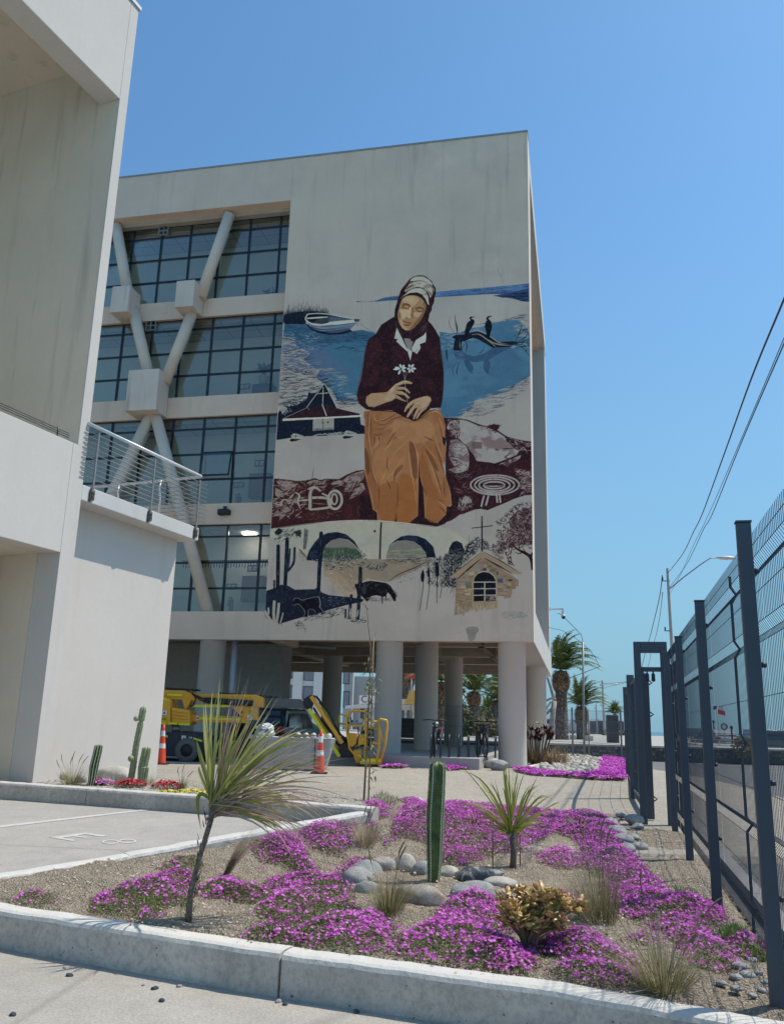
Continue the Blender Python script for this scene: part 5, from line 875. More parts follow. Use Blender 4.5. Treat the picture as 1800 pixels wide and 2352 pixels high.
poly(cBR, [(525, 1225), (930, 1218), (940, 1570), (530, 1575)], (164, 156, 146))
for r in range(3):
    for c_ in range(2): poly(cBR, [(528+c_*208, 1240+r*118), (712+c_*208, 1236+r*118), (712+c_*214, 1332+r*118), (528+c_*210, 1338+r*118)], MIDN)
dabs(cBR, [(740, 1470), (930, 1470), (930, 1560), (740, 1560)], 34, (140, 120, 118), (4, 12), (1, 2.4), (0, 40), .8); dabs(cBR, [(540, 1250), (920, 1250), (920, 1500), (540, 1500)], 40, (80, 78, 90), (2, 6), (.4, 1), (0, 60), .6); poly(cBR, [(530, 1575), (940, 1570), (950, 1690), (530, 1720)], (150, 128, 100)); line(cBR, [(728, 1575), (730, 1690)], 1.2, (110, 84, 62))
dabs(cBR, [(180, 1700), (500, 1650), (960, 1660), (960, 1740), (500, 1760), (190, 1850)], 90, [(156, 150, 143), (140, 120, 98)], (3, 12), (1.2, 3), (70, 110)); dabs(cBR, [(230, 1260), (480, 1240), (480, 1640), (230, 1640)], 24, [(110, 80, 60), (166, 146, 120)], (8, 20), (.6, 1.4), (-8, 8))
poly(cBR, [(660, 40), (686, 40), (690, 680), (664, 680)], MIDN); poly(cBR, [(488, 250), (870, 204), (872, 222), (488, 266)], MIDN)
TR = [(1580, 0), (1580, 700), (1500, 600), (1300, 620), (1150, 760), (1000, 720), (860, 640), (840, 520), (1000, 480), (880, 370), (930, 290), (1100, 280), (930, 160), (910, 100), (1050, 60), (1100, 0), (1200, -120), (1400, -200), (1580, -200)]
poly(cBR, [(1580, -120), (1580, 560), (1300, 560), (1100, 640), (960, 680), (980, 560), (1150, 470), (1080, 380), (1180, 260), (1150, 120), (1250, 0), (1400, -100)], (66, 28, 38), .85, tex=(20, .44, .56, 90), texc=(140, 124, 122)); dabs(cBR, TR, 900, [(58, 22, 32), (58, 22, 32), (40, 14, 22), (140, 128, 126)], (3, 8), (.9, 2.4)); dabs(cBR, [(1120, 760), (1200, 780), (1240, 920), (1150, 920)], 26, MAR2, (4, 10), (1, 2.4))
for q, w_ in [([(1590, 1010), (1570, 860), (1530, 760), (1420, 690), (1320, 640), (1200, 540)], 7), ([(1590, 700), (1560, 760), (1560, 900)], 5), ([(1420, 690), (1330, 715), (1260, 680)], 2.4), ([(1350, 640), (1330, 560)], 2), ([(1480, 720), (1400, 600)], 2), ([(1130, 280), (1060, 220)], 1.6)]: line(cBR, q, w_, MAR2, taper=(1, .3))
for q in [(1060, 1765, 1440, 1880)]:
    dabs(cBR, [(1050, 1770), (1400, 1765), (1500, 1850), (1300, 1890), (1050, 1880)], 110, (118, 116, 118), (3, 12), (.5, 1.2), (-20, 60), .6); line(cBR, [(1050, 1770), (1350, 1768), (1500, 1860)], .8, (96, 94, 98)); line(cBR, [(1045, 1780), (1045, 1870)], .8, (110, 108, 110))
poly(cBR, [(390, 2060), (480, 2030), (590, 2040), (620, 2100), (560, 2170), (540, 2260), (450, 2290), (420, 2180), (400, 2140)], (118, 112, 112), .8, sm=True)
for k in range(7): line(cA, [(1165+k*9, 2090), (1163+k*9+rnd(-4, 4), 2110+rnd(5, 40))], 1.2, (112, 106, 106), .8)
line(cA, [(1080, 2118), (1160, 2095)], .8, (120, 114, 114))
dabs(cA, [(140, 250), (1500, 0), (1500, 1500), (140, 2100)], 60, (90, 86, 86), (.6, 1.6), (.5, 1.0), (0, 90), .7)
line(cA, [(1330, 30), (1345, 60), (1358, 90), (1370, 130)], 1.0, (100, 96, 92), .9); poly(cA, [(572, 30), (600, 28), (602, 48), (582, 54)], (118, 114, 110), .8, sm=True)
CV[..., :3] = CV[..., :3]*.86+CV[..., :3].mean(2, keepdims=True)*.14
wr = nz(9, 123, 3); CV[..., 3] *= 1-.03*np.clip((wr-.55)/.12, 0, 1)
mo = (nz(40, 77, 4)-.5)*.10+(nz(5, 78, 2)-.5)*.05; CV[..., :3] = np.clip(CV[..., :3]*(1+mo[..., None]), 0, 1)
h2, w2 = CHm//2*2, CWm//2*2; q = CV[:h2, :w2]; pm = q[..., :3]*q[..., 3:]
pm = pm.reshape(h2//2, 2, w2//2, 2, 3).mean((1, 3)); al = q[..., 3].reshape(h2//2, 2, w2//2, 2).mean((1, 3))
IMG = np.dstack([np.where(al[..., None] > 1e-4, pm/np.maximum(al[..., None], 1e-4), .58), al])[::-1]
im = bpy.data.images.new('mural_paint', IMG.shape[1], IMG.shape[0], alpha=True); im.alpha_mode = 'CHANNEL_PACKED'
im.pixels.foreach_set(np.ascontiguousarray(IMG, np.float32).ravel()); im.update(); im.pack()
t = m_wall.node_tree; pb = t.nodes['Principled BSDF']; base = pb.inputs['Base Color'].links[0].from_socket
ti = t.nodes.new('ShaderNodeTexImage'); ti.image = im; ti.extension = 'CLIP'
uvn = t.nodes.new('ShaderNodeUVMap'); uvn.uv_map = 'UVMap'; t.links.new(uvn.outputs[0], ti.inputs[0])
gm = t.nodes.new('ShaderNodeMix'); gm.data_type = 'RGBA'; gm.blend_type = 'MULTIPLY'; gm.inputs[0].default_value = 1; t.links.new(ti.outputs[0], gm.inputs[6]); gm.inputs[7].default_value = (2.35, 1.92, 1.50, 1)
mx = t.nodes.new('ShaderNodeMix'); mx.data_type = 'RGBA'; t.links.new(ti.outputs[1], mx.inputs[0]); t.links.new(base, mx.inputs[6]); t.links.new(gm.outputs[2], mx.inputs[7]); t.links.new(mx.outputs[2], pb.inputs['Base Color'])
mo_ = mural_panel.build('mural_wall', m_wall, main, recalc=True, label='painted mural of a seated woman in a dark shawl and ochre skirt holding white flowers')
uv = mo_.data.uv_layers.new(name='UVMap')
for lp in mo_.data.loops:
    v = mo_.data.vertices[lp.vertex_index].co
    front = 1 if abs(v.y) < .01 else 0
    uv.data[lp.index].uv = ((v.x-MU0)/(MU1-MU0), (v.z-MZ0)/(MZ1-MZ0))
for pf in mo_.data.polygons:
    if abs(pf.normal.y+1) > .1:
        for li in pf.loop_indices: uv.data[li].uv = (-3, -3)
del CV, IMG, _nz
LA = R(22.3)
m_lw = concrete('white_render', (.63, .58, .525), stain=.12, pits=True, bump=.2, blotch=.05)
m_lsh = concrete('loggia_concrete', (.74, .63, .50), stain=.55, pits=False, bump=.15, blotch=.08)  # shaded-side colour: lifted and warmed so the loggia shade reads less dark and blue
left = thing('pale_building', (-4.24, 16.68, 0), -LA, 'pale sunlit concrete building with deep loggia and side balcony', 'building')
T = .45; XF = .40                          # wall thickness; the upper front stands 0.4 m proud of the lower side wall
MB().box(-T, 0, -3.19, 0, -.1, 4.578).build('lower_wall', m_lw, left)
MB().box(XF-T, XF, -3.50, -3.192, -.1, 5.46).build('corner_pier', m_lw, left)
MB().box(XF-T, XF, -15, -3.502, 3.64, 5.46).build('lintel_wall', m_lw, left, bev=.01)
MB().box(-1.5, -1.2, -15, -3.5, -.1, 3.64).build('recess_back_wall', m_lsh, left)
MB().box(-1.2, XF-T-.002, -3.52, -3.3, -.1, 3.64).build('recess_side_wall', m_lsh, left)
MB().box(-1.19, -.88, -4.9, -4.1, -.1, 3.62).build('pilaster', m_lsh, left)
MB().box(-1.5, XF-T-.002, -15, -3.3, 3.642, 4.0).build('recess_ceiling', m_lsh, left)
MB().box(XF-.03, XF, -3.40, -3.192, 5.462, 14.24).build('frame_jamb', m_lw, left)
MB().box(XF-T, XF, -15, -3.402, 12.08, 14.24).build('frame_header', m_lw, left, bev=.01)
MB().box(-5.2, XF+.03, -15, -3.15, 14.24, 14.31).build('roof_flashing', plain('flashing_left', (.5, .5, .5), .5, .3), left)
MB().box(-5.0, XF-.032, -3.399, -3.194, 4.86, 14.2).build('loggia_end_wall', m_lsh, left)
MB().box(-5.0, XF-T-.002, -15, -3.40, 13.0, 13.3).build('loggia_ceiling', m_lsh, left)
MB().box(-5.2, -5.0, -15, -3.194, 4.6, 14.2).build('loggia_back_wall', m_lsh, left)
MB().box(-5.0, XF-T-.002, -15, -3.40, 4.6, 4.86).build('loggia_floor', m_lsh, left)
wv = MB()
for k in range(3): wv.tube([(XF-.12, -14.8, 5.56+.035*k), (XF-.12, -3.5, 5.56+.035*k)], .006, 5, smooth=False)
wv.cyl((XF-.12, -3.75, 5.46), (XF-.12, -3.75, 5.67), .012, 6)
wv.build('tension_wires', m_alu, left)
m_slab = concrete('slab_paint', (.60, .59, .56), stain=.1, pits=True, bump=.15)
bal = MB(); bal.box(-2.6, .40, -3.19, .13, 4.58, 4.84); bo = bal.build('balcony_slab', m_slab, left, bev=.012)
m_rail = plain('galvanised_rail', (.22, .225, .23), .55, .3, .1); m_railp = plain('handrail_white', (.66, .66, .66), .35, .2)
root = thing('balcony_railing', (-4.24, 16.68, 0), -LA, 'grey metal railing with eleven thin bars round the balcony', 'railing')
X = .42; zt, zb = 5.88, 4.98
MB().tube([(X, -3.24, zt), (X, .02, zt), (X-.03, .06, zt), (-2.6, .06, zt)], .03, 10).build('handrail', m_railp, root)
for k in range(10):
    z = zb+(zt-.13-zb)*k/9
    MB().tube([(X, -3.28, z), (X, .28, z)], .009, 6).build('rail_bar', m_rail, root)
    MB().tube([(X, .07, z-.03), (-2.6, .07, z-.03)], .008, 5).build('rail_bar', m_rail, root)
m_rust = plain('rusty_stain', (.25, .11, .05), .9, var=.4, scale=30)
for y in (-2.97, -1.44, .0):
    q = MB().box(X-.012, X+.012, y-.018, y+.018, 4.62, zt-.08).build('rail_post', m_rail, root)
    MB().box(.40, .43, y-.05, y+.05, 4.63, 4.80).box(.43, .45, y-.02, y+.03, 4.66, 4.69).box(.43, .45, y-.02, y+.03, 4.73, 4.76).build('fixing_plate', plain('fixing_dark', (.10, .07, .05), .7, .3, .3), root)
    MB().box(.4015, .404, y-.06, y-.01, 4.585, 4.64).build('rust_stain', m_rust, root)
for x in (-.55, -1.6):
    MB().tube([(x, .06, 4.84), (x, .05, 5.5), (x+.02, -.03, 5.72), (x, .03, 5.86)], .02, 6).build('rail_post', m_railp, root)
m_post = plain('dark_blue_grey_paint', (.060, .078, .100), .55, 0, .1, 3, bump=.06, bs=120)
m_wire = plain('coated_wire', (.030, .042, .062), .5, 0, .1, 8)
FZ = -.21
fence = thing('mesh_fence', tuple(F0), -R(14.3), 'dark blue-grey steel mesh fence with tall square posts on the right', 'fence')
def GF(px, py): return GG(px, py, lambda x, y: FZ)
def fl(p): q = Vector(p)-F0; return q.dot(FN), q.dot(FD)
pf = [fl(GF(*q)) for q in [(1786, 2298), (1649, 2072), (1583, 1970), (1550, 1916)]]
PT = [pf[0][1]-2.68, pf[0][1], pf[1][1], pf[2][1], pf[3][1]]
HPS = [2.62, 2.59, 2.51, 2.46, 2.43]
def post(mb_name, s, t, h, w=.082, dpt=.06, parent=fence, z0=0.0):
    o = MB().box(s-w/2, s+w/2, t-dpt/2, t+dpt/2, z0-.3, h).build(mb_name, m_post, parent, bev=.006)
    MB().box(s-w/2-.004, s+w/2+.004, t-dpt/2-.004, t+dpt/2+.004, h+.001, h+.012).build('post_cap', m_post, o)
    q = MB()
    for z in (.5, 1.1, 1.75, 2.3): q.cyl((s+w/2+.0, t, z), (s+w/2+.028, t, z), .016, 6)
    q.build('clamp', m_wire, o, kind='stuff'); return o
for t, HP in zip(PT, HPS): post('post', 0, t, HP)
ZP = [(.06, 0), (.16, 0), (.21, .036), (.26, 0), (.62, 0), (.70, 0), (.75, .036), (.80, 0), (1.16, 0), (1.24, 0), (1.30, .036), (1.36, 0), (1.80, 0), (1.90, 0), (1.96, .036), (2.02, 0), (2.30, 0), (2.36, .036), (2.42, 0), (2.50, 0)]
def mesh_panel(t0, t1, sx=.075, z0=.0, pitch=.05, kind=None):
    mb = MB(); k = 0; w = .0016
    nv = int((t1-t0)/pitch)
    for i in range(nv+1):
        t = t0+.02+i*(t1-t0-.04)/nv; V = []
        prof = ZP+[(2.57, 0)]
        vs = []; 
        for (z, o) in prof:
            vs += [(sx+o-w, t-w, z+z0), (sx+o+w, t-w, z+z0), (sx+o+w, t+w, z+z0), (sx+o-w, t+w, z+z0)]
        fs = []
        for j in range(len(prof)-1):
            for e in range(4): fs.append((j*4+e, j*4+(e+1) % 4, j*4+4+(e+1) % 4, j*4+4+e))
        mb.add(vs, fs)
    for z, o in [(.10, 0), (.16, 0), (.21, .036), (.26, 0), (.46, 0), (.70, 0), (.75, .036), (.80, 0), (1.02, 0), (1.24, 0), (1.30, .036), (1.36, 0), (1.58, 0), (1.90, 0), (1.96, .036), (2.02, 0), (2.2, 0), (2.30, 0), (2.36, .036), (2.42, 0), (2.50, 0)]:
        mb.box(sx+o+w, sx+o+3*w, t0, t1, z+z0-w, z+z0+w)
    return mb.build('mesh_panel', m_wire, fence, recalc=False)
for a, b in zip(PT[:-1], PT[1:]): mesh_panel(a-.01, b-.03 if b > 0 else b-.03)
tg = fl(GF(1510, 1896))[1]
mesh_panel(PT[-1]+.02, tg+.1)
for a, b in zip(PT[:-1], PT[1:]):
    MB().tube([(.088, (a+b)/2, .05)]+[(.088+o, (a+b)/2, z) for z, o in ZP]+[(.088, (a+b)/2, 2.5)], .011, 6, smooth=False).build('stiffener', m_wire, fence)
gate = thing('sliding_gate', tuple(GF(1510, 1896)), -R(14.3), 'dark steel gate portal and leaf posts beyond the mesh fence', 'gate')
G0 = GF(1510, 1896)
def gl_(p): q = Vector(p)-G0; return q.dot(FN), q.dot(FD)
aL = gl_(GF(1478, 1893)); aR = gl_(GF(1541, 1896)); HG = 2.73
w = .105
MB().box(aL[0]-w/2, aL[0]+w/2, -.06, .06, -.2, HG).build('portal_post', m_post, gate, bev=.005)
MB().box(aR[0]-w/2, aR[0]+w/2, -.06, .06, -.2, HG).build('portal_post', m_post, gate, bev=.005)
MB().box(aL[0]+w/2+.001, aR[0]-w/2-.001, -.06, .06, HG-.17, HG).build('portal_head', m_post, gate, bev=.005)
MB().box(aL[0]+w/2+.001, aR[0]-w/2-.001, -.02, .03, HG-.46, HG-.39).build('guide_bar', m_post, gate)
xm = (aL[0]+aR[0])/2-.02
for dx in (-.04, .05): MB().lathe([(.001, HG-.62), (.03, HG-.6), (.028, HG-.5), (.012, HG-.48), (.012, HG-.40)], 10, c=(xm+dx, .0, 0)).build('guide_roller', m_wire, gate)
lp = gl_(GF(1494, 1886))
MB().box(lp[0]-.07, lp[0]+.06, lp[1]-.03, lp[1]+.07, .03, 2.28).build('leaf_post', m_post, gate, bev=.005)
MB().box(lp[0]-.09, lp[0]-.072, lp[1], lp[1]+.06, .25, 2.2).build('leaf_edge', plain('galvanised_edge', (.42, .43, .43), .4, .5), gate)
q = MB()
for z in (.3, .95, 1.6, 2.1): q.tube([(lp[0]+.06, lp[1], z), (lp[0]+.11, lp[1], z+.03), (lp[0]+.06, lp[1], z+.07)], .012, 6)
q.build('hinge', m_wire, gate, kind='stuff')
for px, py, ht in [(1457, 1839, 2.50), (1444.5, 1803, 2.50)]:
    c = gl_(GF(px, py)); MB().box(c[0]-.075, c[0]+.075, c[1]-.05, c[1]+.05, -.3, ht).build('leaf_post', m_post, gate, bev=.005)
    MB().box(c[0]+.08, c[0]+.092, c[1]-.02, c[1]+.05, .1, ht-.2).build('leaf_edge', plain('galvanised_edge', (.42, .43, .43), .4, .5), gate)
c1 = gl_(GF(1457, 1839)); c2_ = gl_(GF(1444.5, 1803))
q = MB()
for z in (.12, .2, 2.3): q.bar((lp[0]-.03, lp[1]+.1, z), (c1[0], c1[1], z), .045, .05); q.bar((c1[0], c1[1]+.05, z), (c2_[0], c2_[1], z), .045, .05)
q.build('leaf_rail', m_post, gate)
q = MB(); n_ = 34
for i in range(n_):
    f = i/n_; x = lerp(lp[0], c1[0], f); y = lerp(lp[1]+.1, c1[1], f); q.box(x-.003, x+.003, y-.003, y+.003, .2, 2.3)
for i in range(n_):
    f = (i+.5)/n_; x = lerp(c1[0], c2_[0], f); y = lerp(c1[1], c2_[1], f); q.box(x-.003, x+.003, y-.003, y+.003, .2, 2.3)
for z in (.6, 1.0, 1.4, 1.8): q.bar((lp[0], lp[1]+.1, z), (c1[0], c1[1], z), .006); q.bar((c1[0], c1[1], z), (c2_[0], c2_[1], z), .006)
q.build('leaf_mesh', m_wire, gate, kind='stuff')
def blade(L, base, dirv, length, width, droop, seg=5, fold=.0, tw=0.0, up=.0, taperpow=1.0, wind=(0, 0, 0)):
    """adds one leaf blade to lists L=(V,F,C)"""
    V, F, C = L; d = Vector(dirv).normalized(); p = Vector(base); side = d.cross(Vector((0, 0, 1)))
    side = side.normalized() if side.length > 1e-4 else Vector((1, 0, 0)); side = (Matrix.Rotation(tw, 3, d) @ side)
    b = len(V); st = length/seg; col = random.random(); wv = Vector(wind)
    for i in range(seg+1):
        t = i/seg; w = width*.5*min(1, (1-t)**taperpow*1.05+.02)*(1 if t > .12 else .55+t*3.7)
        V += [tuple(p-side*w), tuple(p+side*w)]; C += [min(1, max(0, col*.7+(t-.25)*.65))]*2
        d = (d+Vector((0, 0, -droop*(.3+t)))/seg+wv*(t+.25)/seg).normalized(); p = p+d*st
        side = (side-d*side.dot(d)); side = side.normalized() if side.length > 1e-4 else Vector((1, 0, 0))
    for i in range(seg): F.append((b+2*i, b+2*i+1, b+2*i+3, b+2*i+2))
def leafobj(L, name, mat, parent=None, **kw): return np_obj(name, np.array(L[0]), np.array(L[1]), mat, parent, cols=L[2], **kw)
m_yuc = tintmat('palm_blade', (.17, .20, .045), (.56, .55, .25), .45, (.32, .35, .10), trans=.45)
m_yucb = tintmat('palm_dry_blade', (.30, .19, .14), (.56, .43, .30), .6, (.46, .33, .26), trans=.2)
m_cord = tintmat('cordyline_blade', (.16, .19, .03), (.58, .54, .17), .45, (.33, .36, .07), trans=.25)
m_bark = plain('young_palm_trunk', (.13, .095, .07), .9, var=.45, scale=45, bump=.8, bs=70, bd=.01, c2=(.27, .22, .17))
P0 = GS(432, 2123); top = AT(492, 1846, P0.y+.12)
pal = thing('young_palm', tuple(P0), 0, 'young windswept palm with a thin leaning trunk at the left of the flower bed', 'palm')
tp = [Vector((0, 0, -.05)), (top-P0)*.25+Vector((-.03, 0, 0)), (top-P0)*.55+Vector((-.02, 0, 0)), (top-P0)*.82, (top-P0)]
MB().tube(tp, [.025, .021, .018, .020, .026], 12).build('trunk', m_bark, pal)
q = ([], [], [])
for i in range(46):
    t = rnd(.15, 1); c = tp[0].lerp(tp[4], t)+Vector((-.03*math.sin(t*3), 0, 0)); a = rnd(0, 6.28); r = .03
    blade(q, c+Vector((math.cos(a)*r, math.sin(a)*r, 0)), (math.cos(a)*.4, math.sin(a)*.4, 1), rnd(.04, .09), .018, .0, 2)
leafobj(q, 'trunk_scale', tintmat('trunk_scales', (.06, .045, .035), (.26, .19, .14), .9), pal)
TP = top-P0
GL = ([], [], []); DL = ([], [], [])
def bladeto(L, base, target, width, arch, seg=8, wtip=.06, droop_end=0.0):
    """blade whose spine is a quadratic curve from base to target"""
    V, F, C = L; b = len(V); base = Vector(base); target = Vector(target); m = (base+target)/2+Vector(arch)+Vector((rnd(-.05, .05), rnd(-.05, .05), rnd(-.03, .05))); col = random.random()
    kd = (rnd(.3, 1.3) if random.random() < .3 else 0)*(target-base).length
    for i in range(seg+1):
        t = i/seg; p = base*(1-t)**2+m*2*t*(1-t)+target*t*t-Vector((0, 0, kd*max(0, t-.62)**1.5)); dd = (m-base)*(1-t)+(target-m)*t
        s = dd.cross(Vector((0, -1, .25))); s = s.normalized() if s.length > 1e-5 else Vector((0, 0, 1))
        s = Matrix.Rotation((col-.5)*2.4, 3, dd.normalized()) @ s
        w = width*.5*(math.sin(math.pi*min(1, .12+t*.9))**.6 if t < .5 else (1-((t-.5)/.5)**1.6)*.95+.03)
        V += [tuple(p-s*w), tuple(p+s*w)]; C += [min(1, max(0, col*.8+(t-.3)*.3))]*2
    for i in range(seg): F.append((b+2*i, b+2*i+1, b+2*i+3, b+2*i+2))
def off(px, py, dy=0.0): return AT(px, py, P0.y+.12+dy)-P0
def fan(L, n, pts, w, jit=.05, arch=(0, 0, .05), b0=0.0):
    for i in range(n):
        f = random.random(); k = f*(len(pts)-1); a = int(min(k, len(pts)-2)); g = k-a
        px = lerp(pts[a][0], pts[a+1][0], g); py = lerp(pts[a][1], pts[a+1][1], g)
        tgt = off(px, py, rnd(-.28, .28))+Vector((rnd(-jit, jit), 0, rnd(-jit, jit)))
        bladeto(L, TP+Vector((rnd(-.03, .03), rnd(-.03, .03), rnd(-.10, .02)+b0)), tgt, w*rnd(.6, 1.2), Vector(arch)*rnd(.4, 1.4))
fan(GL, 8, [(462, 1585), (500, 1560), (560, 1600)], .026, .06, (-.03, 0, .0))
fan(GL, 14, [(520, 1640), (600, 1640), (680, 1690)], .024, .07, (-.04, 0, .06))
fan(GL, 19, [(610, 1620), (710, 1690), (765, 1790)], .020, .09, (-.06, 0, .12))
fan(GL, 9, [(600, 1790), (680, 1830), (720, 1880)], .024, .05, (.0, 0, .17))
fan(GL, 8, [(640, 1900), (690, 1920)], .03, .04, (.0, 0, .16))
for t in [((468, 1620), (-.075, 0, .1)), ((459, 1760), (-.1, 0, .12)), ((462, 1905), (-.13, 0, .24)), ((452, 1700), (-.09, 0, .1)), ((475, 1790), (-.05, 0, .15))]: bladeto(GL, TP, off(*t[0]), .035, t[1], 10)
fan(DL, 16, [(545, 1540), (590, 1560), (660, 1600)], .008, .05, (-.03, 0, .03)); fan(DL, 24, [(700, 1650), (760, 1700), (790, 1770)], .009, .06, (-.04, 0, .13))
fan(DL, 20, [(740, 1800), (790, 1830), (800, 1880)], .010, .05, (0, 0, .15)); fan(DL, 14, [(700, 1890), (730, 1930), (640, 1920)], .012, .05, (0, 0, .12)); fan(DL, 6, [(525, 1530), (555, 1540)], .007, .04, (-.02, 0, 0)); fan(DL, 5, [(700, 1850), (712, 1900)], .018, .03, (0, 0, .1))
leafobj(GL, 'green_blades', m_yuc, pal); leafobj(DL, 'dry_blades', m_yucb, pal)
def tuft(name, px, py, h, n, mat, label, spread=.35, lean=(0, 0, 0), w=.004, droop=.5, cat='grass', group=None, base=.05, plumes=0, pm=None, f=GS, sc_=1.0):
    b = f(px, py); r = thing(name, tuple(b), 0, label, cat, group); L = ([], [], [])
    for i in range(n):
        a = rnd(0, 6.28); q = random.random()**.6*spread; rr_ = random.random()**.5*base
        blade(L, (math.cos(a)*rr_, math.sin(a)*rr_, -.02), (math.cos(a)*q+lean[0], math.sin(a)*q+lean[1], 1+lean[2]), h*rnd(.55, 1.1), w*rnd(.7, 1.3), droop*rnd(.3, 1.3), 5, wind=(lean[0]*1.2, lean[1], 0))
    leafobj(L, 'blades', mat, r)
    if plumes:
        for i in range(plumes):
            a = rnd(0, 6.28); q = rnd(.1, spread); d = Vector((math.cos(a)*q+lean[0], math.sin(a)*q, 1)).normalized(); p1 = d*h*rnd(.75, 1.0); mb = MB(); mb.tube([(0, 0, 0), p1*.5, p1], .0018, 4)
            M_ = MB(); M_.tube([p1, p1+d*.05, p1+d*.12+Vector((.02, 0, 0)), p1+d*.16+Vector((.035, 0, -.01))], [.002, .006, .005, .001], 5); mb.build('stem', mat, r); M_.build('plume', pm or mat, r)
    return r
m_fea = tintmat('feather_grass', (.26, .20, .11), (.62, .52, .38), .7, (.44, .35, .23), trans=.2)
m_fgr = tintmat('grass_green', (.13, .15, .045), (.60, .46, .34), .6, (.30, .27, .13), trans=.2)
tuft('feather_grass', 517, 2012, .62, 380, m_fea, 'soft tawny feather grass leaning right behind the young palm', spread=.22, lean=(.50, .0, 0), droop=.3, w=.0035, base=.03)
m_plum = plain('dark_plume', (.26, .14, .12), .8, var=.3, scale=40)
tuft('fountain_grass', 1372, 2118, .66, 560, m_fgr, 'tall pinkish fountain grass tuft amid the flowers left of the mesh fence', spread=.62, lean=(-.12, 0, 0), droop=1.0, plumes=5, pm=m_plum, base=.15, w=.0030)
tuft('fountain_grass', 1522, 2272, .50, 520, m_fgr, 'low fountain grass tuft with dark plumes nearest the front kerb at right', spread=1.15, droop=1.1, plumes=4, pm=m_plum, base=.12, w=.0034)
tuft('fountain_grass', 893, 2095, .46, 420, m_fgr, 'olive grass tuft in front of the ring of stones', spread=.95, droop=1.0, plumes=3, base=.09, w=.0034)
tuft('fountain_grass', 838, 1978, .36, 280, m_fea, 'straw coloured grass tuft behind the left stones of the ring', spread=.7, droop=.7, plumes=3, base=.09, w=.0034)
def stone(name, c, sz, mat, seed, rz=0, label=None, parent=None, flat=1.0, group=None, cat='stone', sub=3):
    g = random.Random(seed); import bmesh
    bm = bmesh.new(); bmesh.ops.create_icosphere(bm, subdivisions=sub, radius=1)
    ph = [g.uniform(0, 6) for _ in range(6)]; ax = [Vector((g.uniform(-1, 1), g.uniform(-1, 1), g.uniform(-1, 1))).normalized() for _ in range(7)]; cut = [g.uniform(.62, .92) for _ in range(7)]
    for v in bm.verts:
        p = v.co.copy(); 
        for a, k in zip(ax, cut):
            d = p.dot(a)
            if d > k: p = p-a*(d-k)*.8
        p *= 1+.05*math.sin(3*p.x+ph[0])*math.sin(3*p.y+ph[1])+.03*math.sin(7*p.z+ph[2]+4*p.x)
        v.co = Vector((p.x*sz[0], p.y*sz[1], p.z*sz[2]))
    me = bpy.data.meshes.new(name); bm.to_mesh(me); bm.free(); me.polygons.foreach_set('use_smooth', [True]*len(me.polygons)); me.materials.append(mat)
    o = bpy.data.objects.new(name, me); COL.objects.link(o); o.location = c; o.rotation_euler = (g.uniform(-.1, .1), g.uniform(-.1, .1), rz); o.parent = parent
    if label: tag(o, label, cat, group)
    return o
def stonemat(name, a, b, c=None, sc=6, spk=.5):
    n = N(name); p = n.obj(); f = n.ramp(n.noise(p, sc, 6, .65, .8), .35, .65); col = n.mix(f, a, b)
    if c: col = n.mix(n.ramp(n.noise(p, sc*.6, 5, .7, 1.5), .5, .56), col, c)
    col = n.mix(n.ramp(n.noise(p, 90, 4, .7), .38, .6), n.mix(spk, col, sc3(a, .35)), col)
    n.col(col); n.bump(n.math('ADD', n.noise(p, 60, 5, .7), n.noise(p, 12, 5)), .5, .012); return n.set(.85, 0, .3)
s_grey = stonemat('grey_stone', (.30, .30, .29), (.50, .49, .46)); s_pale = stonemat('pale_stone', (.46, .42, .35), (.62, .58, .50)); s_blue = stonemat('blue_stone', (.27, .28, .28), (.46, .46, .44)); s_dark = stonemat('dark_stone', (.035, .045, .055), (.13, .15, .17), (.40, .38, .35), 5)
s_rust = stonemat('rusty_stone', (.32, .30, .27), (.50, .47, .42), (.38, .28, .18))
RING = [(838, 2010, (.17, .12, .11), s_blue, 'blue-grey boulder at the left end of the ring of stones', .3), (820, 2028, (.15, .12, .11), s_grey, 'pale rounded grey boulder leaning at the left of the ring', .2), (845, 2052, (.12, .09, .08), s_blue, 'small bluish stone below the left boulders', 0), (880, 1998, (.13, .11, .11), s_rust, 'rust-stained stone in the middle back of the ring', .5), (928, 1999, (.12, .10, .13), s_pale, 'upright pale cracked stone at the back of the ring', -.3),
        (968, 2008, (.11, .10, .10), s_blue, 'slate coloured stone directly left of the tall cactus', .1), (1030, 2012, (.11, .09, .08), s_pale, 'tan rounded stone directly right of the tall cactus', .2), (1098, 2022, (.25, .13, .11), s_dark, 'big dark stone with white blotches behind the ring', -.1), (1148, 2032, (.16, .12, .06), s_pale, 'flat tan stone at the right end of the ring', 0), (1085, 2060, (.20, .12, .11), s_grey, 'large smooth grey stone in front of the dark one', .1), (1150, 2058, (.12, .08, .05), s_grey, 'thin grey stone lowest at the right of the ring', 0), (975, 2073, (.25, .11, .11), s_rust, 'long flat-topped brown stone at the front of the ring', -.15)]
for i, (px, py, sz, mt, lb, rz) in enumerate(RING):
    b = GS(px, py); stone('stone', b+Vector((0, 0, sz[2]*.28)), (sz[0], sz[1], sz[2]*.95), mt, 40+i, rz, lb, group='stones ringing the tall cactus')
FL_ = ['largest grey cobble of the heap, farthest left', 'grey cobble touching the gate portal post', 'second cobble from the left in the heap', 'small cobble at the right in the middle of the heap', 'blue-grey cobble in the middle of the heap', 'tiny cobble at the right lower side of the heap', 'lowest big cobble of the heap, nearest the flowers', 'lowest small cobble of the heap at its right end', 'small cobble at the far left beside the flowers', 'farthest cobble at the back of the heap']
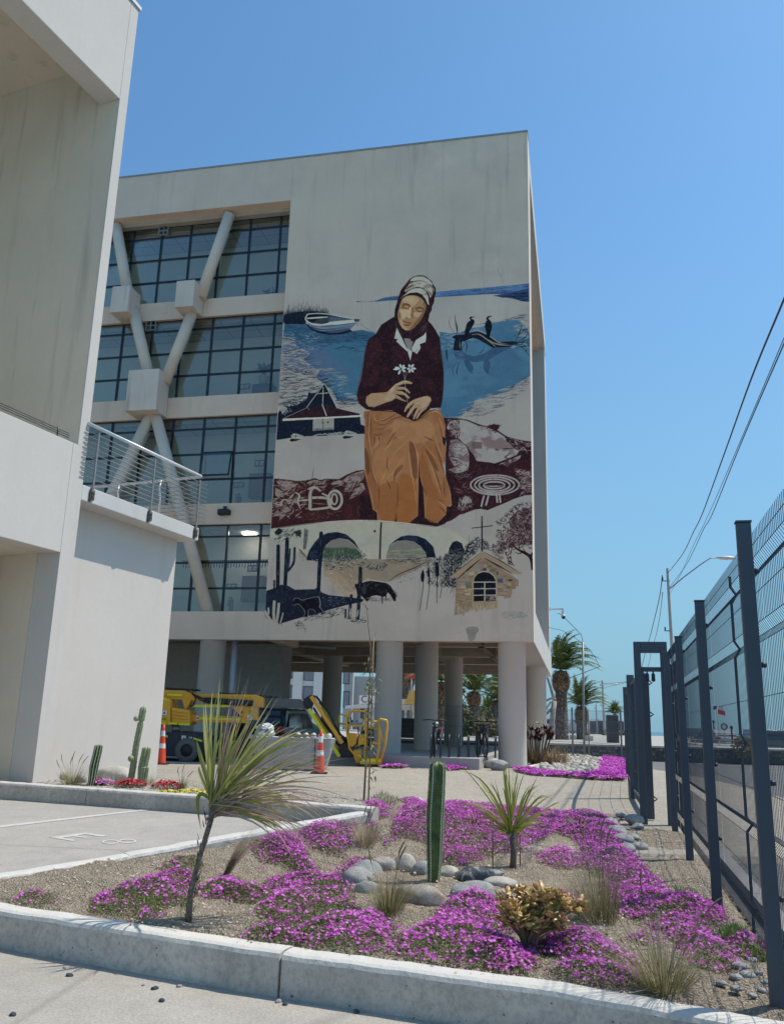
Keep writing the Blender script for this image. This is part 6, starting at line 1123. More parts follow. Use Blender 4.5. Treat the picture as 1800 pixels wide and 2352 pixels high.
FS = [(1400, 1893, (.20, .13, .07)), (1455, 1888, (.13, .15, .09)), (1415, 1915, (.17, .11, .08)), (1462, 1905, (.10, .10, .07)), (1430, 1935, (.15, .12, .08)), (1455, 1930, (.09, .08, .06)), (1440, 1955, (.13, .1, .07)), (1468, 1950, (.10, .08, .06)), (1385, 1900, (.10, .08, .05)), (1425, 1875, (.14, .09, .05))]
for i, (px, py, sz) in enumerate(FS):
    b = GS(px, py); stone('stone', b+Vector((0, 0, sz[2]*.35)), sz, s_grey if i % 3 else s_blue, 90+i, rnd(0, 3), FL_[i], group='cobbles heaped by the gate')
for i, (px, py) in enumerate([(1700, 2225), (1728, 2210), (1715, 2245), (1742, 2238), (1690, 2250), (1655, 2262), (1760, 2262), (1748, 2278), (1728, 2290), (1690, 2275)]):
    b = GS(px, py); s = rnd(.022, .045); stone('rubble', b+Vector((0, 0, s*.3)), (s*1.3, s, s*.6), s_grey, 120+i, rnd(0, 3), 'small sharp rubble piece beside the nearest fence post', group='rubble beside the fence post', sub=2)
PBL = ['upper of the two dark crumbs at mid left of the front pavement', 'lower of the two dark crumbs at mid left of the front pavement', 'grey crumb right of the two mid left crumbs', 'lone dark crumb in the middle left of the front pavement', 'dark crumb just under the kerb, farthest left but one', 'small dark crumb below the left kerb joint', 'leftmost of the three crumbs under the middle kerb joint', 'middle crumb of three under the middle kerb joint', 'rightmost of the three crumbs under the middle kerb joint', 'lone crumb under the kerb right of the middle', 'crumb at the foot of the kerb farthest to the right', 'dark crumb in the bottom left corner of the pavement']
for i, (px, py) in enumerate([(330, 2262), (356, 2270), (412, 2265), (372, 2298), (150, 2222), (160, 2240), (640, 2300), (655, 2306), (682, 2302), (818, 2324), (1230, 2290), (30, 2330)]):
    b = G(px, py, -.475); s = rnd(.010, .022); stone('pebble', b, (s*1.3, s, s*.7), s_dark if i % 2 else s_rust, 160+i, rnd(0, 3), PBL[i], group='crumbs on the pavement', sub=2)
def ribbed(mb, pts, rs, ribs, depth=.35, n_per=4, wob=0.0):
    n = ribs*n_per; prof = []
    pts = [Vector(p) for p in pts]; vs = []; fs = []
    for i, p in enumerate(pts):
        t = (pts[min(i+1, len(pts)-1)]-pts[max(0, i-1)]).normalized(); N_ = Vector((1, 0, 0)); N_ = (N_-t*N_.dot(t)).normalized(); B = t.cross(N_)
        for k in range(n):
            a = 2*math.pi*k/n; c = .5+.5*math.cos(a*ribs); r = rs[i]*(1-depth*(1-c**1.3)); r *= 1+wob*c*math.sin(i*2.4+int(k/n_per))
            vs.append(p+(N_*math.cos(a)+B*math.sin(a))*r)
    m = len(pts)
    for i in range(m-1):
        for k in range(n): fs.append((i*n+k, i*n+(k+1) % n, (i+1)*n+(k+1) % n, (i+1)*n+k))
    mb.add(vs, fs, True)
m_cac = plain('cactus_skin', (.05, .10, .022), .55, var=.35, scale=9, bump=.4, bs=50, c2=(.14, .20, .055)); m_spine = plain('cactus_areoles', (.66, .65, .50), .9)
m_cacp = plain('pale_cactus_skin', (.26, .30, .15), .55, var=.2, scale=18, c2=(.44, .46, .27))
def cactus(name, base, H, r, ribs, label, mat=m_cac, lean=(0, 0), group=None, spine=True, prof=None, wob=.06, rot=0.0, arms=()):
    c = thing(name, tuple(base), rot, label, 'cactus', group); m = 46; pts = []; rs = []
    for i in range(m+1):
        t = i/m; pts.append((lean[0]*t+.004*math.sin(t*9), lean[1]*t, H*t-.03)); pr = (.78+.3*min(1, t*2.2)-.1*max(0, t-.5)) if prof is None else prof(t)
        rs.append(r*pr*(math.sqrt(max(0, 1-((t-.955)/.045)**2)) if t > .955 else 1)+.0015)
    b = MB(); ribbed(b, pts, rs, ribs, .42, 6, wob); st_ = b.build('stem', mat, c)
    if spine:
        s = MB()
        for k in range(ribs):
            a = 2*math.pi*k/ribs
            for i in range(1, m):
                p = Vector(pts[i]); rr_ = rs[i]*1.0+.002; q = p+Vector((math.cos(a), -math.sin(a)*-1, 0))*rr_
                s.box(q.x-.0035, q.x+.0035, q.y-.0035, q.y+.0035, q.z-.009-rnd(0, .003), q.z+.009)
        s.build('spines', m_spine, c, recalc=False, kind='stuff')
    return c
def topz(px, pyt, b): return (AT(px, pyt, b.y)-b).z
b = GS(995, 2030); cactus('column_cactus', b, topz(1008, 1751, b)+.04, .072, 5, 'tall dark green ribbed column cactus standing in the ring of stones', lean=(.025, 0), rot=.35, prof=lambda t: .70+.42*math.sin(min(1, t*1.25)*math.pi*.62)-.06*max(0, t-.6))
b = GS(1177, 1992); tz = topz(1177, 1912, b)
cd = thing('spiky_cordyline', tuple(b), 0, 'yellow-green cordyline with stiff sword leaves on a short stem right of the cactus', 'cordyline')
MB().tube([(0, 0, -.05), (.01, 0, tz*.5), (-.01, 0, tz)], [.035, .03, .036], 10).build('stem', m_bark, cd)
L = ([], [], [])
T0 = Vector((-.01, 0, tz))
def cor(px, py, dy=0): return AT(px, py, b.y+dy)-b
tg_ = [(1060, 1752), (1085, 1760), (1110, 1800), (1055, 1830), (1080, 1850), (1120, 1850), (1150, 1760), (1158, 1745), (1165, 1758), (1172, 1750), (1180, 1765), (1192, 1752), (1205, 1775), (1230, 1780), (1262, 1800), (1270, 1820), (1290, 1845), (1245, 1880), (1255, 1900), (1105, 1895), (1120, 1920), (1215, 1930), (1225, 1905), (1140, 1925), (1240, 1790), (1130, 1790), (1210, 1800), (1145, 1790), (1165, 1780), (1185, 1785), (1275, 1860), (1090, 1870)]
for (px, py) in tg_:
    for k in range(2): bladeto(L, T0+Vector((rnd(-.02, .02), rnd(-.02, .02), rnd(-.06, .02))), cor(px+rnd(-12, 12), py+rnd(-8, 8), rnd(-.3, .3)), rnd(.013, .021), (0, 0, .05+.05*(abs(px-1177)/100)), 7)
leafobj(L, 'blades', m_cord, cd)
L = ([], [], [])
for (px, py) in [(1190, 1960), (1165, 1955), (1200, 1950), (1150, 1950)]: bladeto(L, T0, cor(px, py, rnd(-.1, .1)), .02, (0, 0, .02), 5)
leafobj(L, 'dry_leaves', m_yucb, cd)
for px, y0, y1 in [(1131, 1992, 1905), (1194, 1990, 1920)]:
    g = GS(px, y0); o = MB().cyl((0, 0, -.03), (0, 0, topz(px, y1, g)), .006, 6).build('plant_stake', plain('stake_brown', (.12, .08, .06), .9), None); o.location = g; tag(o, 'thin brown stake '+('left' if px < 1177 else 'right')+' of the cordyline stem', 'stake')
b = GS(1210, 2178); jd = thing('jade_plant', tuple(b), 0, 'bronze and green succulent bush with thick stems in the front of the bed', 'succulent')
m_stem = plain('succulent_stem', (.26, .19, .12), .8, var=.2, scale=30, bump=.3)
s = MB(); tips = []
for i in range(38):
    px = rnd(1155, 1330); py = rnd(2050, 2135); py = max(py, 2046+abs(px-1215)*.34); q = AT(px, py, b.y+rnd(-.14, .16))-b; m_ = Vector((q.x*.35, q.y*.35, q.z*.45))
    s.tube([(0, 0, -.03), m_, q], [.016, .009, .004], 7); tips.append(q)
s.build('stems', m_stem, jd)
V = []; F = []; C = []
def plump(c, d, l, w, col):
    d = d.normalized(); s_ = d.cross(Vector((0, 0, 1))); s_ = s_.normalized() if s_.length > .1 else Vector((1, 0, 0)); u = s_.cross(d); b_ = len(V)
    s_ = Matrix.Rotation(rnd(-.8, .8), 3, d) @ s_; u = s_.cross(d)
    pr = [(0, .15), (.25, .62), (.55, 1), (.8, .86), (1, .25)]
    for t, k in pr:
        p = c+d*l*t+u*l*.12*t*t
        for a in range(6):
            an = a*math.pi/3; V.append(tuple(p+s_*math.cos(an)*w*k+u*math.sin(an)*w*.28*k)); C.append(min(1, max(0, col+(.25 if t > .7 else 0))))
    for i in range(4):
        for a in range(6): F.append((b_+i*6+a, b_+i*6+(a+1) % 6, b_+(i+1)*6+(a+1) % 6, b_+(i+1)*6+a))
for q in tips:
    for k in range(20):
        a = rnd(0, 6.28); e = rnd(-.5, 1.2); d = Vector((math.cos(a), math.sin(a), e)); plump(q+Vector((rnd(-.035, .035), rnd(-.035, .035), rnd(-.03, .03))), d, rnd(.045, .075), rnd(.017, .026), random.random()*.8)
np_obj('leaves', np.array(V), np.array(F), tintmat('succulent_leaf', (.16, .17, .04), (.66, .34, .20), .35, (.50, .36, .11), spec=.4), jd, cols=C, smooth=True)
b = GS(1330, 1912); al = thing('aloe', tuple(b), 0, 'dark green aloe rosette with curling leaves behind the fountain grass', 'aloe'); L = ([], [], [])
for i in range(26):
    a = i*2.4; blade(L, (0, 0, .02), (math.cos(a), math.sin(a), rnd(.5, 1.6)), rnd(.3, .42), .05, rnd(1.0, 1.7), 7)
leafobj(L, 'leaves', tintmat('aloe_leaf', (.04, .055, .03), (.13, .14, .06), .5, (.08, .095, .045)), al)
b = GS(1090, 1905); al = thing('small_aloe', tuple(b), 0, 'reddish spiky rosette among flowers right behind the tall cactus', 'aloe'); L = ([], [], [])
for i in range(16):
    a = i*2.4; blade(L, (0, 0, 0), (math.cos(a), math.sin(a), rnd(.7, 2.0)), rnd(.22, .32), .03, .6, 5)
leafobj(L, 'leaves', tintmat('red_leaf', (.14, .05, .04), (.22, .14, .07), .5), al)
m_flo = tintmat('magenta_petals', (.38, .03, .34), (.95, .38, .90), .6, (.74, .10, .68), trans=.3)
m_ice = tintmat('fleshy_green', (.06, .09, .02), (.24, .27, .085), .5, (.13, .165, .05), trans=.1)
m_floc = plain('flower_centre', (.75, .62, .45), .8)
def pinp(P, n):
    P = np.asarray(P); lo = P.min(0); hi = P.max(0); out = np.zeros((0, 2))
    while len(out) < n:
        q = rng.uniform(lo, hi, (n*3, 2)); c = np.zeros(len(q), bool)
        for i in range(len(P)):
            a = P[i]; b = P[i-1]; k = ((a[1] > q[:, 1]) != (b[1] > q[:, 1])) & (q[:, 0] < (b[0]-a[0])*(q[:, 1]-a[1])/(b[1]-a[1]+1e-12)+a[0]); c ^= k
        out = np.r_[out, q[c]]
    return out[:n]
def rndn(a, b, n): return rng.uniform(a, b, n)
def mound(q, seed):
    return .5+.5*np.sin(q[:, 0]*5.1+seed)*np.sin(q[:, 1]*4.3+seed*1.7)+.25*np.sin(q[:, 0]*13+seed)*np.sin(q[:, 1]*12)
hsv = np.vectorize(Hs)
def grow(P, k=.030):
    c = P.mean(0); out = []
    for i in range(len(P)):
        a = P[i-1]; b = P[(i+1) % len(P)]; t = b-a; nn = np.array([t[1], -t[0]])/(np.hypot(*t)+1e-6)
        if np.dot(nn, P[i]-c) < 0: nn = -nn
        out.append(P[i]+nn*k*rnd(.2, 1.9))
    return np.array(out)
def carpet(pts, label, dens=1.0, flow=.8, hgt=.12, fsz=.019, seed=1, zf=None, name='ice_plant_carpet'):
    """pts in photo pixels of the ground outline"""
    P = np.array([GS(*p)[:2] if zf is None else GG(p[0], p[1], zf)[:2] for p in pts]); P = grow(P); x, y = P[:, 0], P[:, 1]
    area = .5*abs(np.dot(x, np.roll(y, 1))-np.dot(y, np.roll(x, 1)))
    def edge(q):
        d = np.full(len(q), 9.0)
        for i in range(len(P)):
            a, b = P[i-1], P[i]; ab = b-a; t = np.clip(((q-a) @ ab)/(ab @ ab+1e-9), 0, 1); d = np.minimum(d, np.hypot(*(q-(a+t[:, None]*ab)).T))
        return d
    def hh(q): return hgt*np.clip(edge(q)/.26, 0, 1)**.7*(.45+.75*mound(q, seed))
    zb = (lambda q: hsv(q[:, 0], q[:, 1])) if zf is None else (lambda q: np.vectorize(zf)(q[:, 0], q[:, 1]))
    n = int(area*5200*dens); q = pinp(P, n); q += rng.normal(0, .045, q.shape)*(rng.random((n, 1)) < .5); h = hh(q); base = np.c_[q, zb(q)+h*rng.uniform(.15, 1, n)]
    d = np.c_[rng.normal(0, .8, (n, 2)), rng.uniform(.1, 1.3, n)]; d /= np.linalg.norm(d, axis=1)[:, None]; L_ = rndn(.016, .034, n)[:, None]; s_ = np.cross(d, rng.normal(0, 1, (n, 3))); s_ /= np.linalg.norm(s_, axis=1)[:, None]; w_ = rndn(.0022, .0042, n)[:, None]; u_ = np.cross(s_, d)
    V = np.stack([base-s_*w_, base+s_*w_, base+u_*w_*1.2+d*L_*.5, base+d*L_], 1).reshape(-1, 3); I = np.arange(n)[:, None]*4
    F = np.concatenate([I+np.array([[0, 1, 3]]), I+np.array([[1, 2, 3]]), I+np.array([[2, 0, 3]])]); C = np.repeat(np.clip(rng.random(n)*.7+.3*(h/hgt/1.2), 0, 1), 4)
    root = thing(name, (float(P[:, 0].mean()), float(P[:, 1].mean()), 0), 0, label, 'flowers'); ro = Vector(root.location)
    V = V-np.array(ro); np_obj('leaves', V, F, m_ice, root, cols=C, kind='stuff')
    n = int(area*1500*dens*flow); q = pinp(P, n*2)
    k = mound(q, seed+2.3)+.6*mound(q*3.1, seed)+rng.normal(0, .28, len(q)); q = q[np.argsort(-k)[:n]] if flow < .8 else q[np.argsort(-k)[:int(n*1.5)]][rng.random(int(min(len(q), n*1.5))) < .62];
    n = len(q); q = q+rng.normal(0, .045, q.shape)*(rng.random((len(q), 1)) < .45); h = hh(q)
    c = np.c_[q, zb(q)+h+rndn(.004, .022, n)]; nn = np.c_[rng.normal(0, .42, (n, 2)), np.ones(n)]; nn /= np.linalg.norm(nn, axis=1)[:, None]
    a = np.cross(nn, rng.normal(0, 1, (n, 3))); a /= np.linalg.norm(a, axis=1)[:, None]; b_ = np.cross(nn, a); R_ = rndn(fsz*.75, fsz*1.2, n)[:, None]; M = 16
    ring = []
    for j in range(M):
        an = 2*math.pi*j/M; rr_ = 1.0 if j % 2 == 0 else .52; ring.append(c+(a*math.cos(an)+b_*math.sin(an))*R_*rr_+nn*R_*(.28 if j % 2 == 0 else .1))
    V = np.stack([c]+ring, 1).reshape(-1, 3)-np.array(ro); I = np.arange(n)[:, None]*(M+1); F = np.concatenate([I+np.array([[0, 1+j, 1+(j+1) % M]]) for j in range(M)])
    cc = np.clip(rng.normal(.45, .24, n)+.3*(mound(q*.8, seed)-.5), 0, 1); C = np.stack([np.clip(cc-.25, 0, 1)]+[np.clip(cc+(.12 if j % 2 == 0 else -.1), 0, 1) for j in range(M)], 1).ravel()
    np_obj('flowers', V, F, m_flo, root, cols=C, kind='stuff')
    s = R_*.22; V = np.stack([c+nn*R_*.12+a*s, c+nn*R_*.12+b_*s, c+nn*R_*.12-a*s, c+nn*R_*.12-b_*s], 1).reshape(-1, 3)-np.array(ro); I = np.arange(n)[:, None]*4
    np_obj('flower_centres', V, I+np.array([[0, 1, 2, 3]]), m_floc, root, kind='stuff'); return root
def k3(p): return (600+p[0]*.41667, 1700+p[1]*.41667)
def k4(p): return (1100+p[0]*.41667, 1700+p[1]*.41667)
def k2(p): return (p[0]*.41667, 1600+p[1]*.41667)
CP = [
 ([k4(q) for q in [(0, 400), (60, 375), (300, 400), (450, 405), (470, 440), (380, 520), (230, 620), (60, 650), (0, 660)]]+[k3(q) for q in [(1080, 700), (960, 700), (930, 640), (760, 640), (620, 660), (580, 560), (700, 500), (760, 420), (820, 400), (900, 440), (1040, 450), (1100, 400)]], 'wide magenta flower carpet behind the cactus and cordyline', 1.0, .95, 3),
 ([k3(q) for q in [(1020, 345), (1160, 360), (1250, 380), (1420, 400), (1600, 395), (1560, 440), (1150, 450), (1030, 430)]], 'narrow strip of magenta flowers along the far edge of the bed', .9, .9, 5),
 ([k4(q) for q in [(450, 400), (700, 430), (780, 500), (800, 600), (900, 690), (980, 780), (1080, 860), (1250, 880), (1340, 950), (1350, 1040), (1250, 1060), (1400, 1200), (1420, 1270), (1370, 1290), (1200, 1240), (1100, 1150), (960, 1060), (880, 1000), (780, 900), (740, 760), (640, 680), (600, 600), (500, 540), (400, 500)]], 'long band of magenta flowers running beside the fence', 1.0, .95, 1),
 ([k4(q) for q in [(320, 640), (420, 600), (520, 620), (540, 690), (480, 720), (380, 700)]], 'small round magenta clump left of the tall fountain grass', 1.0, .85, 6),
 ([k4(q) for q in [(820, 1100), (900, 1080), (1000, 1110), (980, 1150), (860, 1130)]], 'little magenta clump in the open soil behind the low grass', 1.0, .9, 9),
 ([k4(q) for q in [(1380, 1110), (1480, 1090), (1570, 1160), (1580, 1220), (1500, 1220), (1400, 1180)]], 'leafy magenta clump touching the nearest fence post', 1.1, .5, 7),
 ([k4(q) for q in [(380, 1180), (380, 1080), (470, 1040), (560, 1060), (680, 1110), (740, 1180), (860, 1200), (870, 1260), (700, 1250), (560, 1220)]], 'magenta mound right of the bronze succulent', 1.0, .9, 8),
 ([k4(q) for q in [(370, 1300), (480, 1240), (600, 1260), (860, 1290), (850, 1350), (760, 1365), (560, 1340)]], 'strip of magenta flowers against the front kerb at right', 1.0, .85, 2),
 ([k3(q) for q in [(700, 1180), (720, 1100), (880, 1040), (960, 1000), (1040, 900), (1180, 850), (1300, 900), (1330, 1000), (1380, 1060), (1300, 1110), (1400, 1150), (1490, 1230), (1450, 1290), (1280, 1280), (1100, 1240), (900, 1220)]], 'large magenta mound in front of the stones by the front kerb', 1.0, .92, 4),
 ([k3(q) for q in [(1560, 860), (1680, 840), (1680, 900), (1620, 930)]]+[k4(q) for q in [(340, 850), (480, 850), (560, 900), (540, 960), (400, 900)]], 'magenta flowers behind the bronze succulent', 1.0, .85, 10),
 ([k3(q) for q in [(1560, 1080), (1640, 1060), (1680, 1100), (1680, 1200), (1580, 1190)]]+[k4(q) for q in [(20, 1130), (120, 1110), (280, 1170), (300, 1250), (200, 1290), (40, 1260)]], 'magenta clump at the foot of the bronze succulent', 1.0, .8, 11),
 ([k3(q) for q in [(140, 1110), (180, 1040), (300, 1010), (480, 1010), (620, 960), (700, 1000), (720, 1060), (640, 1140), (640, 1180), (480, 1170), (300, 1150)]], 'magenta carpet along the middle of the front kerb', 1.0, .75, 12),
 ([k3(q) for q in [(170, 1000), (200, 930), (340, 900), (500, 900), (520, 960), (400, 1010), (260, 1030)]], 'mostly green ice plant cushion behind the front carpet', 1.2, .15, 13),
 ([k3(q) for q in [(0, 680), (120, 640), (200, 690), (330, 760), (440, 740), (500, 850), (440, 900), (300, 880), (180, 940), (80, 960), (0, 920)]]+[k2(q) for q in [(1500, 1090), (1440, 1080), (1480, 1020), (1640, 980)]], 'magenta mound left of the ring of stones', 1.0, .8, 14),
 ([k3(q) for q in [(210, 660), (240, 600), (320, 570), (420, 550), (500, 580), (490, 640), (430, 700), (300, 690)]], 'dark-leaved magenta clump behind the left mound', 1.1, .7, 15),
 ([k2(q) for q in [(1380, 900), (1500, 870), (1620, 890), (1680, 940), (1680, 1000), (1560, 960), (1440, 950)]], 'magenta clump beside the feather grass', 1.0, .75, 16),
 ([k2(q) for q in [(1100, 1080), (1180, 1030), (1260, 1000), (1400, 1060), (1420, 1110), (1300, 1130), (1180, 1120)]], 'magenta clump right of the young palm trunk', 1.1, .65, 17),
 ([k2(q) for q in [(510, 1190), (560, 1110), (700, 1040), (860, 1020), (940, 980), (1060, 990), (1080, 1020), (1000, 1060), (1000, 1140), (900, 1180), (820, 1240), (700, 1225), (600, 1210)]], 'green and magenta mound left of the young palm trunk', 1.2, .42, 18),
 ([k2(q) for q in [(90, 1120), (160, 1090), (260, 1090), (300, 1130), (220, 1150), (120, 1140)]], 'sparse dry magenta clump at the far left of the bed', .8, .4, 19),
 ([k2(q) for q in [(900, 960), (1000, 890), (1080, 880), (1100, 960), (1000, 990)]], 'low dark green clump behind the palm trunk', 1.0, .12, 20),
 ([k2(q) for q in [(1330, 1340), (1400, 1290), (1500, 1270), (1680, 1290), (1680, 1370), (1560, 1370), (1450, 1355)]], 'green and magenta clump on the front kerb right of the palm', 1.1, .4, 21),
 ([k3(q) for q in [(590, 380), (680, 375), (690, 430), (620, 440), (596, 420)]], 'small magenta clump at the corner of the parking kerb', 1.0, .9, 22),
 ([k3(q) for q in [(760, 330), (860, 335), (900, 350), (920, 395), (880, 390), (820, 360)]], 'magenta tuft on the sapling planter kerb', 1.0, .9, 23),
]
CP += [
 ([k3(q) for q in [(0, 900), (80, 960), (180, 980), (170, 1060), (60, 1100), (0, 1090)]]+[k2(q) for q in [(1400, 1200), (1480, 1140)]], 'green leafy cushion left of the middle front carpet', 1.2, .2, 31),
 ([k3(q) for q in [(440, 740), (500, 700), (600, 690), (560, 760), (480, 800)]], 'sprawling magenta runners beside the left boulders', .8, .6, 32),
 ([k4(q) for q in [(560, 560), (640, 560), (700, 700), (640, 760), (560, 700)]], 'magenta flowers just behind the tall fountain grass', 1.0, .8, 33),
 ([k4(q) for q in [(700, 780), (800, 820), (900, 960), (860, 1010), (760, 920)]], 'magenta flowers just right of the tall fountain grass', 1.0, .8, 34),
 ([k2(q) for q in [(1230, 1050), (1420, 1060), (1500, 1100), (1420, 1160), (1260, 1130)]], 'olive leafy mat right of the palm with few flowers', 1.0, .25, 35)]
for pts, lb, dn, fl_, sdd in CP: carpet(pts, lb, dn, fl_, .10, .0145, sdd)
def greenpatch(pts, label, n, mat, h=.05):
    P = np.array([GS(*p)[:2] for p in pts]); L = ([], [], []); c = Vector((P[:, 0].mean(), P[:, 1].mean(), 0)); c.z = Hs(c.x, c.y); r = thing('weed_patch', tuple(c), 0, label, 'weeds')
    for q in pinp(P, n):
        p = Vector((q[0], q[1], Hs(q[0], q[1])))-c; a = rnd(0, 6.28); blade(L, p, (math.cos(a), math.sin(a), rnd(.3, 2)), rnd(.5, 1.2)*h, .008, .5, 3)
    leafobj(L, 'leaves', mat, r, kind='stuff')
m_weed = tintmat('weed_green', (.05, .10, .02), (.16, .24, .06), .6, trans=.15)
greenpatch([k4(q) for q in [(1270, 1080), (1400, 1030), (1480, 1060), (1500, 1100), (1380, 1110)]], 'fresh green weeds beside the nearest fence post', 700, m_weed, .09); greenpatch([k4(q) for q in [(1060, 810), (1160, 820), (1260, 880), (1120, 870)]], 'green weeds at the edge of the flower band', 300, m_weed, .06)
greenpatch([k4(q) for q in [(1500, 1150), (1585, 1130), (1585, 1230), (1520, 1240)]], 'weedy leaves at the foot of the nearest fence post', 320, m_weed, .09); greenpatch([k3(q) for q in [(580, 330), (660, 290), (760, 330), (740, 370), (600, 370)]], 'grey-green herbs in the sapling planter', 500, tintmat('herb_grey', (.07, .09, .04), (.2, .2, .11), .7), .12)
greenpatch([k2(q) for q in [(1000, 1150), (1060, 1170), (1040, 1270), (990, 1250)]], 'pale grassy weeds at the palm foot', 120, m_weed, .08)
V = []; F = []; C = []; PB_ = np.array([(p[0], p[1]) for p in BED])
qs = pinp(PB_, 7000)
for x, y in qs:
    s = rnd(.004, .013)*(1.6 if random.random() < .06 else 1); z = Hs(x, y)+.035*math.sin(x*2.1+1)*math.sin(y*1.7)*(1-sst(11, 13.5, y)); b_ = len(V); a = rnd(0, 3)
    for dx, dy, dz in ((1, 0, .1), (0, 1, 0), (-1, 0, .1), (0, -1, 0), (0.1, .1, .8)): V.append((x+s*(dx*math.cos(a)-dy*math.sin(a)), y+s*(dx*math.sin(a)+dy*math.cos(a)), z+s*dz)); C.append(random.random())
    for k in range(4): F.append((b_+k, b_+(k+1) % 4, b_+4))
    C[b_:] = [random.random()]*5
np_obj('soil_crumbs', np.array(V), np.array(F), tintmat('crumbs', (.16, .13, .09), (.62, .54, .43), .9, (.42, .35, .26)), cols=C, kind='stuff', label='pebbles and dry crumbs scattered over the bed soil')
b = GG(836, 1846); sap = thing('sapling', tuple(b), 0, 'thin leafy sapling rising in front of the mural left of the concrete column', 'tree')
m_tw = plain('sapling_bark', (.22, .16, .11), .9, var=.25, scale=30)
hT = [(835, 1846), (843, 1700), (849, 1560), (853, 1500), (846, 1440), (843, 1400), (838, 1385)]
sp_ = [AT(x, y, b.y)-b for x, y in hT]; MB().tube(sp_, [.016, .013, .011, .009, .007, .005, .003], 8).build('trunk', m_tw, sap)
q = MB(); tw = [[(853, 1500), (858, 1470), (862, 1455), (865, 1440)], [(850, 1560), (845, 1520), (850, 1500), (848, 1470)], [(849, 1580), (862, 1560), (876, 1535)], [(846, 1400), (832, 1385), (822, 1388)], [(846, 1640), (856, 1632)]]
for t in tw: q.tube([AT(x, y, b.y+rnd(-.05, .05))-b for x, y in t], [.006, .005, .004, .003][:len(t)], 5)
q.build('twigs', m_tw, sap)
L = ([], [], [])
for (x, y, n_) in [(856, 1575, 26), (852, 1600, 36), (850, 1640, 40), (848, 1665, 34), (846, 1700, 34), (842, 1725, 26), (843, 1740, 16), (852, 1765, 12), (850, 1800, 10), (848, 1530, 10), (852, 1500, 8)]:
    for k in range(n_):
        p = AT(x+rnd(-15, 15), y+rnd(-18, 18), b.y+rnd(-.1, .1))-b; a = rnd(0, 6.28); blade(L, p, (math.cos(a), math.sin(a)*.4, rnd(-.9, .6)), rnd(.07, .11), .042, .3, 3)
leafobj(L, 'leaves', tintmat('sapling_leaf', (.12, .15, .05), (.46, .46, .26), .6, (.26, .28, .12)), sap)
stk = MB().tube([AT(846, 1840, b.y-.05)-b, AT(853, 1640, b.y-.05)-b, AT(858, 1462, b.y-.05)-b], [.012, .010, .008], 8).build('support_stake', plain('cane', (.30, .22, .15), .8, var=.3, scale=20)); stk.location = b; tag(stk, 'thin cane staking the sapling', 'stake')
def GK(px, py): return GG(px, py, lambda x, y: .15)
b = GK(208, 1806); cactus('column_cactus', b, topz(212, 1708, b)+.02, .055, 9, 'short dark green cactus at the left foot of the pale building', lean=(.06, 0), wob=.08)
b = GK(298, 1802)
cl = cactus('column_cactus', b, topz(312, 1617, b), .055, 7, 'tallest pale green column cactus before the pale building', mat=m_cacp, lean=(.10, 0), prof=lambda t: .9-.12*max(0, t-.3)+(.12 if t > .82 else 0)-(.3 if .80 < t < .825 else 0), spine=False)
MB().ball((.02, -.05, (topz(300, 1650, b))), .045, 8, 6).build('bud', m_cacp, cl); MB().ball((.0, -.06, topz(302, 1742, b)), .05, 8, 6).build('bud', m_cacp, cl)
b = GK(322, 1803); cactus('column_cactus', b, topz(328, 1710, b), .068, 8, 'thick pale green cactus right of the tallest one', mat=m_cacp, lean=(.05, 0), spine=False)
b = GK(330, 1806); cactus('column_cactus', b, topz(334, 1756, b), .05, 8, 'small pale green cactus at the right foot of the thick one', mat=m_cacp, spine=False)
def clump(px, py, r, h, n, mat, label, name='flower_clump', cat='flowers', fsz=.022, f=GK):
    b = f(px, py); R_ = thing(name, tuple(b), 0, label, cat); L = ([], [], []); V = []; F = []; C = []
    for i in range(n*3):
        a = rnd(0, 6.28); q = math.sqrt(random.random())*r; blade(L, (math.cos(a)*q, math.sin(a)*q, rnd(0, h*.6)), (rnd(-1, 1), rnd(-1, 1), rnd(0, 1.2)), .05, .012, .3, 2)
    leafobj(L, 'leaves', m_weed2, R_)
    for i in range(n):
        a = rnd(0, 6.28); q = math.sqrt(random.random())*r; c = Vector((math.cos(a)*q, math.sin(a)*q, h*(1-.5*(q/r)**2)*rnd(.75, 1.1))); nn = Vector((rnd(-.6, .6), rnd(-.9, .2), 1)).normalized(); u = nn.orthogonal().normalized(); w_ = nn.cross(u); b_ = len(V); s = fsz*rnd(.8, 1.3); cc = random.random()
        V.append(tuple(c-nn*s*.2)); C.append(cc*.4)
        for j in range(10): an = 2*math.pi*j/10; k = s*(1 if j % 2 == 0 else .7); V.append(tuple(c+(u*math.cos(an)+w_*math.sin(an))*k)); C.append(cc)
        for j in range(10): F.append((b_, b_+1+j, b_+1+(j+1) % 10))
    np_obj('flowers', np.array(V), np.array(F), mat, R_, cols=C); return R_
m_weed2 = tintmat('bed_leaf', (.04, .06, .02), (.13, .15, .06), .6)
m_red = tintmat('red_petals', (.28, .01, .02), (.55, .03, .06), .5); m_pink = tintmat('pink_petals', (.45, .08, .42), (.75, .35, .72), .5); m_yel = tintmat('yellow_petals', (.55, .42, .03), (.8, .65, .12), .5)
clump(222, 1805, .13, .10, 60, m_red, 'dark red flower clump beside the pink one'); clump(240, 1806, .17, .10, 110, m_pink, 'pink flower clump below the short dark cactus'); clump(300, 1811, .22, .13, 150, m_red, 'red flower clump in front of the pale cacti'); clump(383, 1815, .22, .13, 150, m_red, 'red flower clump at the corner of the pale building')
clump(390, 1824, .2, .05, 90, m_yel, 'low yellow flowers below the corner red clump'); clump(450, 1822, .28, .05, 80, m_yel, 'scattered yellow flowers along the strip near the young palm crown')
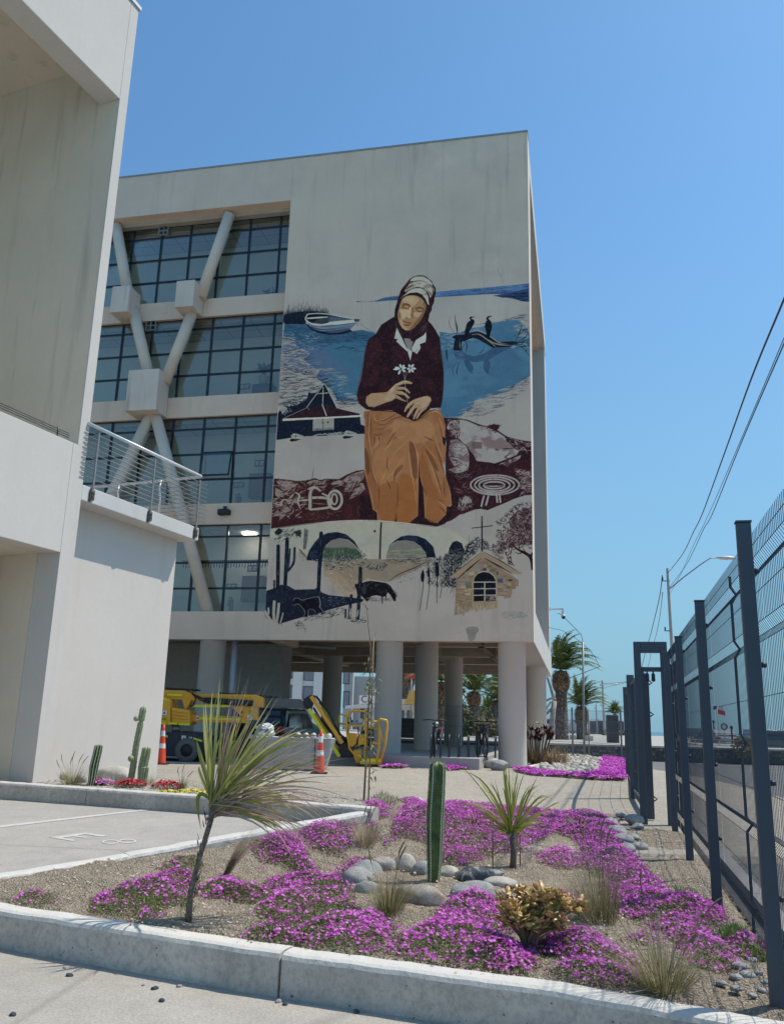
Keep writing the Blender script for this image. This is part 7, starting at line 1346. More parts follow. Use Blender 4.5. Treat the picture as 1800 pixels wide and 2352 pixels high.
tuft('wispy_grass', 165, 1806, .42, 200, m_fgr, 'wispy grass with pinkish seed heads at the left of the strip', spread=.8, droop=.4, plumes=6, pm=m_plum, f=GK, base=.12, w=.005); tuft('wispy_grass', 262, 1808, .3, 90, m_fea, 'reddish dry grass between the pink and red flowers', spread=.7, droop=.4, f=GK, base=.1, w=.006)
tuft('wispy_grass', 418, 1812, .3, 60, m_fgr, 'small spiky grass with seed heads at the building corner', spread=1.1, droop=.9, plumes=3, pm=m_plum, f=GK, base=.04, w=.012); tuft('wispy_grass', 345, 1800, .28, 50, m_fea, 'dry twiggy grass right of the pale cacti', spread=.9, droop=.2, f=GK, base=.06, w=.005)
for i, (px, py, sz) in enumerate([(118, 1790, (.26, .12, .16)), (262, 1790, (.34, .14, .15)), (185, 1800, (.1, .08, .1)), (48, 1797, (.08, .06, .04)), (62, 1798, (.07, .05, .035)), (75, 1799, (.06, .05, .03)), (240, 1786, (.12, .08, .09)), (35, 1797, (.05, .05, .03))]):
    b = GK(px, py); stone('stone', b+Vector((0, 0, sz[2]*.4)), sz, s_pale if i in (0, 1) else s_rust, 200+i, 0, ['large tan boulder at the wall foot left of the dark cactus', 'broad tan boulder at the wall foot behind the flowers', 'round grey stone beside the dark cactus', 'pebble by the doorway corner, leftmost but one', 'flat pebble by the doorway corner', 'tiny pebble by the doorway corner', 'brown stone behind the pink flowers', 'leftmost pebble by the doorway'][i])
m_och = plain('machine_ochre', (.80, .40, .03), .45, 0, .1, 3); m_lime = plain('reflective_yellow', (.75, .72, .03), .4); m_mblk = plain('machine_black', (.014, .015, .018), .5); m_navy = plain('chassis_navy', (.022, .032, .05), .5, 0, .15, 4); m_mgrey = plain('boom_grey', (.115, .12, .125), .5)
m_tyre = plain('dusty_tyre', (.13, .13, .13), .9, var=.15, scale=20); m_rim = plain('dark_rim', (.025, .025, .028), .5); m_lab = plain('white_label', (.72, .72, .70), .5); m_ink = plain('black_ink', (.02, .02, .02), .6)
LY = 25.1; lb = Vector(G(436, 1749, 0)); lb.y = LY
lb = AT(436, 1749, LY); lb.z = 0
lift = thing('boom_lift', tuple(lb), 0, 'ochre articulated boom lift parked under the mural with its basket lowered', 'boom lift')
def c7(x, y): return AT(340+x*.17857, 1560+y*.17857, LY)-lb
def c5(x, y): return AT(640+x*.190476, 1530+y*.190476, LY)-lb
def pp7(l): return [((p := c7(*q)).x, p.z) for q in l]
def pp5(l): return [((p := c5(*q)).x, p.z) for q in l]
def plate(poly2, d, mat, name, bev=.01, parent=lift): return MB().prism(poly2, d).build(name, mat, parent, bev=bev)
plate(pp7([(-400, 700), (150, 690), (400, 672), (640, 690), (740, 745), (890, 772), (885, 985), (640, 1000), (150, 975), (-400, 970)]), (-.35, 1.5), m_navy, 'chassis', .03)
plate(pp7([(-420, 240), (200, 215), (330, 268), (335, 592), (-420, 600)]), (-.42, .55), m_och, 'engine_cover', .03)
plate(pp7([(338, 362), (572, 402), (576, 582), (340, 588)]), (-.38, .6), m_och, 'counterweight', .04)
for k in range(3): plate(pp7([(350, 415+k*42), (560, 440+k*40), (560, 446+k*40), (350, 421+k*42)]), (-.39, -.381), plain('ochre_groove', (.38, .17, .02), .6), 'panel_groove', 0)
plate(pp7([(-300, 130), (560, 150), (640, 192), (1400, 200), (1500, 242), (1494, 366), (1370, 350), (1240, 338), (1100, 330), (740, 302), (600, 282), (460, 266), (-300, 236)]), (-.12, .16), m_och, 'main_boom', .015)
plate(pp7([(455, 258), (572, 268), (512, 382), (486, 376)]), (-.16, .2), m_och, 'pivot_bracket', .005)
plate(pp7([(572, 455), (1300, 488), (1300, 566), (575, 546)]), (-.12, .14), m_och, 'lower_link', .012)
plate(pp7([(1075, 345), (1420, 352), (1420, 532), (1250, 500), (1200, 470)]), (-.15, .17), m_och, 'boom_gusset', .012)
MB().cyl(c7(745, 274)+Vector((0, -.2, 0)), c7(1360, 314)+Vector((0, -.2, 0)), .085, 14).build('hydraulic_cylinder', m_mblk, lift)
MB().cyl(c7(740, 215)+Vector((0, -.05, -.02)), c7(930, 230)+Vector((0, -.05, 0)), .06, 12).build('hydraulic_cylinder', m_mblk, lift)
plate(pp7([(240, 105), (660, 130), (660, 155), (240, 132)]), (-.1, .2), m_mblk, 'cable_tray', .01); plate(pp7([(920, 165), (1690, 222), (1690, 246), (930, 200)]), (-.1, .2), m_mblk, 'cable_tray', .01)
q = MB()
for a in ([(520, 150), (600, 180), (640, 260), (600, 340), (560, 350)], [(590, 190), (700, 270), (790, 300)], [(610, 200), (720, 250), (800, 270)]): q.tube([c7(*p)+Vector((0, -.22, 0)) for p in a], .022, 6)
q.build('hydraulic_hose', m_mblk, lift, kind='stuff')
for l in ([(272, 186), (460, 192), (460, 222), (272, 216)], [(200, 213), (305, 265), (295, 292), (192, 240)], [(590, 328), (1060, 335), (1060, 362), (590, 362)], [(680, 490), (1190, 505), (1190, 532), (680, 516)], [(160, 550), (280, 553), (280, 578), (160, 576)], [(308, 554), (425, 556), (425, 582), (308, 580)], [(437, 562), (582, 568), (582, 594), (437, 590)], [(1335, 350), (1358, 350), (1364, 400), (1342, 404)], [(150, 715), (305, 720), (305, 745), (150, 740)], [(620, 745), (735, 780), (728, 806), (618, 770)]): 
    yb = -.43 if l[0][0] < 320 and l[0][1] > 200 else (-.40 if l[0][1] > 540 and l[0][1] < 700 else (-.17 if l[0][1] < 540 else -.36)); plate(pp7(l), (yb-.012, yb-.001), m_lime, 'reflective_strip', 0)
for l in ([(640, 470), (672, 472), (670, 528), (638, 526)], [(1290, 460), (1350, 462), (1348, 528), (1290, 526)], [(230, 402), (295, 405), (293, 465), (230, 462)], [(472, 722), (530, 724), (526, 798), (470, 794)], [(562, 738), (604, 740), (602, 782), (562, 780)], [(168, 495), (278, 498), (278, 540), (166, 536)]):
    yb = -.172 if l[0][0] > 600 and l[0][1] < 500 else (-.445 if l[0][0] < 300 else -.36)
    o = plate(pp7(l), (yb-.012, yb-.002), m_lab if l[0][1] != 495 else m_lime, 'decal', 0)
    cx = sum(p[0] for p in l)/4; cy = sum(p[1] for p in l)/4
    plate(pp7([(cx-14, cy+12), (cx+2, cy-16), (cx+16, cy+14)]), (yb-.016, yb-.013), m_ink, 'decal_print', 0, o)
for px in (1215, 1323):
    ell_ = []; 
    q = MB(); q.tube([c7(px+12*math.cos(t), 425+13*math.sin(t))+Vector((0, -.17, 0)) for t in np.linspace(-2.4, 2.4, 12)], .008, 4, smooth=False); q.tube([c7(px+12, 434)+Vector((0, -.17, 0)), c7(px+2, 428)+Vector((0, -.17, 0))], .008, 4, smooth=False); q.build('letter', plain('dark_red_ink', (.15, .03, .02), .6), lift)
def txt(s, p, size, mat, parent, rot=(R(90), 0, 0), name='lettering', ext=.001):
    cu = bpy.data.curves.new(name, 'FONT'); cu.body = s; cu.size = size; cu.extrude = ext; cu.align_x = 'CENTER'; cu.align_y = 'CENTER'; o = bpy.data.objects.new(name, cu); COL.objects.link(o)
    dg = bpy.context.evaluated_depsgraph_get(); me = bpy.data.meshes.new_from_object(o.evaluated_get(dg)); bpy.data.objects.remove(o); o = bpy.data.objects.new(name, me); me.materials.clear(); me.materials.append(mat); COL.objects.link(o); o.parent = parent; o.location = p; o.rotation_euler = rot; return o
txt('028998', c7(222, 517)+Vector((0, -.462, 0)), .09, m_ink, lift)
MB().lathe([(.05, -.12), (.29, -.12), (.31, -.08), (.31, .08), (.29, .12), (.05, .12)], 28, axis='y', c=(0, 0, 0))
def wheel(parent, c, r=.31, w=.24, rr=.17, mt=m_tyre, lug=True):
    t = MB().lathe([(rr, -w/2), (r*.93, -w/2), (r, -w*.38), (r, w*.38), (r*.93, w/2), (rr, w/2)], 30, axis='y', c=c).build('wheel', mt, parent)
    MB().lathe([(.001, -w*.30), (rr*.4, -w*.34), (rr*.5, -w*.22), (rr, -w*.45), (rr*1.02, 0)], 20, axis='y', c=c).build('rim', m_rim, t)
    if lug:
        q = MB()
        for k in range(24):
            a = 2*math.pi*k/24; q.box(-.022, .022, -w*.5, w*.5, r-.012, r+.014, Matrix.Translation(Vector(c)) @ Matrix.Rotation(a, 4, 'Y'))
        q.build('tread', mt, t, kind='stuff')
    return t
for x in (0, -2.0):
    for y in (-.42, 1.45): wheel(lift, (x, y, .31))
MB().cyl(c7(352, 590)+Vector((0, .1, 0)), c7(352, 680)+Vector((0, .1, 0)), .12, 12).build('slew_post', plain('post_steel', (.4, .4, .4), .4, .6), lift)
plate(pp5([(-60, 388), (255, 398), (330, 442), (322, 512), (205, 516), (-60, 486)]), (-.09, .12), m_mgrey, 'fly_boom', .01)
plate(pp5([(300, 400), (385, 350), (440, 352), (430, 420), (400, 500), (340, 520), (305, 470)]), (-.14, .16), m_mblk, 'elbow', .015)
def bar5(a, b, w, y0, y1, mat, name):
    A = c5(*a); B = c5(*b); d = (B-A); d.y = 0; d.normalize(); n_ = Vector((-d.z, 0, d.x)); w = w*.19/1968*LY
    P = [A+n_*w/2, B+n_*w/2, B-n_*w/2, A-n_*w/2]; return MB().prism([(p.x, p.z) for p in P], (y0, y1)).build(name, mat, lift, bev=.005)
bar5((395, 365), (770, 930), 44, -.16, -.04, m_och, 'jib_arm'); bar5((490, 430), (690, 725), 34, .02, .12, plain('yellow_arm', (.62, .50, .10), .5), 'jib_arm'); bar5((368, 520), (735, 1085), 38, -.22, -.12, m_lime, 'jib_guard'); bar5((430, 570), (738, 1060), 40, -.04, .08, m_och, 'jib_arm')
q = MB()
for a in ([(430, 390), (560, 640), (720, 830), (800, 960)], [(420, 500), (500, 640), (640, 800), (700, 930), (760, 980)], [(450, 360), (600, 560), (740, 820), (830, 900)]): q.tube([c5(*p)+Vector((0, .0, 0)) for p in a], .03, 6)
q.build('hydraulic_hose', m_mblk, lift, kind='stuff')
plate(pp5([(735, 950), (800, 930), (900, 1000), (905, 1090), (760, 1105), (725, 1040)]), (-.15, .2), m_mblk, 'basket_mount', .03)
plate(pp5([(905, 1010), (1000, 1000), (985, 1165), (935, 1168), (905, 1090)]), (-.18, .1), m_och, 'basket_bracket', .01)
plate(pp5([(985, 1108), (1230, 1112), (1228, 1180), (985, 1176)]), (-.4, .42), m_och, 'basket_floor', .008); plate(pp5([(995, 1112), (1232, 1118), (1232, 1150), (995, 1144)]), (-.416, -.402), m_lime, 'reflective_strip', 0)
plate(pp5([(845, 800), (952, 812), (946, 962), (882, 982), (840, 880)]), (-.2, -.17), m_och, 'basket_panel', .004); plate(pp5([(968, 820), (1048, 822), (1042, 935), (955, 962)]), (-.2, -.17), m_och, 'basket_panel', .004)
rt = .026
def tube5(l, dy=0, name='basket_rail', r=rt): return MB().tube([c5(*p)+Vector((0, dy, 0)) for p in l], r, 8).build(name, m_och, lift)
for dy in (-.40, .40):
    tube5([(830, 800), (826, 620), (860, 560), (900, 535), (1040, 545), (1062, 600), (1050, 800), (1040, 1110)], dy); tube5([(832, 712), (1045, 722)], dy); tube5([(1062, 668), (1200, 668)], dy); tube5([(1060, 738), (1195, 745)], dy); tube5([(1110, 920), (1215, 932)], dy)
    tube5([(830, 800), (860, 990), (920, 1060)], dy)
for l in ([(722, 750), (722, 600), (745, 578), (825, 605)], [(722, 690), (828, 700)]): tube5(l, .2)
tube5([(1180, 1180), (1215, 930), (1205, 650), (1225, 640), (1300, 655), (1308, 700), (1285, 930), (1225, 1182)], -.40, r=.034); tube5([(1180, 1180), (1215, 930), (1205, 650), (1225, 640), (1300, 655), (1308, 700), (1285, 930), (1225, 1182)], .3, r=.03)
tube5([(1222, 700), (1225, 800), (1250, 890), (1285, 925)], -.4, r=.018); tube5([(1205, 655), (1206, 650)], 0); 
plate(pp5([(865, 672), (1010, 680), (1005, 715), (880, 705)]), (-.35, .0), plain('console_grey', (.3, .31, .32), .5), 'control_console', .01)
q = MB()
for k in range(7): x = 880+k*19; q.box(*[v for v in (c5(x, 0).x-.012, c5(x, 0).x+.012)], -.3, -.27, c5(0, 676).z, c5(0, 650-(k % 3)*12).z)
q.build('joystick', m_mblk, lift, kind='stuff')
q = MB(); q.tube([c5(*p)+Vector((0, -.2, 0)) for p in [(850, 700), (830, 640), (870, 620), (885, 680)]], .02, 6); q.tube([c5(*p)+Vector((0, -.2, 0)) for p in [(960, 720), (965, 840), (940, 940), (880, 990)]], .018, 6); q.build('control_cable', m_mblk, lift, kind='stuff')
m_cor = plain('cone_orange', (.75, .075, .03), .45, var=.08); m_cow = plain('cone_white', (.72, .72, .70), .35)
def cone(px, py, Y, label, first=None):
    b = AT(px, py, Y); b.z = Hg(b.x, Y)
    if first: c = clone(first); c.location = b; c['label'] = label; return c
    c = thing('traffic_cone', tuple(b), 0, label, 'traffic cone', 'traffic cones on the driveway')
    q = MB(); q.box(-.19, .19, -.19, .19, .0, .035, bev=.01); q.build('base', m_mblk, c)
    def band(z0, z1, m, n_='band'): r = lambda z: .135-.105*(z/.98); MB().lathe([(r(z0), z0), (r(z1), z1)] if n_ != 'cone_tip' else [(r(z0), z0), (r(z1), z1), (.001, z1+.008)], 24).build(n_, m, c)
    band(.036, .40, m_cor, 'cone_body'); band(.401, .52, m_cow, 'reflective_band'); band(.521, .70, m_cor, 'cone_body'); band(.701, .84, m_cow, 'reflective_band'); band(.841, .985, m_cor, 'cone_tip'); return c
c0 = cone(733, 1775, 20.8, 'orange traffic cone standing in front of the lowered yellow jib'); cone(369, 1755, 23.0, 'orange traffic cone half hidden by the corner of the pale building', c0)
b = GG(672, 1767); wt = thing('wrapped_table', tuple(b), 0, 'work table wrapped in translucent plastic film beside the boom lift', 'table')
n = N('plastic_film'); p = n.obj(); tb = n.n('ShaderNodeBsdfTransparent'); mx_ = n.n('ShaderNodeMixShader'); n.col((.60, .60, .58)); n.bump(n.noise(n.obj((1, 1, .4)), 9, 5, .7, 1.5), 1.0, .06); n.set(.25, 0, .6); mx_.inputs[0].default_value = .72
n.l(tb.outputs[0], mx_.inputs[1]); n.l(n.b.outputs[0], mx_.inputs[2]); n.l(mx_.outputs[0], n.out.inputs[0])
V = []; F = []; nx = 60; nz_ = 10
for j in range(nz_+1):
    for i in range(nx):
        t = i/nx; per = t*4; k = int(per); f = per-k; hw = lerp(.82, 1.02, j/nz_); dp = .5+.03*j/nz_; cs = [(-hw, -dp), (hw, -dp), (hw, dp), (-hw, dp)]; a_ = cs[k % 4]; b__ = cs[(k+1) % 4]
        x = lerp(a_[0], b__[0], f)+rnd(-.02, .02); y = lerp(a_[1], b__[1], f)+.03*math.sin(x*13)+rnd(-.015, .015); V.append((x, y, .02+.74*j/nz_))
for j in range(nz_):
    for i in range(nx): F.append((j*nx+i, j*nx+(i+1) % nx, (j+1)*nx+(i+1) % nx, (j+1)*nx+i))
np_obj('plastic_film', np.array(V), np.array(F), n.m, wt, smooth=True)
MB().box(-.95, .95, -.45, .45, .70, .75).build('table_top', plain('board_brown', (.22, .15, .10), .8), wt)
for x in (-.85, .72):
    for y in (-.4, .4): MB().box(x-.02, x+.02, y-.02, y+.02, 0, .7).build('leg', m_mblk, wt)
MB().cyl((.58, -.56, 0), (.58, -.56, .80), .014, 6).build('film_stake', m_mblk, wt)
MB().box(-.80, .6, -.38, .38, .1, .55).build('stored_box', plain('grey_box', (.30, .31, .31), .8), wt)
MB().box(-1.0, 1.0, -.5, .5, .765, .775).build('film_edge', m_lab, wt)
import bmesh as _bm
def crumple(name, loc, s, mat, label, cat, seed, parent=None):
    g = random.Random(seed); bm = _bm.new(); _bm.ops.create_icosphere(bm, subdivisions=4, radius=1)
    from mathutils import noise as _n
    for v in bm.verts:
        k = 1+.45*_n.noise(v.co*1.6+Vector((seed, 0, 0)))+.22*abs(_n.noise(v.co*4.5)); v.co = Vector((v.co.x*s[0], v.co.y*s[1], max(-.7, v.co.z)*s[2]))*k
    me = bpy.data.meshes.new(name); bm.to_mesh(me); bm.free(); me.materials.append(mat); o = bpy.data.objects.new(name, me); COL.objects.link(o); o.location = loc; o.parent = parent; return tag(o, label, cat)
m_bag = plain('white_bag', (.55, .55, .55), .45, var=.1, scale=12)
bg_ = crumple('plastic_bag', b+Vector((-.74, -.15, .92)), (.25, .2, .16), m_bag, 'crumpled white plastic bag with blue print on the wrapped table', 'bag', 3)
MB().box(-.1, .15, -.212, -.205, -.06, .04).build('bag_print', plain('print_blue', (.10, .10, .35), .5), bg_)
for i in range(5):
    x = .12+i*.19; j = thing('jug', tuple(b+Vector((x, -.25+.02*i, .775))), 0, ['leftmost', 'second', 'middle', 'fourth', 'rightmost'][i]+' of the five pale plastic jugs in a row on the wrapped table', 'jug', 'jugs on the wrapped table')
    MB().lathe([(.001, 0), (.07, 0), (.075, .02), (.075, .08), (.045, .11), (.025, .12), (.025, .13), (.001, .13)], 12).build('body', m_bag, j); MB().cyl((0, 0, .13), (0, 0, .145), .028, 8).build('cap', m_mblk, j)
MB_s = MB()
for k in range(5): MB_s.bar((-.35+k*.09, -.4, .79+.01*k), (.1+k*.12, -.3, .80+.01*k), .03)
sticks = MB_s.build('wood_offcuts', plain('offcut_wood', (.30, .17, .09), .8)); sticks.location = b; tag(sticks, 'brown wood offcuts lying in front of the jugs on the table', 'wood', kind='stuff')
m_glassc = plain('car_glass', (.02, .028, .035), .08, spec=.8)
def car(px, py, Y, heading, paint, label, L=4.3, Wd=1.75, H=1.5, rear=True, suv=False, z=None, blue=False):
    b = AT(px, py, Y); b.z = Hg(b.x, Y) if z is None else z
    c = thing('parked_car', tuple(b), heading, label, 'car')
    h = H; sec = [(-L/2, .45), (-L/2+.02, .75), (-L/2+.06, .92), (-L/2+.12, 1.0), (-L*.28, h), (L*.12, h+.02), (L*.24, h*.72), (L*.40, h*.62), (L*.49, h*.52), (L/2, .5), (L/2-.02, .28), (-L/2, .28)]
    if suv: sec = [(-L/2, .4), (-L/2-.01, .7), (-L/2+.03, 1.0), (-L/2+.18, 1.32), (-L/2+.42, h), (L*.10, h+.02), (L*.25, h*.74), (L*.42, h*.66), (L*.49, h*.55), (L/2, .5), (L/2-.02, .3), (-L/2, .3)]
    ys = [(-1, .0), (-.96, .5), (-.5, 1)]; V = []; n_ = len(sec)
    prof = [(-Wd/2, 0.0), (-Wd/2+.05, 1.0), (0, 1.0), (Wd/2-.05, 1.0), (Wd/2, 0.0)]
    q = MB(); rows = []
    for yy in (-Wd/2, -Wd/2+.04, 0, Wd/2-.04, Wd/2):
        row = []
        for (x, zz) in sec:
            k = max(0, (zz-.85)/(h-.85)) if zz > .85 else 0; s_ = 1-.16*k; inset = (abs(yy) > Wd/2-.02); row.append((x*(.985 if inset else 1), yy*s_, zz-(.03 if inset and zz > .9 else 0)))
        rows.append(row)
    for r_ in rows: V += r_
    for j in range(4):
        for i in range(n_): q.f.append((j*n_+i, j*n_+(i+1) % n_, (j+1)*n_+(i+1) % n_, (j+1)*n_+i))
    q.f.append(tuple(range(n_))); q.f.append(tuple(range(4*n_, 5*n_))[::-1]); q.v = V; q.sm = [False]*len(q.f)
    q.build('body', paint, c, bev=.035)
    def gl(poly3, nm, m=m_glassc): MB().add(poly3, [tuple(range(len(poly3)))]).build(nm, m, c)
    s1 = lambda zz: Wd/2*(1-.16*max(0, (zz-.85)/(h-.85)))
    for s_ in (-1, 1):
        za, zb_ = .95, h-.12; ya, yb = s_*(s1(za)+.006), s_*(s1(zb_)+.006); x0 = -L*.40 if suv else -L*.33
        gl([(x0, ya, za+.02), (-L*.05, ya, za), (-L*.05, yb, zb_), (x0+.25, yb, zb_-.02)], 'side_window'); gl([(-L*.03, ya, za), (L*.23, ya, za), (L*.12, yb, zb_), (-L*.03, yb, zb_)], 'side_window')
    x1, x2 = (-L/2+.03, -L/2+.34) if suv else (-L/2+.14, -L*.28)
    zt = h-.08; gl([(lerp(x1, x2, .1)-.03, -Wd*.40, 1.06), (lerp(x1, x2, .1)-.03, Wd*.40, 1.06), (x2-.06, Wd*.34, zt), (x2-.06, -Wd*.34, zt)], 'rear_window')
    gl([(L*.245, -Wd*.42, h*.76), (L*.245, Wd*.42, h*.76), (L*.135, Wd*.36, h-.03), (L*.135, -Wd*.36, h-.03)], 'windscreen', plain('screen_blue', (.10, .22, .42), .1) if blue else m_glassc)
    for s_ in (-1, 1):
        MB().box(-L/2-.02, -L/2+.12, s_*Wd/2-(.26 if s_ > 0 else -.02), s_*Wd/2-(.02 if s_ > 0 else -.26), .82, 1.0).build('tail_light', plain('lens_red', (.35, .01, .02), .2), c)
        MB().box(L/2-.12, L/2+.015, s_*Wd/2-(.36 if s_ > 0 else -.04), s_*Wd/2-(.04 if s_ > 0 else -.36), .62, .76).build('headlight', m_lab, c)
        for x in (-L*.31, L*.31): wheel(c, (x, s_*(Wd/2-.08), .33), .33, .2, .21, m_mblk, False)
    MB().box(-L/2-.03, -L/2-.005, -.28, .28, .62, .74).build('number_plate', m_lab, c); MB().box(-L/2-.05, -L/2+.1, -Wd*.46, Wd*.46, .36, .56, bev=.03).build('bumper', m_mblk, c)
    return c
def paint(name, c_): m = plain(name, c_, .22, .3, .05); return m
car(640, 1742, 29.4, R(78), paint('black_paint', (.012, .012, .016)), 'black hatchback with a red tail light behind the wrapped table', L=4.2, suv=True, H=1.55)
car(925, 1713, 47, R(168), paint('dark_grey_paint', (.03, .033, .038)), 'dark grey car with bluish windscreen behind the second column', blue=True)
def GPl(px, py): return G(px, py, PLZ)
rk0 = None; m_hoop = plain('hoop_dark', (.05, .06, .07), .4, .5)
for i, px in enumerate((990, 1011, 1031, 1053, 1075, 1097, 1137)):
    b = GPl(px, 1739); r_ = MB().tube([(0, -.28, -.02), (0, -.28, .42), (.0, -.22, .56), (.0, -.12, .62), (0, .12, .62), (0, .22, .56), (0, .28, .42), (0, .28, -.02)], .025, 10).build('bicycle_stand', m_hoop); r_.location = b; r_.rotation_euler = (0, 0, R(-6)+rnd(-.04, .04))
    tag(r_, ['first dark steel bicycle hoop, directly left of the single bicycle', 'second hoop, directly right of the single bicycle', 'third dark steel hoop from the left, standing free', 'middle dark steel hoop of the row', 'fifth dark steel hoop from the left, standing free', 'hoop directly left of the pair of bicycles', 'hoop at the right end, behind the front corner column'][i], 'bicycle stand', 'bicycle hoops on the platform')
def bicycle(px, rz, label, fr, hs=1.0, dy=0.0):
    b = GPl(px, 1739)+Vector((0, dy, 0)); c = thing('bicycle', tuple(b), rz, label, 'bicycle', 'bicycles parked on the platform'); m_b = plain('frame_'+label[:5], fr, .35, .2)
    for x, nm in ((-.52, 'rear'), (.52, 'front')):
        w_ = MB().tube([(x+.33*math.cos(t), 0, .34+.33*math.sin(t)) for t in np.linspace(0, 2*math.pi, 29)[:-1]], .024, 8, closed=True).build('wheel', m_mblk, c)
        q = MB()
        for k in range(14): a = k*math.pi/7; q.cyl((x, 0, .34), (x+.32*math.cos(a), 0, .34+.32*math.sin(a)), .0025, 4)
        q.build('spokes', m_rail, w_, kind='stuff'); MB().tube([(x+.305*math.cos(t), 0, .34+.305*math.sin(t)) for t in np.linspace(0, 2*math.pi, 25)[:-1]], .010, 6, closed=True).build('rim', m_rail, w_)
    q = MB()
    for a, b_ in (((-.52, 0, .34), (-.12, 0, .32)), ((-.12, 0, .32), (-.22, 0, .86)), ((-.52, 0, .34), (-.20, 0, .74)), ((-.12, 0, .32), (.36, 0, .80)), ((-.19, 0, .76), (.34, 0, .88)), ((.34, 0, .76), (.33, 0, .96))): q.cyl(a, b_, .018, 8)
    q.build('frame', m_b, c)
    q = MB(); 
    for s_ in (-.055, .055): q.tube([(.35, s_*.9, .80), (.40, s_, .66), (.52, s_, .34)], .018, 8)
    q.bar((.35, -.07, .80), (.35, .07, .80), .04); q.build('fork', m_b, c)
    MB().tube([(.28, -.34, 1.0), (.32, -.15, 1.02), (.34, 0, 1.0), (.32, .15, 1.02), (.28, .34, 1.0)], .016, 8).build('handlebar', m_mblk, c)
    MB().box(-.34, -.08, -.06, .06, .88, .93, bev=.02).build('saddle', m_mblk, c)
    q = MB(); q.lathe([(.001, -.01), (.09, -.01), (.09, .01), (.001, .01)], 20, axis='y', c=(-.12, -.05, .32)); q.bar((-.12, -.07, .32), (-.02, -.07, .18), .02); q.box(-.06, .04, -.14, -.06, .16, .19); q.build('crank', m_rail, c); return c
b1 = bicycle(999, R(-92), 'black bicycle with wide handlebar standing alone between hoops', (.015, .015, .018), dy=.5)
lmp = MB().ball((.42, .05, .92), .05, 8, 6, (1.6, 1, .8)).build('bicycle_lamp', m_lab, b1)
bicycle(1109, R(-84), 'black bicycle with knobbly tyres, left of the pair', (.02, .02, .02), dy=.4); bicycle(1124, R(-97), 'pinkish grey bicycle, right of the pair by the corner column', (.35, .2, .22), dy=.9)
def carpet_far(pts, label, dens, sd_, fsz=.035, green=False, hgt=.10):
    P = np.array([GG(*p)[:2] for p in pts]); x, y = P[:, 0], P[:, 1]; area = .5*abs(np.dot(x, np.roll(y, 1))-np.dot(y, np.roll(x, 1)))
    root = thing('ice_plant_carpet', (float(x.mean()), float(y.mean()), 0), 0, label, 'flowers'); ro = np.array(root.location)
    for kind_, n_, mt in (('leaves', int(area*420*dens), m_ice), ('flowers', int(area*520*dens), m_flo)):
        q = pinp(P, n_)+rng.normal(0, .04, (n_, 2)); z = np.vectorize(Hg)(q[:, 0], q[:, 1])+hgt*(.3+.7*mound(q, sd_))*rng.uniform(.6, 1, n_); c = np.c_[q, z+(.02 if kind_ == 'flowers' else 0)]
        nn = np.c_[rng.normal(0, .5, (n_, 2)), np.ones(n_)]; nn /= np.linalg.norm(nn, axis=1)[:, None]; a = np.cross(nn, rng.normal(0, 1, (n_, 3))); a /= np.linalg.norm(a, axis=1)[:, None]; b_ = np.cross(nn, a); R_ = rndn(fsz*.7, fsz*1.3, n_)[:, None]
        V = np.stack([c+a*R_, c+b_*R_, c-a*R_, c-b_*R_, c+nn*R_*-.4], 1).reshape(-1, 3)-ro; I = np.arange(n_)[:, None]*5; F = np.concatenate([I+np.array([[4, k, (k+1) % 4]]) for k in range(4)])
        np_obj(kind_, V, F, mt, root, cols=np.repeat(rng.random(n_), 5), kind='stuff')
def k4b(x, y): return (880+x*.35714, 1450+y*.35714)
carpet_far([k4b(*q) for q in [(840, 885), (1000, 905), (1150, 920), (1350, 935), (1370, 960), (1140, 940), (960, 930), (850, 905)]], 'thin magenta edge in front of the corner column and cobbles', 1.3, 3)
carpet_far([k4b(*q) for q in [(1380, 830), (1440, 810), (1550, 830), (1560, 950), (1540, 965), (1380, 960), (1320, 930), (1400, 900)]], 'dense magenta patch right of the cobbles by the gate', 1.5, 4); carpet_far([k4b(*q) for q in [(400, 880), (440, 870), (560, 890), (420, 900)]], 'few magenta flowers at the driveway edge under the platform', 1.0, 5)
carpet_far([k4b(*q) for q in [(0, 860), (60, 850), (150, 870), (130, 885), (0, 882)]], 'violet flowers at the foot of the second column', 1.2, 6)
V = []; F = []; C = []; P = np.array([GG(*k4b(*q))[:2] for q in [(1090, 830), (1200, 800), (1320, 810), (1400, 830), (1390, 870), (1320, 930), (1150, 915), (980, 890), (1000, 860)]])
for x, y in pinp(P, 620):
    sx_ = rnd(.07, .17); sy_ = rnd(.06, .12); h_ = rnd(.05, .12); a = rnd(0, 3.1); b_ = len(V); col_ = random.random(); zz = Hg(x, y)
    for k in range(6): an = k*math.pi/3; dx, dy = sx_*math.cos(an), sy_*math.sin(an); V.append((x+dx*math.cos(a)-dy*math.sin(a), y+dx*math.sin(a)+dy*math.cos(a), zz))
    for k in range(6): an = k*math.pi/3; dx, dy = sx_*.7*math.cos(an), sy_*.7*math.sin(an); V.append((x+dx*math.cos(a)-dy*math.sin(a), y+dx*math.sin(a)+dy*math.cos(a), zz+h_))
    V.append((x, y, zz+h_*1.2)); C += [col_]*13
    for k in range(6): F.append((b_+k, b_+(k+1) % 6, b_+6+(k+1) % 6)); F.append((b_+k, b_+6+(k+1) % 6, b_+6+k)); F.append((b_+6+k, b_+6+(k+1) % 6, b_+12))
np_obj('cobbles', np.array(V), np.array(F), tintmat('cobble_tones', (.22, .21, .19), (.62, .58, .50), .9, (.46, .43, .37)), cols=C, smooth=False, kind='stuff', label='pale river cobbles spread beside the corner column')
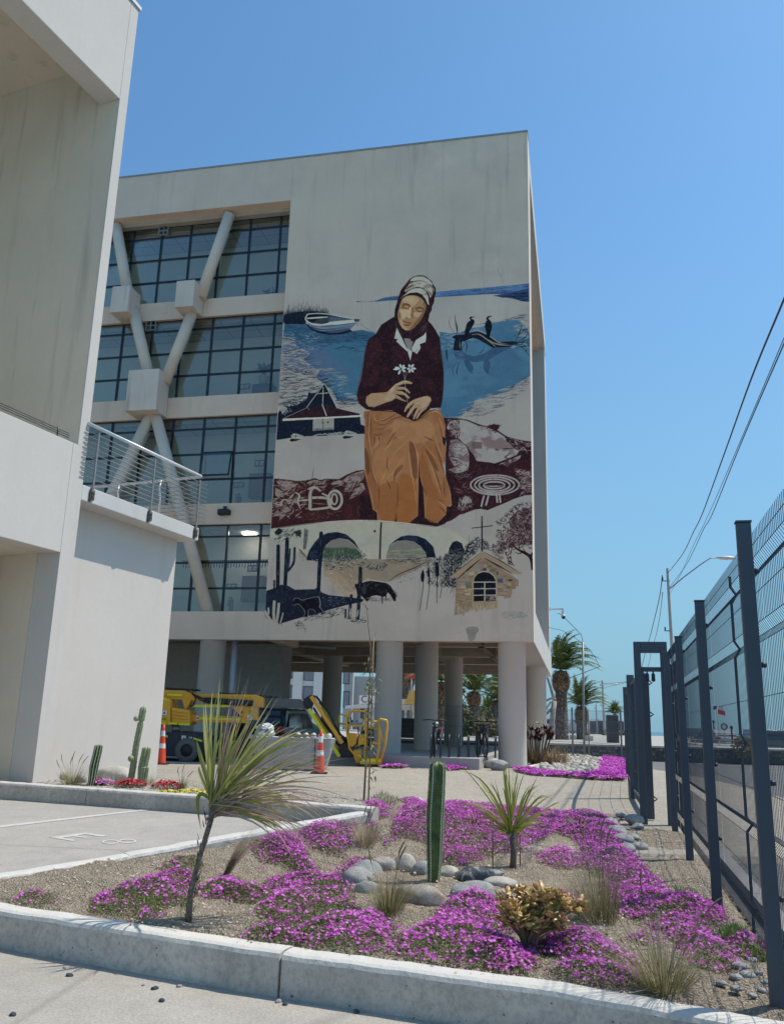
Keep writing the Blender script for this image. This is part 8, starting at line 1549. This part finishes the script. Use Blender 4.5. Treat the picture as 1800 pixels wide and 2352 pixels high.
kerb('side_bed_kerb', [tuple(GG(*k4b(x, y))+Vector((0, 0, .08))) for x, y in [(925, 885), (1000, 870), (1150, 800)]], .14, .12, m_kerb2, [], 'thin white kerb edging the cobbles beside the corner column', jit=.002)
b = GG(*k4b(975, 862)); bush = thing('dry_shrub', tuple(b), 0, 'dry tan shrub with dark rosettes beside the corner column', 'shrub')
V = []; F = []; C = []
L = ([], [], [])
for i in range(1500):
    a = rnd(0, 6.28); q = math.sqrt(random.random())*1.1; blade(L, (math.cos(a)*q, math.sin(a)*q*.5, rnd(0, .25)), (rnd(-1, 1), rnd(-1, 1), rnd(.2, 1.5)), rnd(.2, .62), .02, .3, 3)
leafobj(L, 'dry_stems', tintmat('dry_stems', (.20, .12, .06), (.46, .33, .19), .8), bush)
L = ([], [], []); q2 = MB()
for i in range(24):
    x = rnd(-.55, .6); y = rnd(-.3, .3); z = rnd(.75, 1.15); q2.tube([(x*.3+.1, y*.3, 0), (x*.7, y*.6, z*.5), (x, y, z)], [.025, .018, .015], 6)
    for k in range(26): a = k*2.4; blade(L, (x, y, z), (math.cos(a), math.sin(a), rnd(-.2, 1.2)), rnd(.2, .28), .11, .2, 2)
q2.build('stems', m_bark, bush); leafobj(L, 'rosettes', tintmat('dark_rosette', (.05, .015, .015), (.16, .07, .05), .5), bush)
L = ([], [], [])
for x, y, z in ((.1, -.1, 1.3), (.2, 0, 1.15)):
    for k in range(24): a = k*2.4; blade(L, (x, y, z), (math.cos(a), math.sin(a), rnd(0, 1)), rnd(.1, .15), .06, .2, 2)
leafobj(L, 'green_rosettes', tintmat('lime_rosette', (.22, .24, .06), (.45, .45, .15), .5), bush)
for i, (x, y) in enumerate([(745, 895), (700, 880), (560, 850)]):
    b = GG(*k4b(x, y)); stone('stone', b+Vector((0, 0, .12)), (.28, .2, .17), s_pale if i else s_grey, 300+i, 0, ['grey boulder directly left of the corner column foot', 'small boulder left of the corner column boulder', 'pale boulder before the platform edge'][i])
    tuft('agave', 880+(x-20)*.357, 1450+(y-10)*.357, .35, 24, tintmat('agave%d' % i, (.07, .09, .04), (.2, .24, .11), .5), 'spiky agave at the platform foot, '+['nearest the corner column', 'middle one', 'leftmost one'][i], spread=1.3, droop=.5, w=.03, cat='agave', f=GG)
b = GG(905, 1752); tuft('agave', 905, 1752, .38, 26, tintmat('agave9', (.03, .05, .025), (.1, .13, .07), .5), 'dark spiky agave at the foot of the second column', spread=1.4, droop=.5, w=.03, cat='agave', f=GG)
m_fw = plain('far_white', (.70, .69, .66), .8); m_fg = plain('far_grey', (.36, .38, .38), .8); m_far_road = pavemat('promenade', (.46, .43, .38), (.56, .53, .47), crack=False)
UPZ = .50                                  # raised promenade beyond the cobble wall
def PT2(px, py, z): return G(px, py, z)
wa = BW(.9, 22); 
w0 = G(1252, 1731, 0.0); w1 = G(1436, 1730, 0.0)
wl = thing('cobble_wall', tuple(w0), 0, 'low dark cobblestone retaining wall with pale coping beyond the flower patch', 'wall')
MB().box(-34, w1.x-w0.x+14, 0, .5, -.2, .40).build('wall_core', plain('wall_mortar', (.10, .095, .09), .9), wl)
V = []; F = []; C = []
for r_ in range(3):
    for i in range(150):
        x = -2+i*.215+(.1 if r_ % 2 else 0)+rnd(-.03, .03); z = .06+r_*.135; b_ = len(V); sx_ = rnd(.075, .11); sz_ = rnd(.05, .07); col_ = random.random()
        for k in range(6): an = k*math.pi/3; V.append((x+sx_*math.cos(an), -.005, z+sz_*math.sin(an)))
        V.append((x, -.07, z)); C += [col_]*7
        for k in range(6): F.append((b_+k, b_+(k+1) % 6, b_+6))
np_obj('wall_cobbles', np.array(V), np.array(F), tintmat('wall_cobble', (.06, .055, .05), (.34, .32, .29), .9), wl, cols=C, kind='stuff')
MB().box(-34, w1.x-w0.x+14, -.06, .55, .405, UPZ).build('coping', m_kerb3, wl, bev=.01)
up = MB(); up.quad((-60, w0.y+.4, UPZ-.005), (26, w0.y+.4, UPZ-.005), (70, 150, UPZ-.005), (-60, 150, UPZ-.005)); up.build('promenade', m_far_road, kind='structure', label='pale raised promenade with palm trees beyond the cobble wall')
m_ptr = N('palm_trunk'); _p = m_ptr.obj(); m_ptr.col(m_ptr.mix(m_ptr.ramp(m_ptr.vor(_p, 6.5), .1, .5), (.30, .25, .20), (.09, .07, .055))); m_ptr.bump(m_ptr.vor(_p, 6.5), .9, .06); m_ptr = m_ptr.set(.95)
m_boot = tintmat('palm_boots', (.07, .045, .03), (.42, .32, .23), .85, (.24, .17, .115)); m_frond = tintmat('palm_frond', (.04, .065, .018), (.20, .24, .08), .5, (.09, .125, .036), trans=.15)
def palm(px, base_py, Y, trunk_top_py, r, label, bulb=1.35, fr=58, fl=3.0, wind=.55, z0=UPZ, lean=0.0):
    b = AT(px, base_py, Y); b.z = z0; H = (AT(px, trunk_top_py, Y)-b).z
    p = thing('palm_tree', tuple(b), 0, label, 'palm', 'tall palms on the promenade'); hb = r*2*1.6
    MB().tube([(0, 0, -.1), (0, 0, .3), (lean*.5, 0, H*.5), (lean, 0, H-hb*.6)], [r*1.15, r*1.02, r*.95, r*.9], 20).build('trunk', m_ptr, p)
    q = MB().lathe([(r*.8, H-hb), (r*bulb*.9, H-hb*.85), (r*bulb, H-hb*.55), (r*bulb*.9, H-hb*.2), (r*.6, H)], 18, c=(lean, 0, 0)).build('leaf_base_ball', plain('ball_brown', (.10, .07, .05), .95), p)
    V = []; F = []; C = []
    for k in range(260):
        t = k/260; z = H-hb+hb*t; a = k*2.399; rr_ = r*bulb*math.sin(math.pi*(.16+.70*t))**.6*1.02; c = Vector((lean+math.cos(a)*rr_, math.sin(a)*rr_, z)); o = Vector((math.cos(a), math.sin(a), .55)); s_ = Vector((-math.sin(a), math.cos(a), 0)); b_ = len(V); w_ = r*.17; cc = random.random()
        V += [tuple(c-s_*w_-Vector((0, 0, w_*.5))), tuple(c+s_*w_-Vector((0, 0, w_*.5))), tuple(c+s_*w_*.8+o*r*.22), tuple(c-s_*w_*.8+o*r*.22), tuple(c-Vector((0, 0, w_*.9))+o*.02)]; C += [cc*.5, cc*.5, cc, cc, .05]
        F += [(b_, b_+1, b_+2), (b_, b_+2, b_+3), (b_+4, b_+1, b_), ]
    np_obj('leaf_bases', np.array(V), np.array(F), m_boot, q, cols=C, kind='stuff')
    V = []; F = []; C = []
    for i in range(fr):
        a = i*2.399; e = 1.48-.95*(i/fr)**1.2; d = Vector((math.cos(a)*math.cos(e), math.sin(a)*math.cos(e), math.sin(e))); pnt = Vector((lean, 0, H-.05)); L_ = fl*rnd(.8, 1.1); seg = 14; cc = rnd(0, .6)
        prev = None
        for s_ in range(seg+1):
            t = s_/seg; side = d.cross(Vector((0, 0, 1))); side = side.normalized() if side.length > .05 else Vector((1, 0, 0)); upv = side.cross(d)
            if s_ > 1:
                ll = fl*.17*math.sin(math.pi*min(1, .12+t*.93))**.7
                for sg in (-1, 1):
                    for m_ in range(2):
                        o = pnt-d*(L_/seg)*m_*.5; dd = (side*sg*.75+d*.75-Vector((0, 0, .25))+upv*rnd(-.1, .25)).normalized(); wd = d*.055*fl/3; b_ = len(V); tip = o+dd*ll*rnd(.8, 1.1)+Vector((wind*.12*ll, 0, -.18*ll))
                        V += [tuple(o-wd), tuple(o+wd), tuple(tip)]; F.append((b_, b_+1, b_+2)); c_ = min(1, cc+rnd(0, .4)); C += [c_, c_, min(1, c_+.15)]
            if prev is not None:
                w_ = .03*(1-t)+.008; b_ = len(V); V += [tuple(prev-side*w_), tuple(prev+side*w_), tuple(pnt)]; F.append((b_, b_+1, b_+2)); C += [.9, .9, .7]
            prev = pnt.copy(); d = (d+Vector((wind*.10*(t+.15), 0, -.20*(.1+t*1.2)))).normalized(); pnt = pnt+d*(L_/seg)
    np_obj('fronds', np.array(V), np.array(F), m_frond, p, cols=C); return p
palm(1290, 1703, 58, 1541, .42, 'tallest palm beside the mural building with windblown fronds', fl=3.3, fr=40, wind=.9)
palm(1336, 1700, 62, 1622, .38, 'shorter palm right of the tallest one', bulb=1.15, fl=2.7, wind=.7, fr=36)
palm(1088, 1694, 66, 1588, .34, 'palm with a bulging crown seen between the inner columns', bulb=1.5, fl=3.2, wind=.2, fr=36); palm(1142, 1694, 70, 1608, .36, 'palm half hidden behind the front corner column', bulb=1.4, fl=3.0, wind=.2, fr=36)
palm(1011, 1694, 52, 1566, .36, 'palm trunk seen behind the third inner column', bulb=1.3, fl=2.6, wind=.1, fr=40); palm(934, 1692, 88, 1532, .62, 'palm with thick leaf bases showing right of the second column', bulb=1.15, fl=3.4, fr=34)
palm(1122, 1690, 85, 1640, .3, 'low bushy dark palm between the inner columns', bulb=1.1, fl=2.3, fr=50, wind=.2); palm(1413, 1690, 150, 1640, .35, 'small distant round-headed palm on the right', bulb=1.1, fl=2.6, fr=60, wind=.0)
def shrub(px, py, Y, w, h, d, label, mat, z0=UPZ, n=900, name='shrub', ls=.16):
    b = AT(px, py, Y); b.z = z0; s_ = thing(name, tuple(b), 0, label, 'shrub'); V = []; F = []; C = []
    for i in range(n):
        u = Vector((rnd(-1, 1), rnd(-1, 1), rnd(-1, 1))); u = u/max(u.length, .01)*rnd(.55, 1.0)**.5; k = 1+.22*math.sin(u.x*7+px)*math.sin(u.z*6+py); c = Vector((u.x*w/2*k, u.y*d/2*k, h*.5+u.z*h/2*k)); 
        if c.z < 0: c.z = rnd(0, .2)
        a = Vector((rnd(-1, 1), rnd(-1, 1), rnd(-1, 1))).normalized()*ls*rnd(.6, 1.2); b_ = a.orthogonal().normalized()*ls*.55; i0 = len(V); V += [tuple(c-a), tuple(c+b_), tuple(c+a), tuple(c-b_)]; F.append((i0, i0+1, i0+2, i0+3)); C += [random.random()]*4
    np_obj('foliage', np.array(V), np.array(F), mat, s_, cols=C); MB().tube([(0, 0, -.1), (0, 0, h*.5)], [.08, .05], 6).build('trunk', m_bark, s_)
m_hg = tintmat('hedge_green', (.03, .05, .018), (.13, .155, .06), .7, (.07, .09, .03)); m_ho = tintmat('hedge_olive', (.08, .08, .03), (.24, .22, .10), .7)
shrub(1067, 1690, 68, 2.6, 3.4, 2, 'tall olive shrub left of the bulging palm', m_ho); shrub(1070, 1692, 60, 1.5, 1.8, 1.5, 'rounded green shrub before the olive one', m_hg); shrub(1125, 1688, 82, 8, 2.6, 2.5, 'long clipped hedge behind the palms', m_hg, n=1500); shrub(1128, 1690, 60, 2.2, 1.2, 1.6, 'low greyish shrub behind the bicycles', m_ho)
shrub(1405, 1689, 120, 5, .8, 1, 'low green hedge strip by the far fence', m_hg, n=300)
def bld(px0, px1, py_top, py_bot, Y, depth, mat, label, z0=UPZ, roof=None, wins=(), roofmat=None, gable=0.0, winmat=None, name='house'):
    a = AT(px0, py_bot, Y); b = AT(px1, py_bot, Y); w = b.x-a.x; r = thing(name, (a.x, Y, z0), 0, label, 'building'); h = AT(px0, py_top, Y).z-z0
    MB().box(0, w, 0, depth, -.5, h).build('wall', mat, r)
    if gable: MB().prism([(-.2, h), (w+.2, h), (w/2, h+gable)], (-.2, depth+.2)).build('roof', roofmat or mat, r)
    elif roofmat: MB().box(-.2, w+.2, -.2, depth+.2, h+.005, h+.2).build('roof', roofmat, r)
    for (x0, x1, y0, y1) in wins:
        p0 = AT(x0, y1, Y)-Vector((a.x, Y, z0)); p1 = AT(x1, y0, Y)-Vector((a.x, Y, z0)); f = MB().box(p0.x, p1.x, -.06, -.005, p0.z, p1.z).build('window', plain('far_frame', (.04, .045, .05), .5), r)
        MB().box(p0.x+.08, p1.x-.08, -.075, -.062, p0.z+.08, p1.z-.08).build('pane', winmat or plain('far_glass', (.16, .22, .28), .15, spec=.8), f)
    return r
k5 = lambda x, y: (640+x*.190476, 1530+y*.190476)
apw = [(k5(145, 0)[0], k5(200, 0)[0], k5(0, 60)[1], k5(0, 150)[1]), (k5(300, 0)[0], k5(440, 0)[0], k5(0, 55)[1], k5(0, 175)[1]), (k5(135, 0)[0], k5(195, 0)[0], k5(0, 228)[1], k5(0, 385)[1]), (k5(288, 0)[0], k5(435, 0)[0], k5(0, 245)[1], k5(0, 400)[1]), (k5(130, 0)[0], k5(195, 0)[0], k5(0, 450)[1], k5(0, 640)[1]), (k5(288, 0)[0], k5(435, 0)[0], k5(0, 470)[1], k5(0, 640)[1])]
ap = bld(520, 738, 1500, 1690, 95, 14, m_fw, 'white apartment block seen under the building left of the inner column', wins=apw)
for x in (230, 480): q = AT(*k5(x, 200), 95)-Vector(ap.location); MB().box(q.x-.5, q.x+.5, -.35, 0, -.2, 12).build('pilaster', m_fw, ap)
bld(785, 806, 1520, 1690, 96, 10, m_fg, 'glazed grey tower between the inner columns', wins=[(787, 803, 1543, 1571), (787, 803, 1588, 1625)]); bld(807, 872, 1553, 1690, 100, 10, m_fg, 'grey flat-roofed house behind the sapling')
cf = bld(822, 872, 1597, 1690, 80, 8, m_fw, 'small white cafe with sign lettering behind the sapling', wins=[(828, 836, 1628, 1650)]); 
t_ = txt('Co', AT(842, 1607, 79.9)-Vector(cf.location), .85, plain('sign_dark_red', (.14, .02, .02), .6), cf)
MB().prism([(AT(795, 1620, 79).x-cf.location.x, AT(795, 1622, 79).z-UPZ), (AT(870, 1615, 79).x-cf.location.x, AT(870, 1615, 79).z-UPZ), (AT(870, 1628, 79).x-cf.location.x, AT(870, 1626, 79).z-UPZ), (AT(795, 1626, 79).x-cf.location.x, AT(795, 1628, 79).z-UPZ)], (-3, 0)).build('awning', m_fw, cf)
hs = bld(915, 953, 1605, 1690, 75, 8, m_fw, 'white kiosk with a yellow awning right of the second column', wins=[(918, 928, 1632, 1655), (934, 946, 1632, 1658)]); q = AT(945, 1600, 74.5)-Vector(hs.location)
MB().prism([(q.x-.5, q.z-.6), (q.x+.8, q.z-.6), (q.x+.8, q.z+.5), (q.x-.2, q.z+.5)], (-.9, 0)).build('yellow_awning', plain('awning_yellow', (.75, .42, .04), .7), hs)
sgn = MB().box(-.45, .45, 0, .1, -.35, .35).build('red_sign', plain('sign_red', (.6, .05, .06), .5)); sgn.location = AT(945, 1548, 72); tag(sgn, 'red sign board high behind the second column', 'sign')
MB_ = MB().cyl((0, .1, -3.5), (0, .1, .4), .06, 8).build('sign_pole', m_fg, sgn)
m_tan = plain('roof_tan', (.42, .34, .25), .85); m_wh2 = plain('shed_white', (.66, .66, .64), .7); m_drk = plain('roof_dark', (.075, .07, .085), .7); m_redr = plain('roof_redbrown', (.22, .10, .09), .8)
bld(1068, 1150, 1655, 1690, 110, 10, m_tan, 'tan roofed house behind the hedge', roofmat=m_tan, gable=1.9)
bld(1256, 1430, 1652, 1690, 190, 20, m_drk, 'long warehouse with dark upper wall and white roof edge', roofmat=m_fw); wh = bld(1256, 1432, 1662, 1694, 185, 4, m_wh2, 'pale corrugated boundary sheds before the warehouse')
bld(1335, 1400, 1668, 1694, 175, 8, m_wh2, 'gabled shed with red-brown roof near the warehouse', roofmat=m_redr, gable=1.3); bld(1300, 1330, 1676, 1694, 160, 6, m_wh2, 'white peaked tent left of the pole', roofmat=m_fw, gable=1.9); bld(1362, 1386, 1676, 1694, 160, 6, m_wh2, 'white peaked tent right of the pole', roofmat=m_fw, gable=1.9)
bld(1378, 1432, 1656, 1666, 150, 8, m_drk, 'dark blue roofed low building by the distant palm')
for i, (x0, x1, y0, y1, Y) in enumerate([(1344, 1362, 1692, 1704, 55), (1310, 1322, 1694, 1701, 60)]):
    a = AT(x0, y1, Y); b = AT(x1, y1, Y); w = b.x-a.x; pl = thing('planter_box', (a.x, Y, UPZ), 0, ['pale square planter box right of the shorter palm', 'small grey planter box between the two palms'][i], 'planter'); hh = AT(x0, y0, Y).z-UPZ
    MB().box(0, w, 0, w, 0, max(.3, hh), bev=.02).build('box', m_kerb3, pl); L = ([], [], [])
    for k in range(26): an = k*2.4; blade(L, (w/2, w/2, max(.3, hh)), (math.cos(an), math.sin(an), rnd(.5, 1.5)), .45, .05, .4, 3)
    leafobj(L, 'agave_leaves', m_hg, pl)
bn = MB().box(-.3, .3, -.2, .2, 0, 1.5, bev=.02).build('litter_bin', plain('bin_black', (.03, .032, .035), .6)); bn.location = AT(1407, 1709, 49); bn.location.z = UPZ; tag(bn, 'tall black litter bin on the promenade', 'bin')
MB().box(-.26, .26, -.21, -.2, 1.15, 1.35).build('bin_slot', m_mblk, bn)
hk = thing('timber_sculpture', tuple(Vector((AT(1263, 1700, 54).x, 54, UPZ))), 0, 'weathered grey timber sculpture with spars left of the tallest palm', 'sculpture'); ho_ = Vector(hk.location)
m_tim = plain('weathered_timber', (.30, .28, .26), .9, var=.3, scale=3)
for l, r in (([(1264, 1700), (1267, 1660), (1272, 1610)], .16), ([(1253, 1545), (1268, 1600), (1273, 1618)], .05), ([(1252, 1610), (1266, 1604), (1276, 1606)], .07), ([(1254, 1640), (1272, 1622)], .08), ([(1258, 1556), (1275, 1610)], .04), ([(1254, 1628), (1264, 1612)], .05)): MB().tube([AT(x, y, 54)-ho_ for x, y in l], r, 8).build('timber', m_tim, hk)
m_rf = plain('rear_fence_grey', (.22, .24, .25), .5, .3)
rf = thing('rear_mesh_fence', tuple(G(1100, 1722, 0)), 0, 'thin mesh fence on grey posts crossing behind the columns', 'fence'); ro_ = Vector(rf.location)
A_ = G(905, 1716, .15); B_ = G(1428, 1744, 0)
pts = [A_.lerp(B_, t) for t in (0, .16, .32, .47, .62, .80, 1.0)]
for p in pts: MB().box(-.03, .03, -.03, .03, -.2, 2.05, Matrix.Translation(p-ro_)).build('post', m_rf, rf)
q = MB(); n_ = 230
for i in range(n_): p = A_.lerp(B_, i/n_)-ro_; q.box(p.x-.0035, p.x+.0035, p.y-.003, p.y+.003, p.z+.1, p.z+1.95)
for z in (.12, .6, 1.05, 1.5, 1.93): q.bar(A_-ro_+Vector((0, 0, z)), B_-ro_+Vector((0, 0, z)), .012)
q.build('mesh', m_rf, rf, kind='stuff')
st_ = MB().tube([(-.12, 0, -.1), (0, 0, 2.1)], .03, 6).build('wooden_stake', plain('stake_pink', (.42, .33, .29), .9)); st_.location = G(1358, 1738, 0); st_.rotation_euler = (0, R(-2), 0); tag(st_, 'leaning bare stake right of the thin lamp pole', 'stake')
for i, (x0, x1) in enumerate([(1078, 1096), (1120, 1141)]):
    a = G(x0, 1727, .05); b = G(x1, 1727, .05); o = MB().box(0, (b-a).length, 0, .2, 0, .16, bev=.02).build('wheel_stop', plain('stop_yellow', (.72, .50, .05), .6)); o.location = a; tag(o, ['yellow wheel stop between the inner columns', 'yellow wheel stop behind the pair of bicycles'][i], 'wheel stop')
lpb = G(1341, 1736, 0); lp_ = thing('slim_pole', tuple(lpb), 0, 'slim grey pole with bent thin rods right of the mural building', 'pole'); LPY = lpb.y
def tr(l, Y0, r, name, mat, parent, Y1=None):
    o = Vector(parent.location) if parent else Vector((0, 0, 0)); n_ = len(l); return MB().tube([AT(x, y, lerp(Y0, Y1 if Y1 else Y0, i/(n_-1)))-o for i, (x, y) in enumerate(l)], r, 6).build(name, mat, parent)
m_pol = plain('pole_galv', (.34, .36, .37), .5, .4)
tr([(1341, 1736), (1339, 1600), (1338, 1475)], LPY, .05, 'pole', m_pol, lp_); tr([(1338, 1475), (1334, 1458), (1310, 1433), (1288, 1411), (1280, 1409)], LPY, .013, 'rod', m_mblk, lp_); tr([(1340, 1481), (1352, 1492), (1366, 1510), (1376, 1531), (1340, 1545), (1305, 1558)], LPY, .013, 'rod', m_mblk, lp_)
tr([(1258, 1441), (1290, 1448), (1320, 1465), (1337, 1478)], LPY, .010, 'rod', m_mblk, lp_)
m_conp = concrete('pole_concrete', (.46, .44, .41), pits=False, bump=.1)
def upole(px, py_top, Y, label, w=.2, arm=None, lamp=True):
    b = AT(px, 1690, Y); b.z = -.1; r = thing('utility_pole', tuple(b), 0, label, 'utility pole'); top = AT(px, py_top, Y)-b; foot = Vector((.1, 0, 0))
    MB().tube([(w*.5, 0, -.2), (0, 0, top.z)], [w*.75, w*.42], 8, smooth=False).build('pole', m_conp, r)
    q = MB()
    for dz in (-.7, -3.4, -6): q.bar((-.32 if dz > -4 else -.45, 0, top.z+dz), (.55 if dz < -4 else .1, 0, top.z+dz), .045)
    q.build('crossarm', m_mblk, r)
    for dz, dx in ((-.66, -.28), (-3.36, -.28), (-5.96, -.4), (-5.96, .5)): MB().lathe([(.001, 0), (.05, 0), (.03, .05), (.05, .1), (.03, .15), (.001, .18)], 8, c=(dx, 0, top.z+dz)).build('insulator', m_mblk, r)
    if arm:
        l = [AT(x, y, Y)-b for x, y in arm]; MB().tube(l, .035, 6).build('lamp_arm', m_pol, r); e = l[-1]
        MB().ball((e.x+.55, 0, e.z), .55, 14, 8, (1.0, .32, .20)).build('lamp_head', plain('lamp_pale', (.62, .60, .56), .4), r)
    return r, b, top
up1, ub, ut = upole(1551, 1306, 46, 'concrete utility pole with a curved street lamp behind the mesh fence', .16, [(1534, 1355), (1570, 1325), (1610, 1295), (1630, 1282), (1644, 1281)])
up2, vb, vt = upole(1386, 1563, 120, 'distant utility pole with a lamp arm left of the gate', .3, [(1383, 1577), (1390, 1572), (1402, 1571)]); upole(1370, 1618, 150, 'third, farthest utility pole beside the distant one', .25, [(1368, 1616), (1376, 1610), (1384, 1610)])
def cable(l, label, r=.014):
    P = [AT(x, y, Y) for x, y, Y in l]; o = MB().tube(list(map(Vector, smoothc(np.array([tuple(p) for p in P]), False, 5))), r, 5).build('overhead_cable', m_mblk); return tag(o, label, 'cable', 'overhead cables')
cable([(1533, 1316, 46), (1567, 1272, 38), (1592, 1221, 32), (1612, 1180, 28), (1665, 1035, 20), (1725, 868, 15), (1800, 686, 11.5), (1860, 540, 9.6)], 'thickest twisted overhead cable rising from the pole top to the right edge', .017)
cable([(1536, 1350, 46), (1570, 1305, 38), (1592, 1265, 32), (1615, 1215, 27), (1635, 1180, 24), (1700, 1020, 18), (1800, 788, 12.5), (1860, 650, 10.5)], 'twisted overhead cable running just below the thickest one', .012); cable([(1536, 1366, 46), (1562, 1320, 40), (1587, 1262, 33), (1627, 1180, 26), (1690, 1035, 19), (1800, 775, 13), (1860, 630, 11)], 'thin overhead cable crossing the one above it', .008)
cable([(1520, 1322, 46), (1514, 1370, 55), (1500, 1430, 66), (1485, 1484, 76), (1455, 1560, 95), (1384, 1570, 120)], 'dark cable sagging from the pole top behind the gate', .03); cable([(1521, 1360, 46), (1512, 1430, 60), (1498, 1484, 74), (1470, 1555, 95), (1384, 1580, 120)], 'thin cable sagging below the dark one behind the gate', .02)
shrub(1710, 1722, 42, 1.1, 1.15, 1, 'brown bushy shrub behind the mesh fence on the right', m_ho, z0=-.1, n=700, ls=.08)
fg = thing('flag_pole', tuple(Vector((AT(1653, 1725, 60).x, 60, 0))), 0, 'white flag pole with a small red, white and blue flag behind the fence', 'flag'); fo = Vector(fg.location); MB().tube([(0, 0, -.1), (-.05, 0, (AT(1645, 1625, 60)).z)], .035, 6).build('pole', m_fw, fg); zt_ = AT(1645, 1625, 60).z
def wavy(x0, x1, z0, z1, mat, nm):
    q = MB(); n_ = 8
    for i in range(n_): a = lerp(x0, x1, i/n_); b = lerp(x0, x1, (i+1)/n_); f = lambda x: .09*math.sin(x*7); s = lambda x: -.28*abs(x)**1.2; q.quad((a, f(a), z0+s(a)), (b, f(b), z0+s(b)), (b, f(b), z1+s(b)), (a, f(a), z1+s(a)))
    q.build(nm, mat, fg, recalc=False)
wavy(-.05, .42, zt_-.12, zt_+.16, plain('flag_white', (.7, .7, .7), .7), 'flag_white_band'); wavy(-.05, .5, zt_-.42, zt_-.121, plain('flag_red', (.6, .04, .05), .7), 'flag_red_band'); wavy(-.3, -.052, zt_-.10, zt_+.14, plain('flag_blue', (.02, .06, .3), .7), 'flag_blue_canton')
sgb = thing('round_sign', tuple(Vector((AT(1665, 1725, 55).x, 55, 0))), 0, 'round dark-rimmed road sign behind the mesh fence', 'sign'); zz = AT(1665, 1669, 55).z; MB().cyl((0, 0, -.1), (0, 0, zz), .03, 6).build('pole', m_fg, sgb); MB().lathe([(.001, -.03), (.2, -.03), (.2, .0)], 18, axis='y', c=(0, 0, zz)).build('plate', m_lab, sgb); MB().tube([(.19*math.cos(t), -.035, zz+.19*math.sin(t)) for t in np.linspace(0, 6.283, 17)[:-1]], .03, 5, closed=True).build('rim', m_mblk, sgb)
rl = thing('sea_railing', tuple(Vector((AT(1650, 1722, 50).x, 50, -.05))), 0, 'low pale railing along the sea side of the street', 'railing'); q = MB()
for k in range(46): MB_x = rl; 
for z in (.55, .85): MB().bar((-3, -1, z), (16, 3, z), .05).build('rail', m_fw, rl)
for k in range(14): MB().bar((-3+k*1.45, -1+k*.305, 0), (-3+k*1.45, -1+k*.305, .86), .05).build('rail_post', m_fw, rl)
bld(1560, 1660, 1672, 1690, 260, 12, m_fg, 'low grey seafront building behind the fence', z0=0); bld(1755, 1840, 1676, 1690, 200, 12, m_fg, 'distant low building at the right edge behind the fence', z0=0)
car(1642, 1712, 62, R(95), paint('silver_paint', (.35, .36, .37)), 'silver car parked far along the street', z=-.08); car(1648, 1706, 80, R(95), paint('dark_blue_paint', (.03, .04, .07)), 'dark blue car parked beyond the silver one', z=-.08); car(1790, 1716, 48, R(10), paint('grey_paint', (.12, .13, .14)), 'grey car seen through the mesh at the right edge', z=-.08)
for i, (x, y0, y1, Y) in enumerate([(1682, 1668, 1720, 58), (1702, 1652, 1716, 64), (1640, 1655, 1700, 75)]):
    b = AT(x, y1, Y); b.z = -.1; o = MB().cyl((0, 0, 0), (0, 0, AT(x, y0, Y).z), .06, 8).build('bollard_post', m_mblk); o.location = b; tag(o, ['short dark post', 'taller dark post', 'dark post'][i]+' behind the fence '+['left of the brown shrub', 'touching the brown shrub', 'beside the flag pole'][i], 'post'); MB().ball((0, 0, AT(x, y0, Y).z+.02), .12, 8, 5).build('post_head', m_mblk, o)
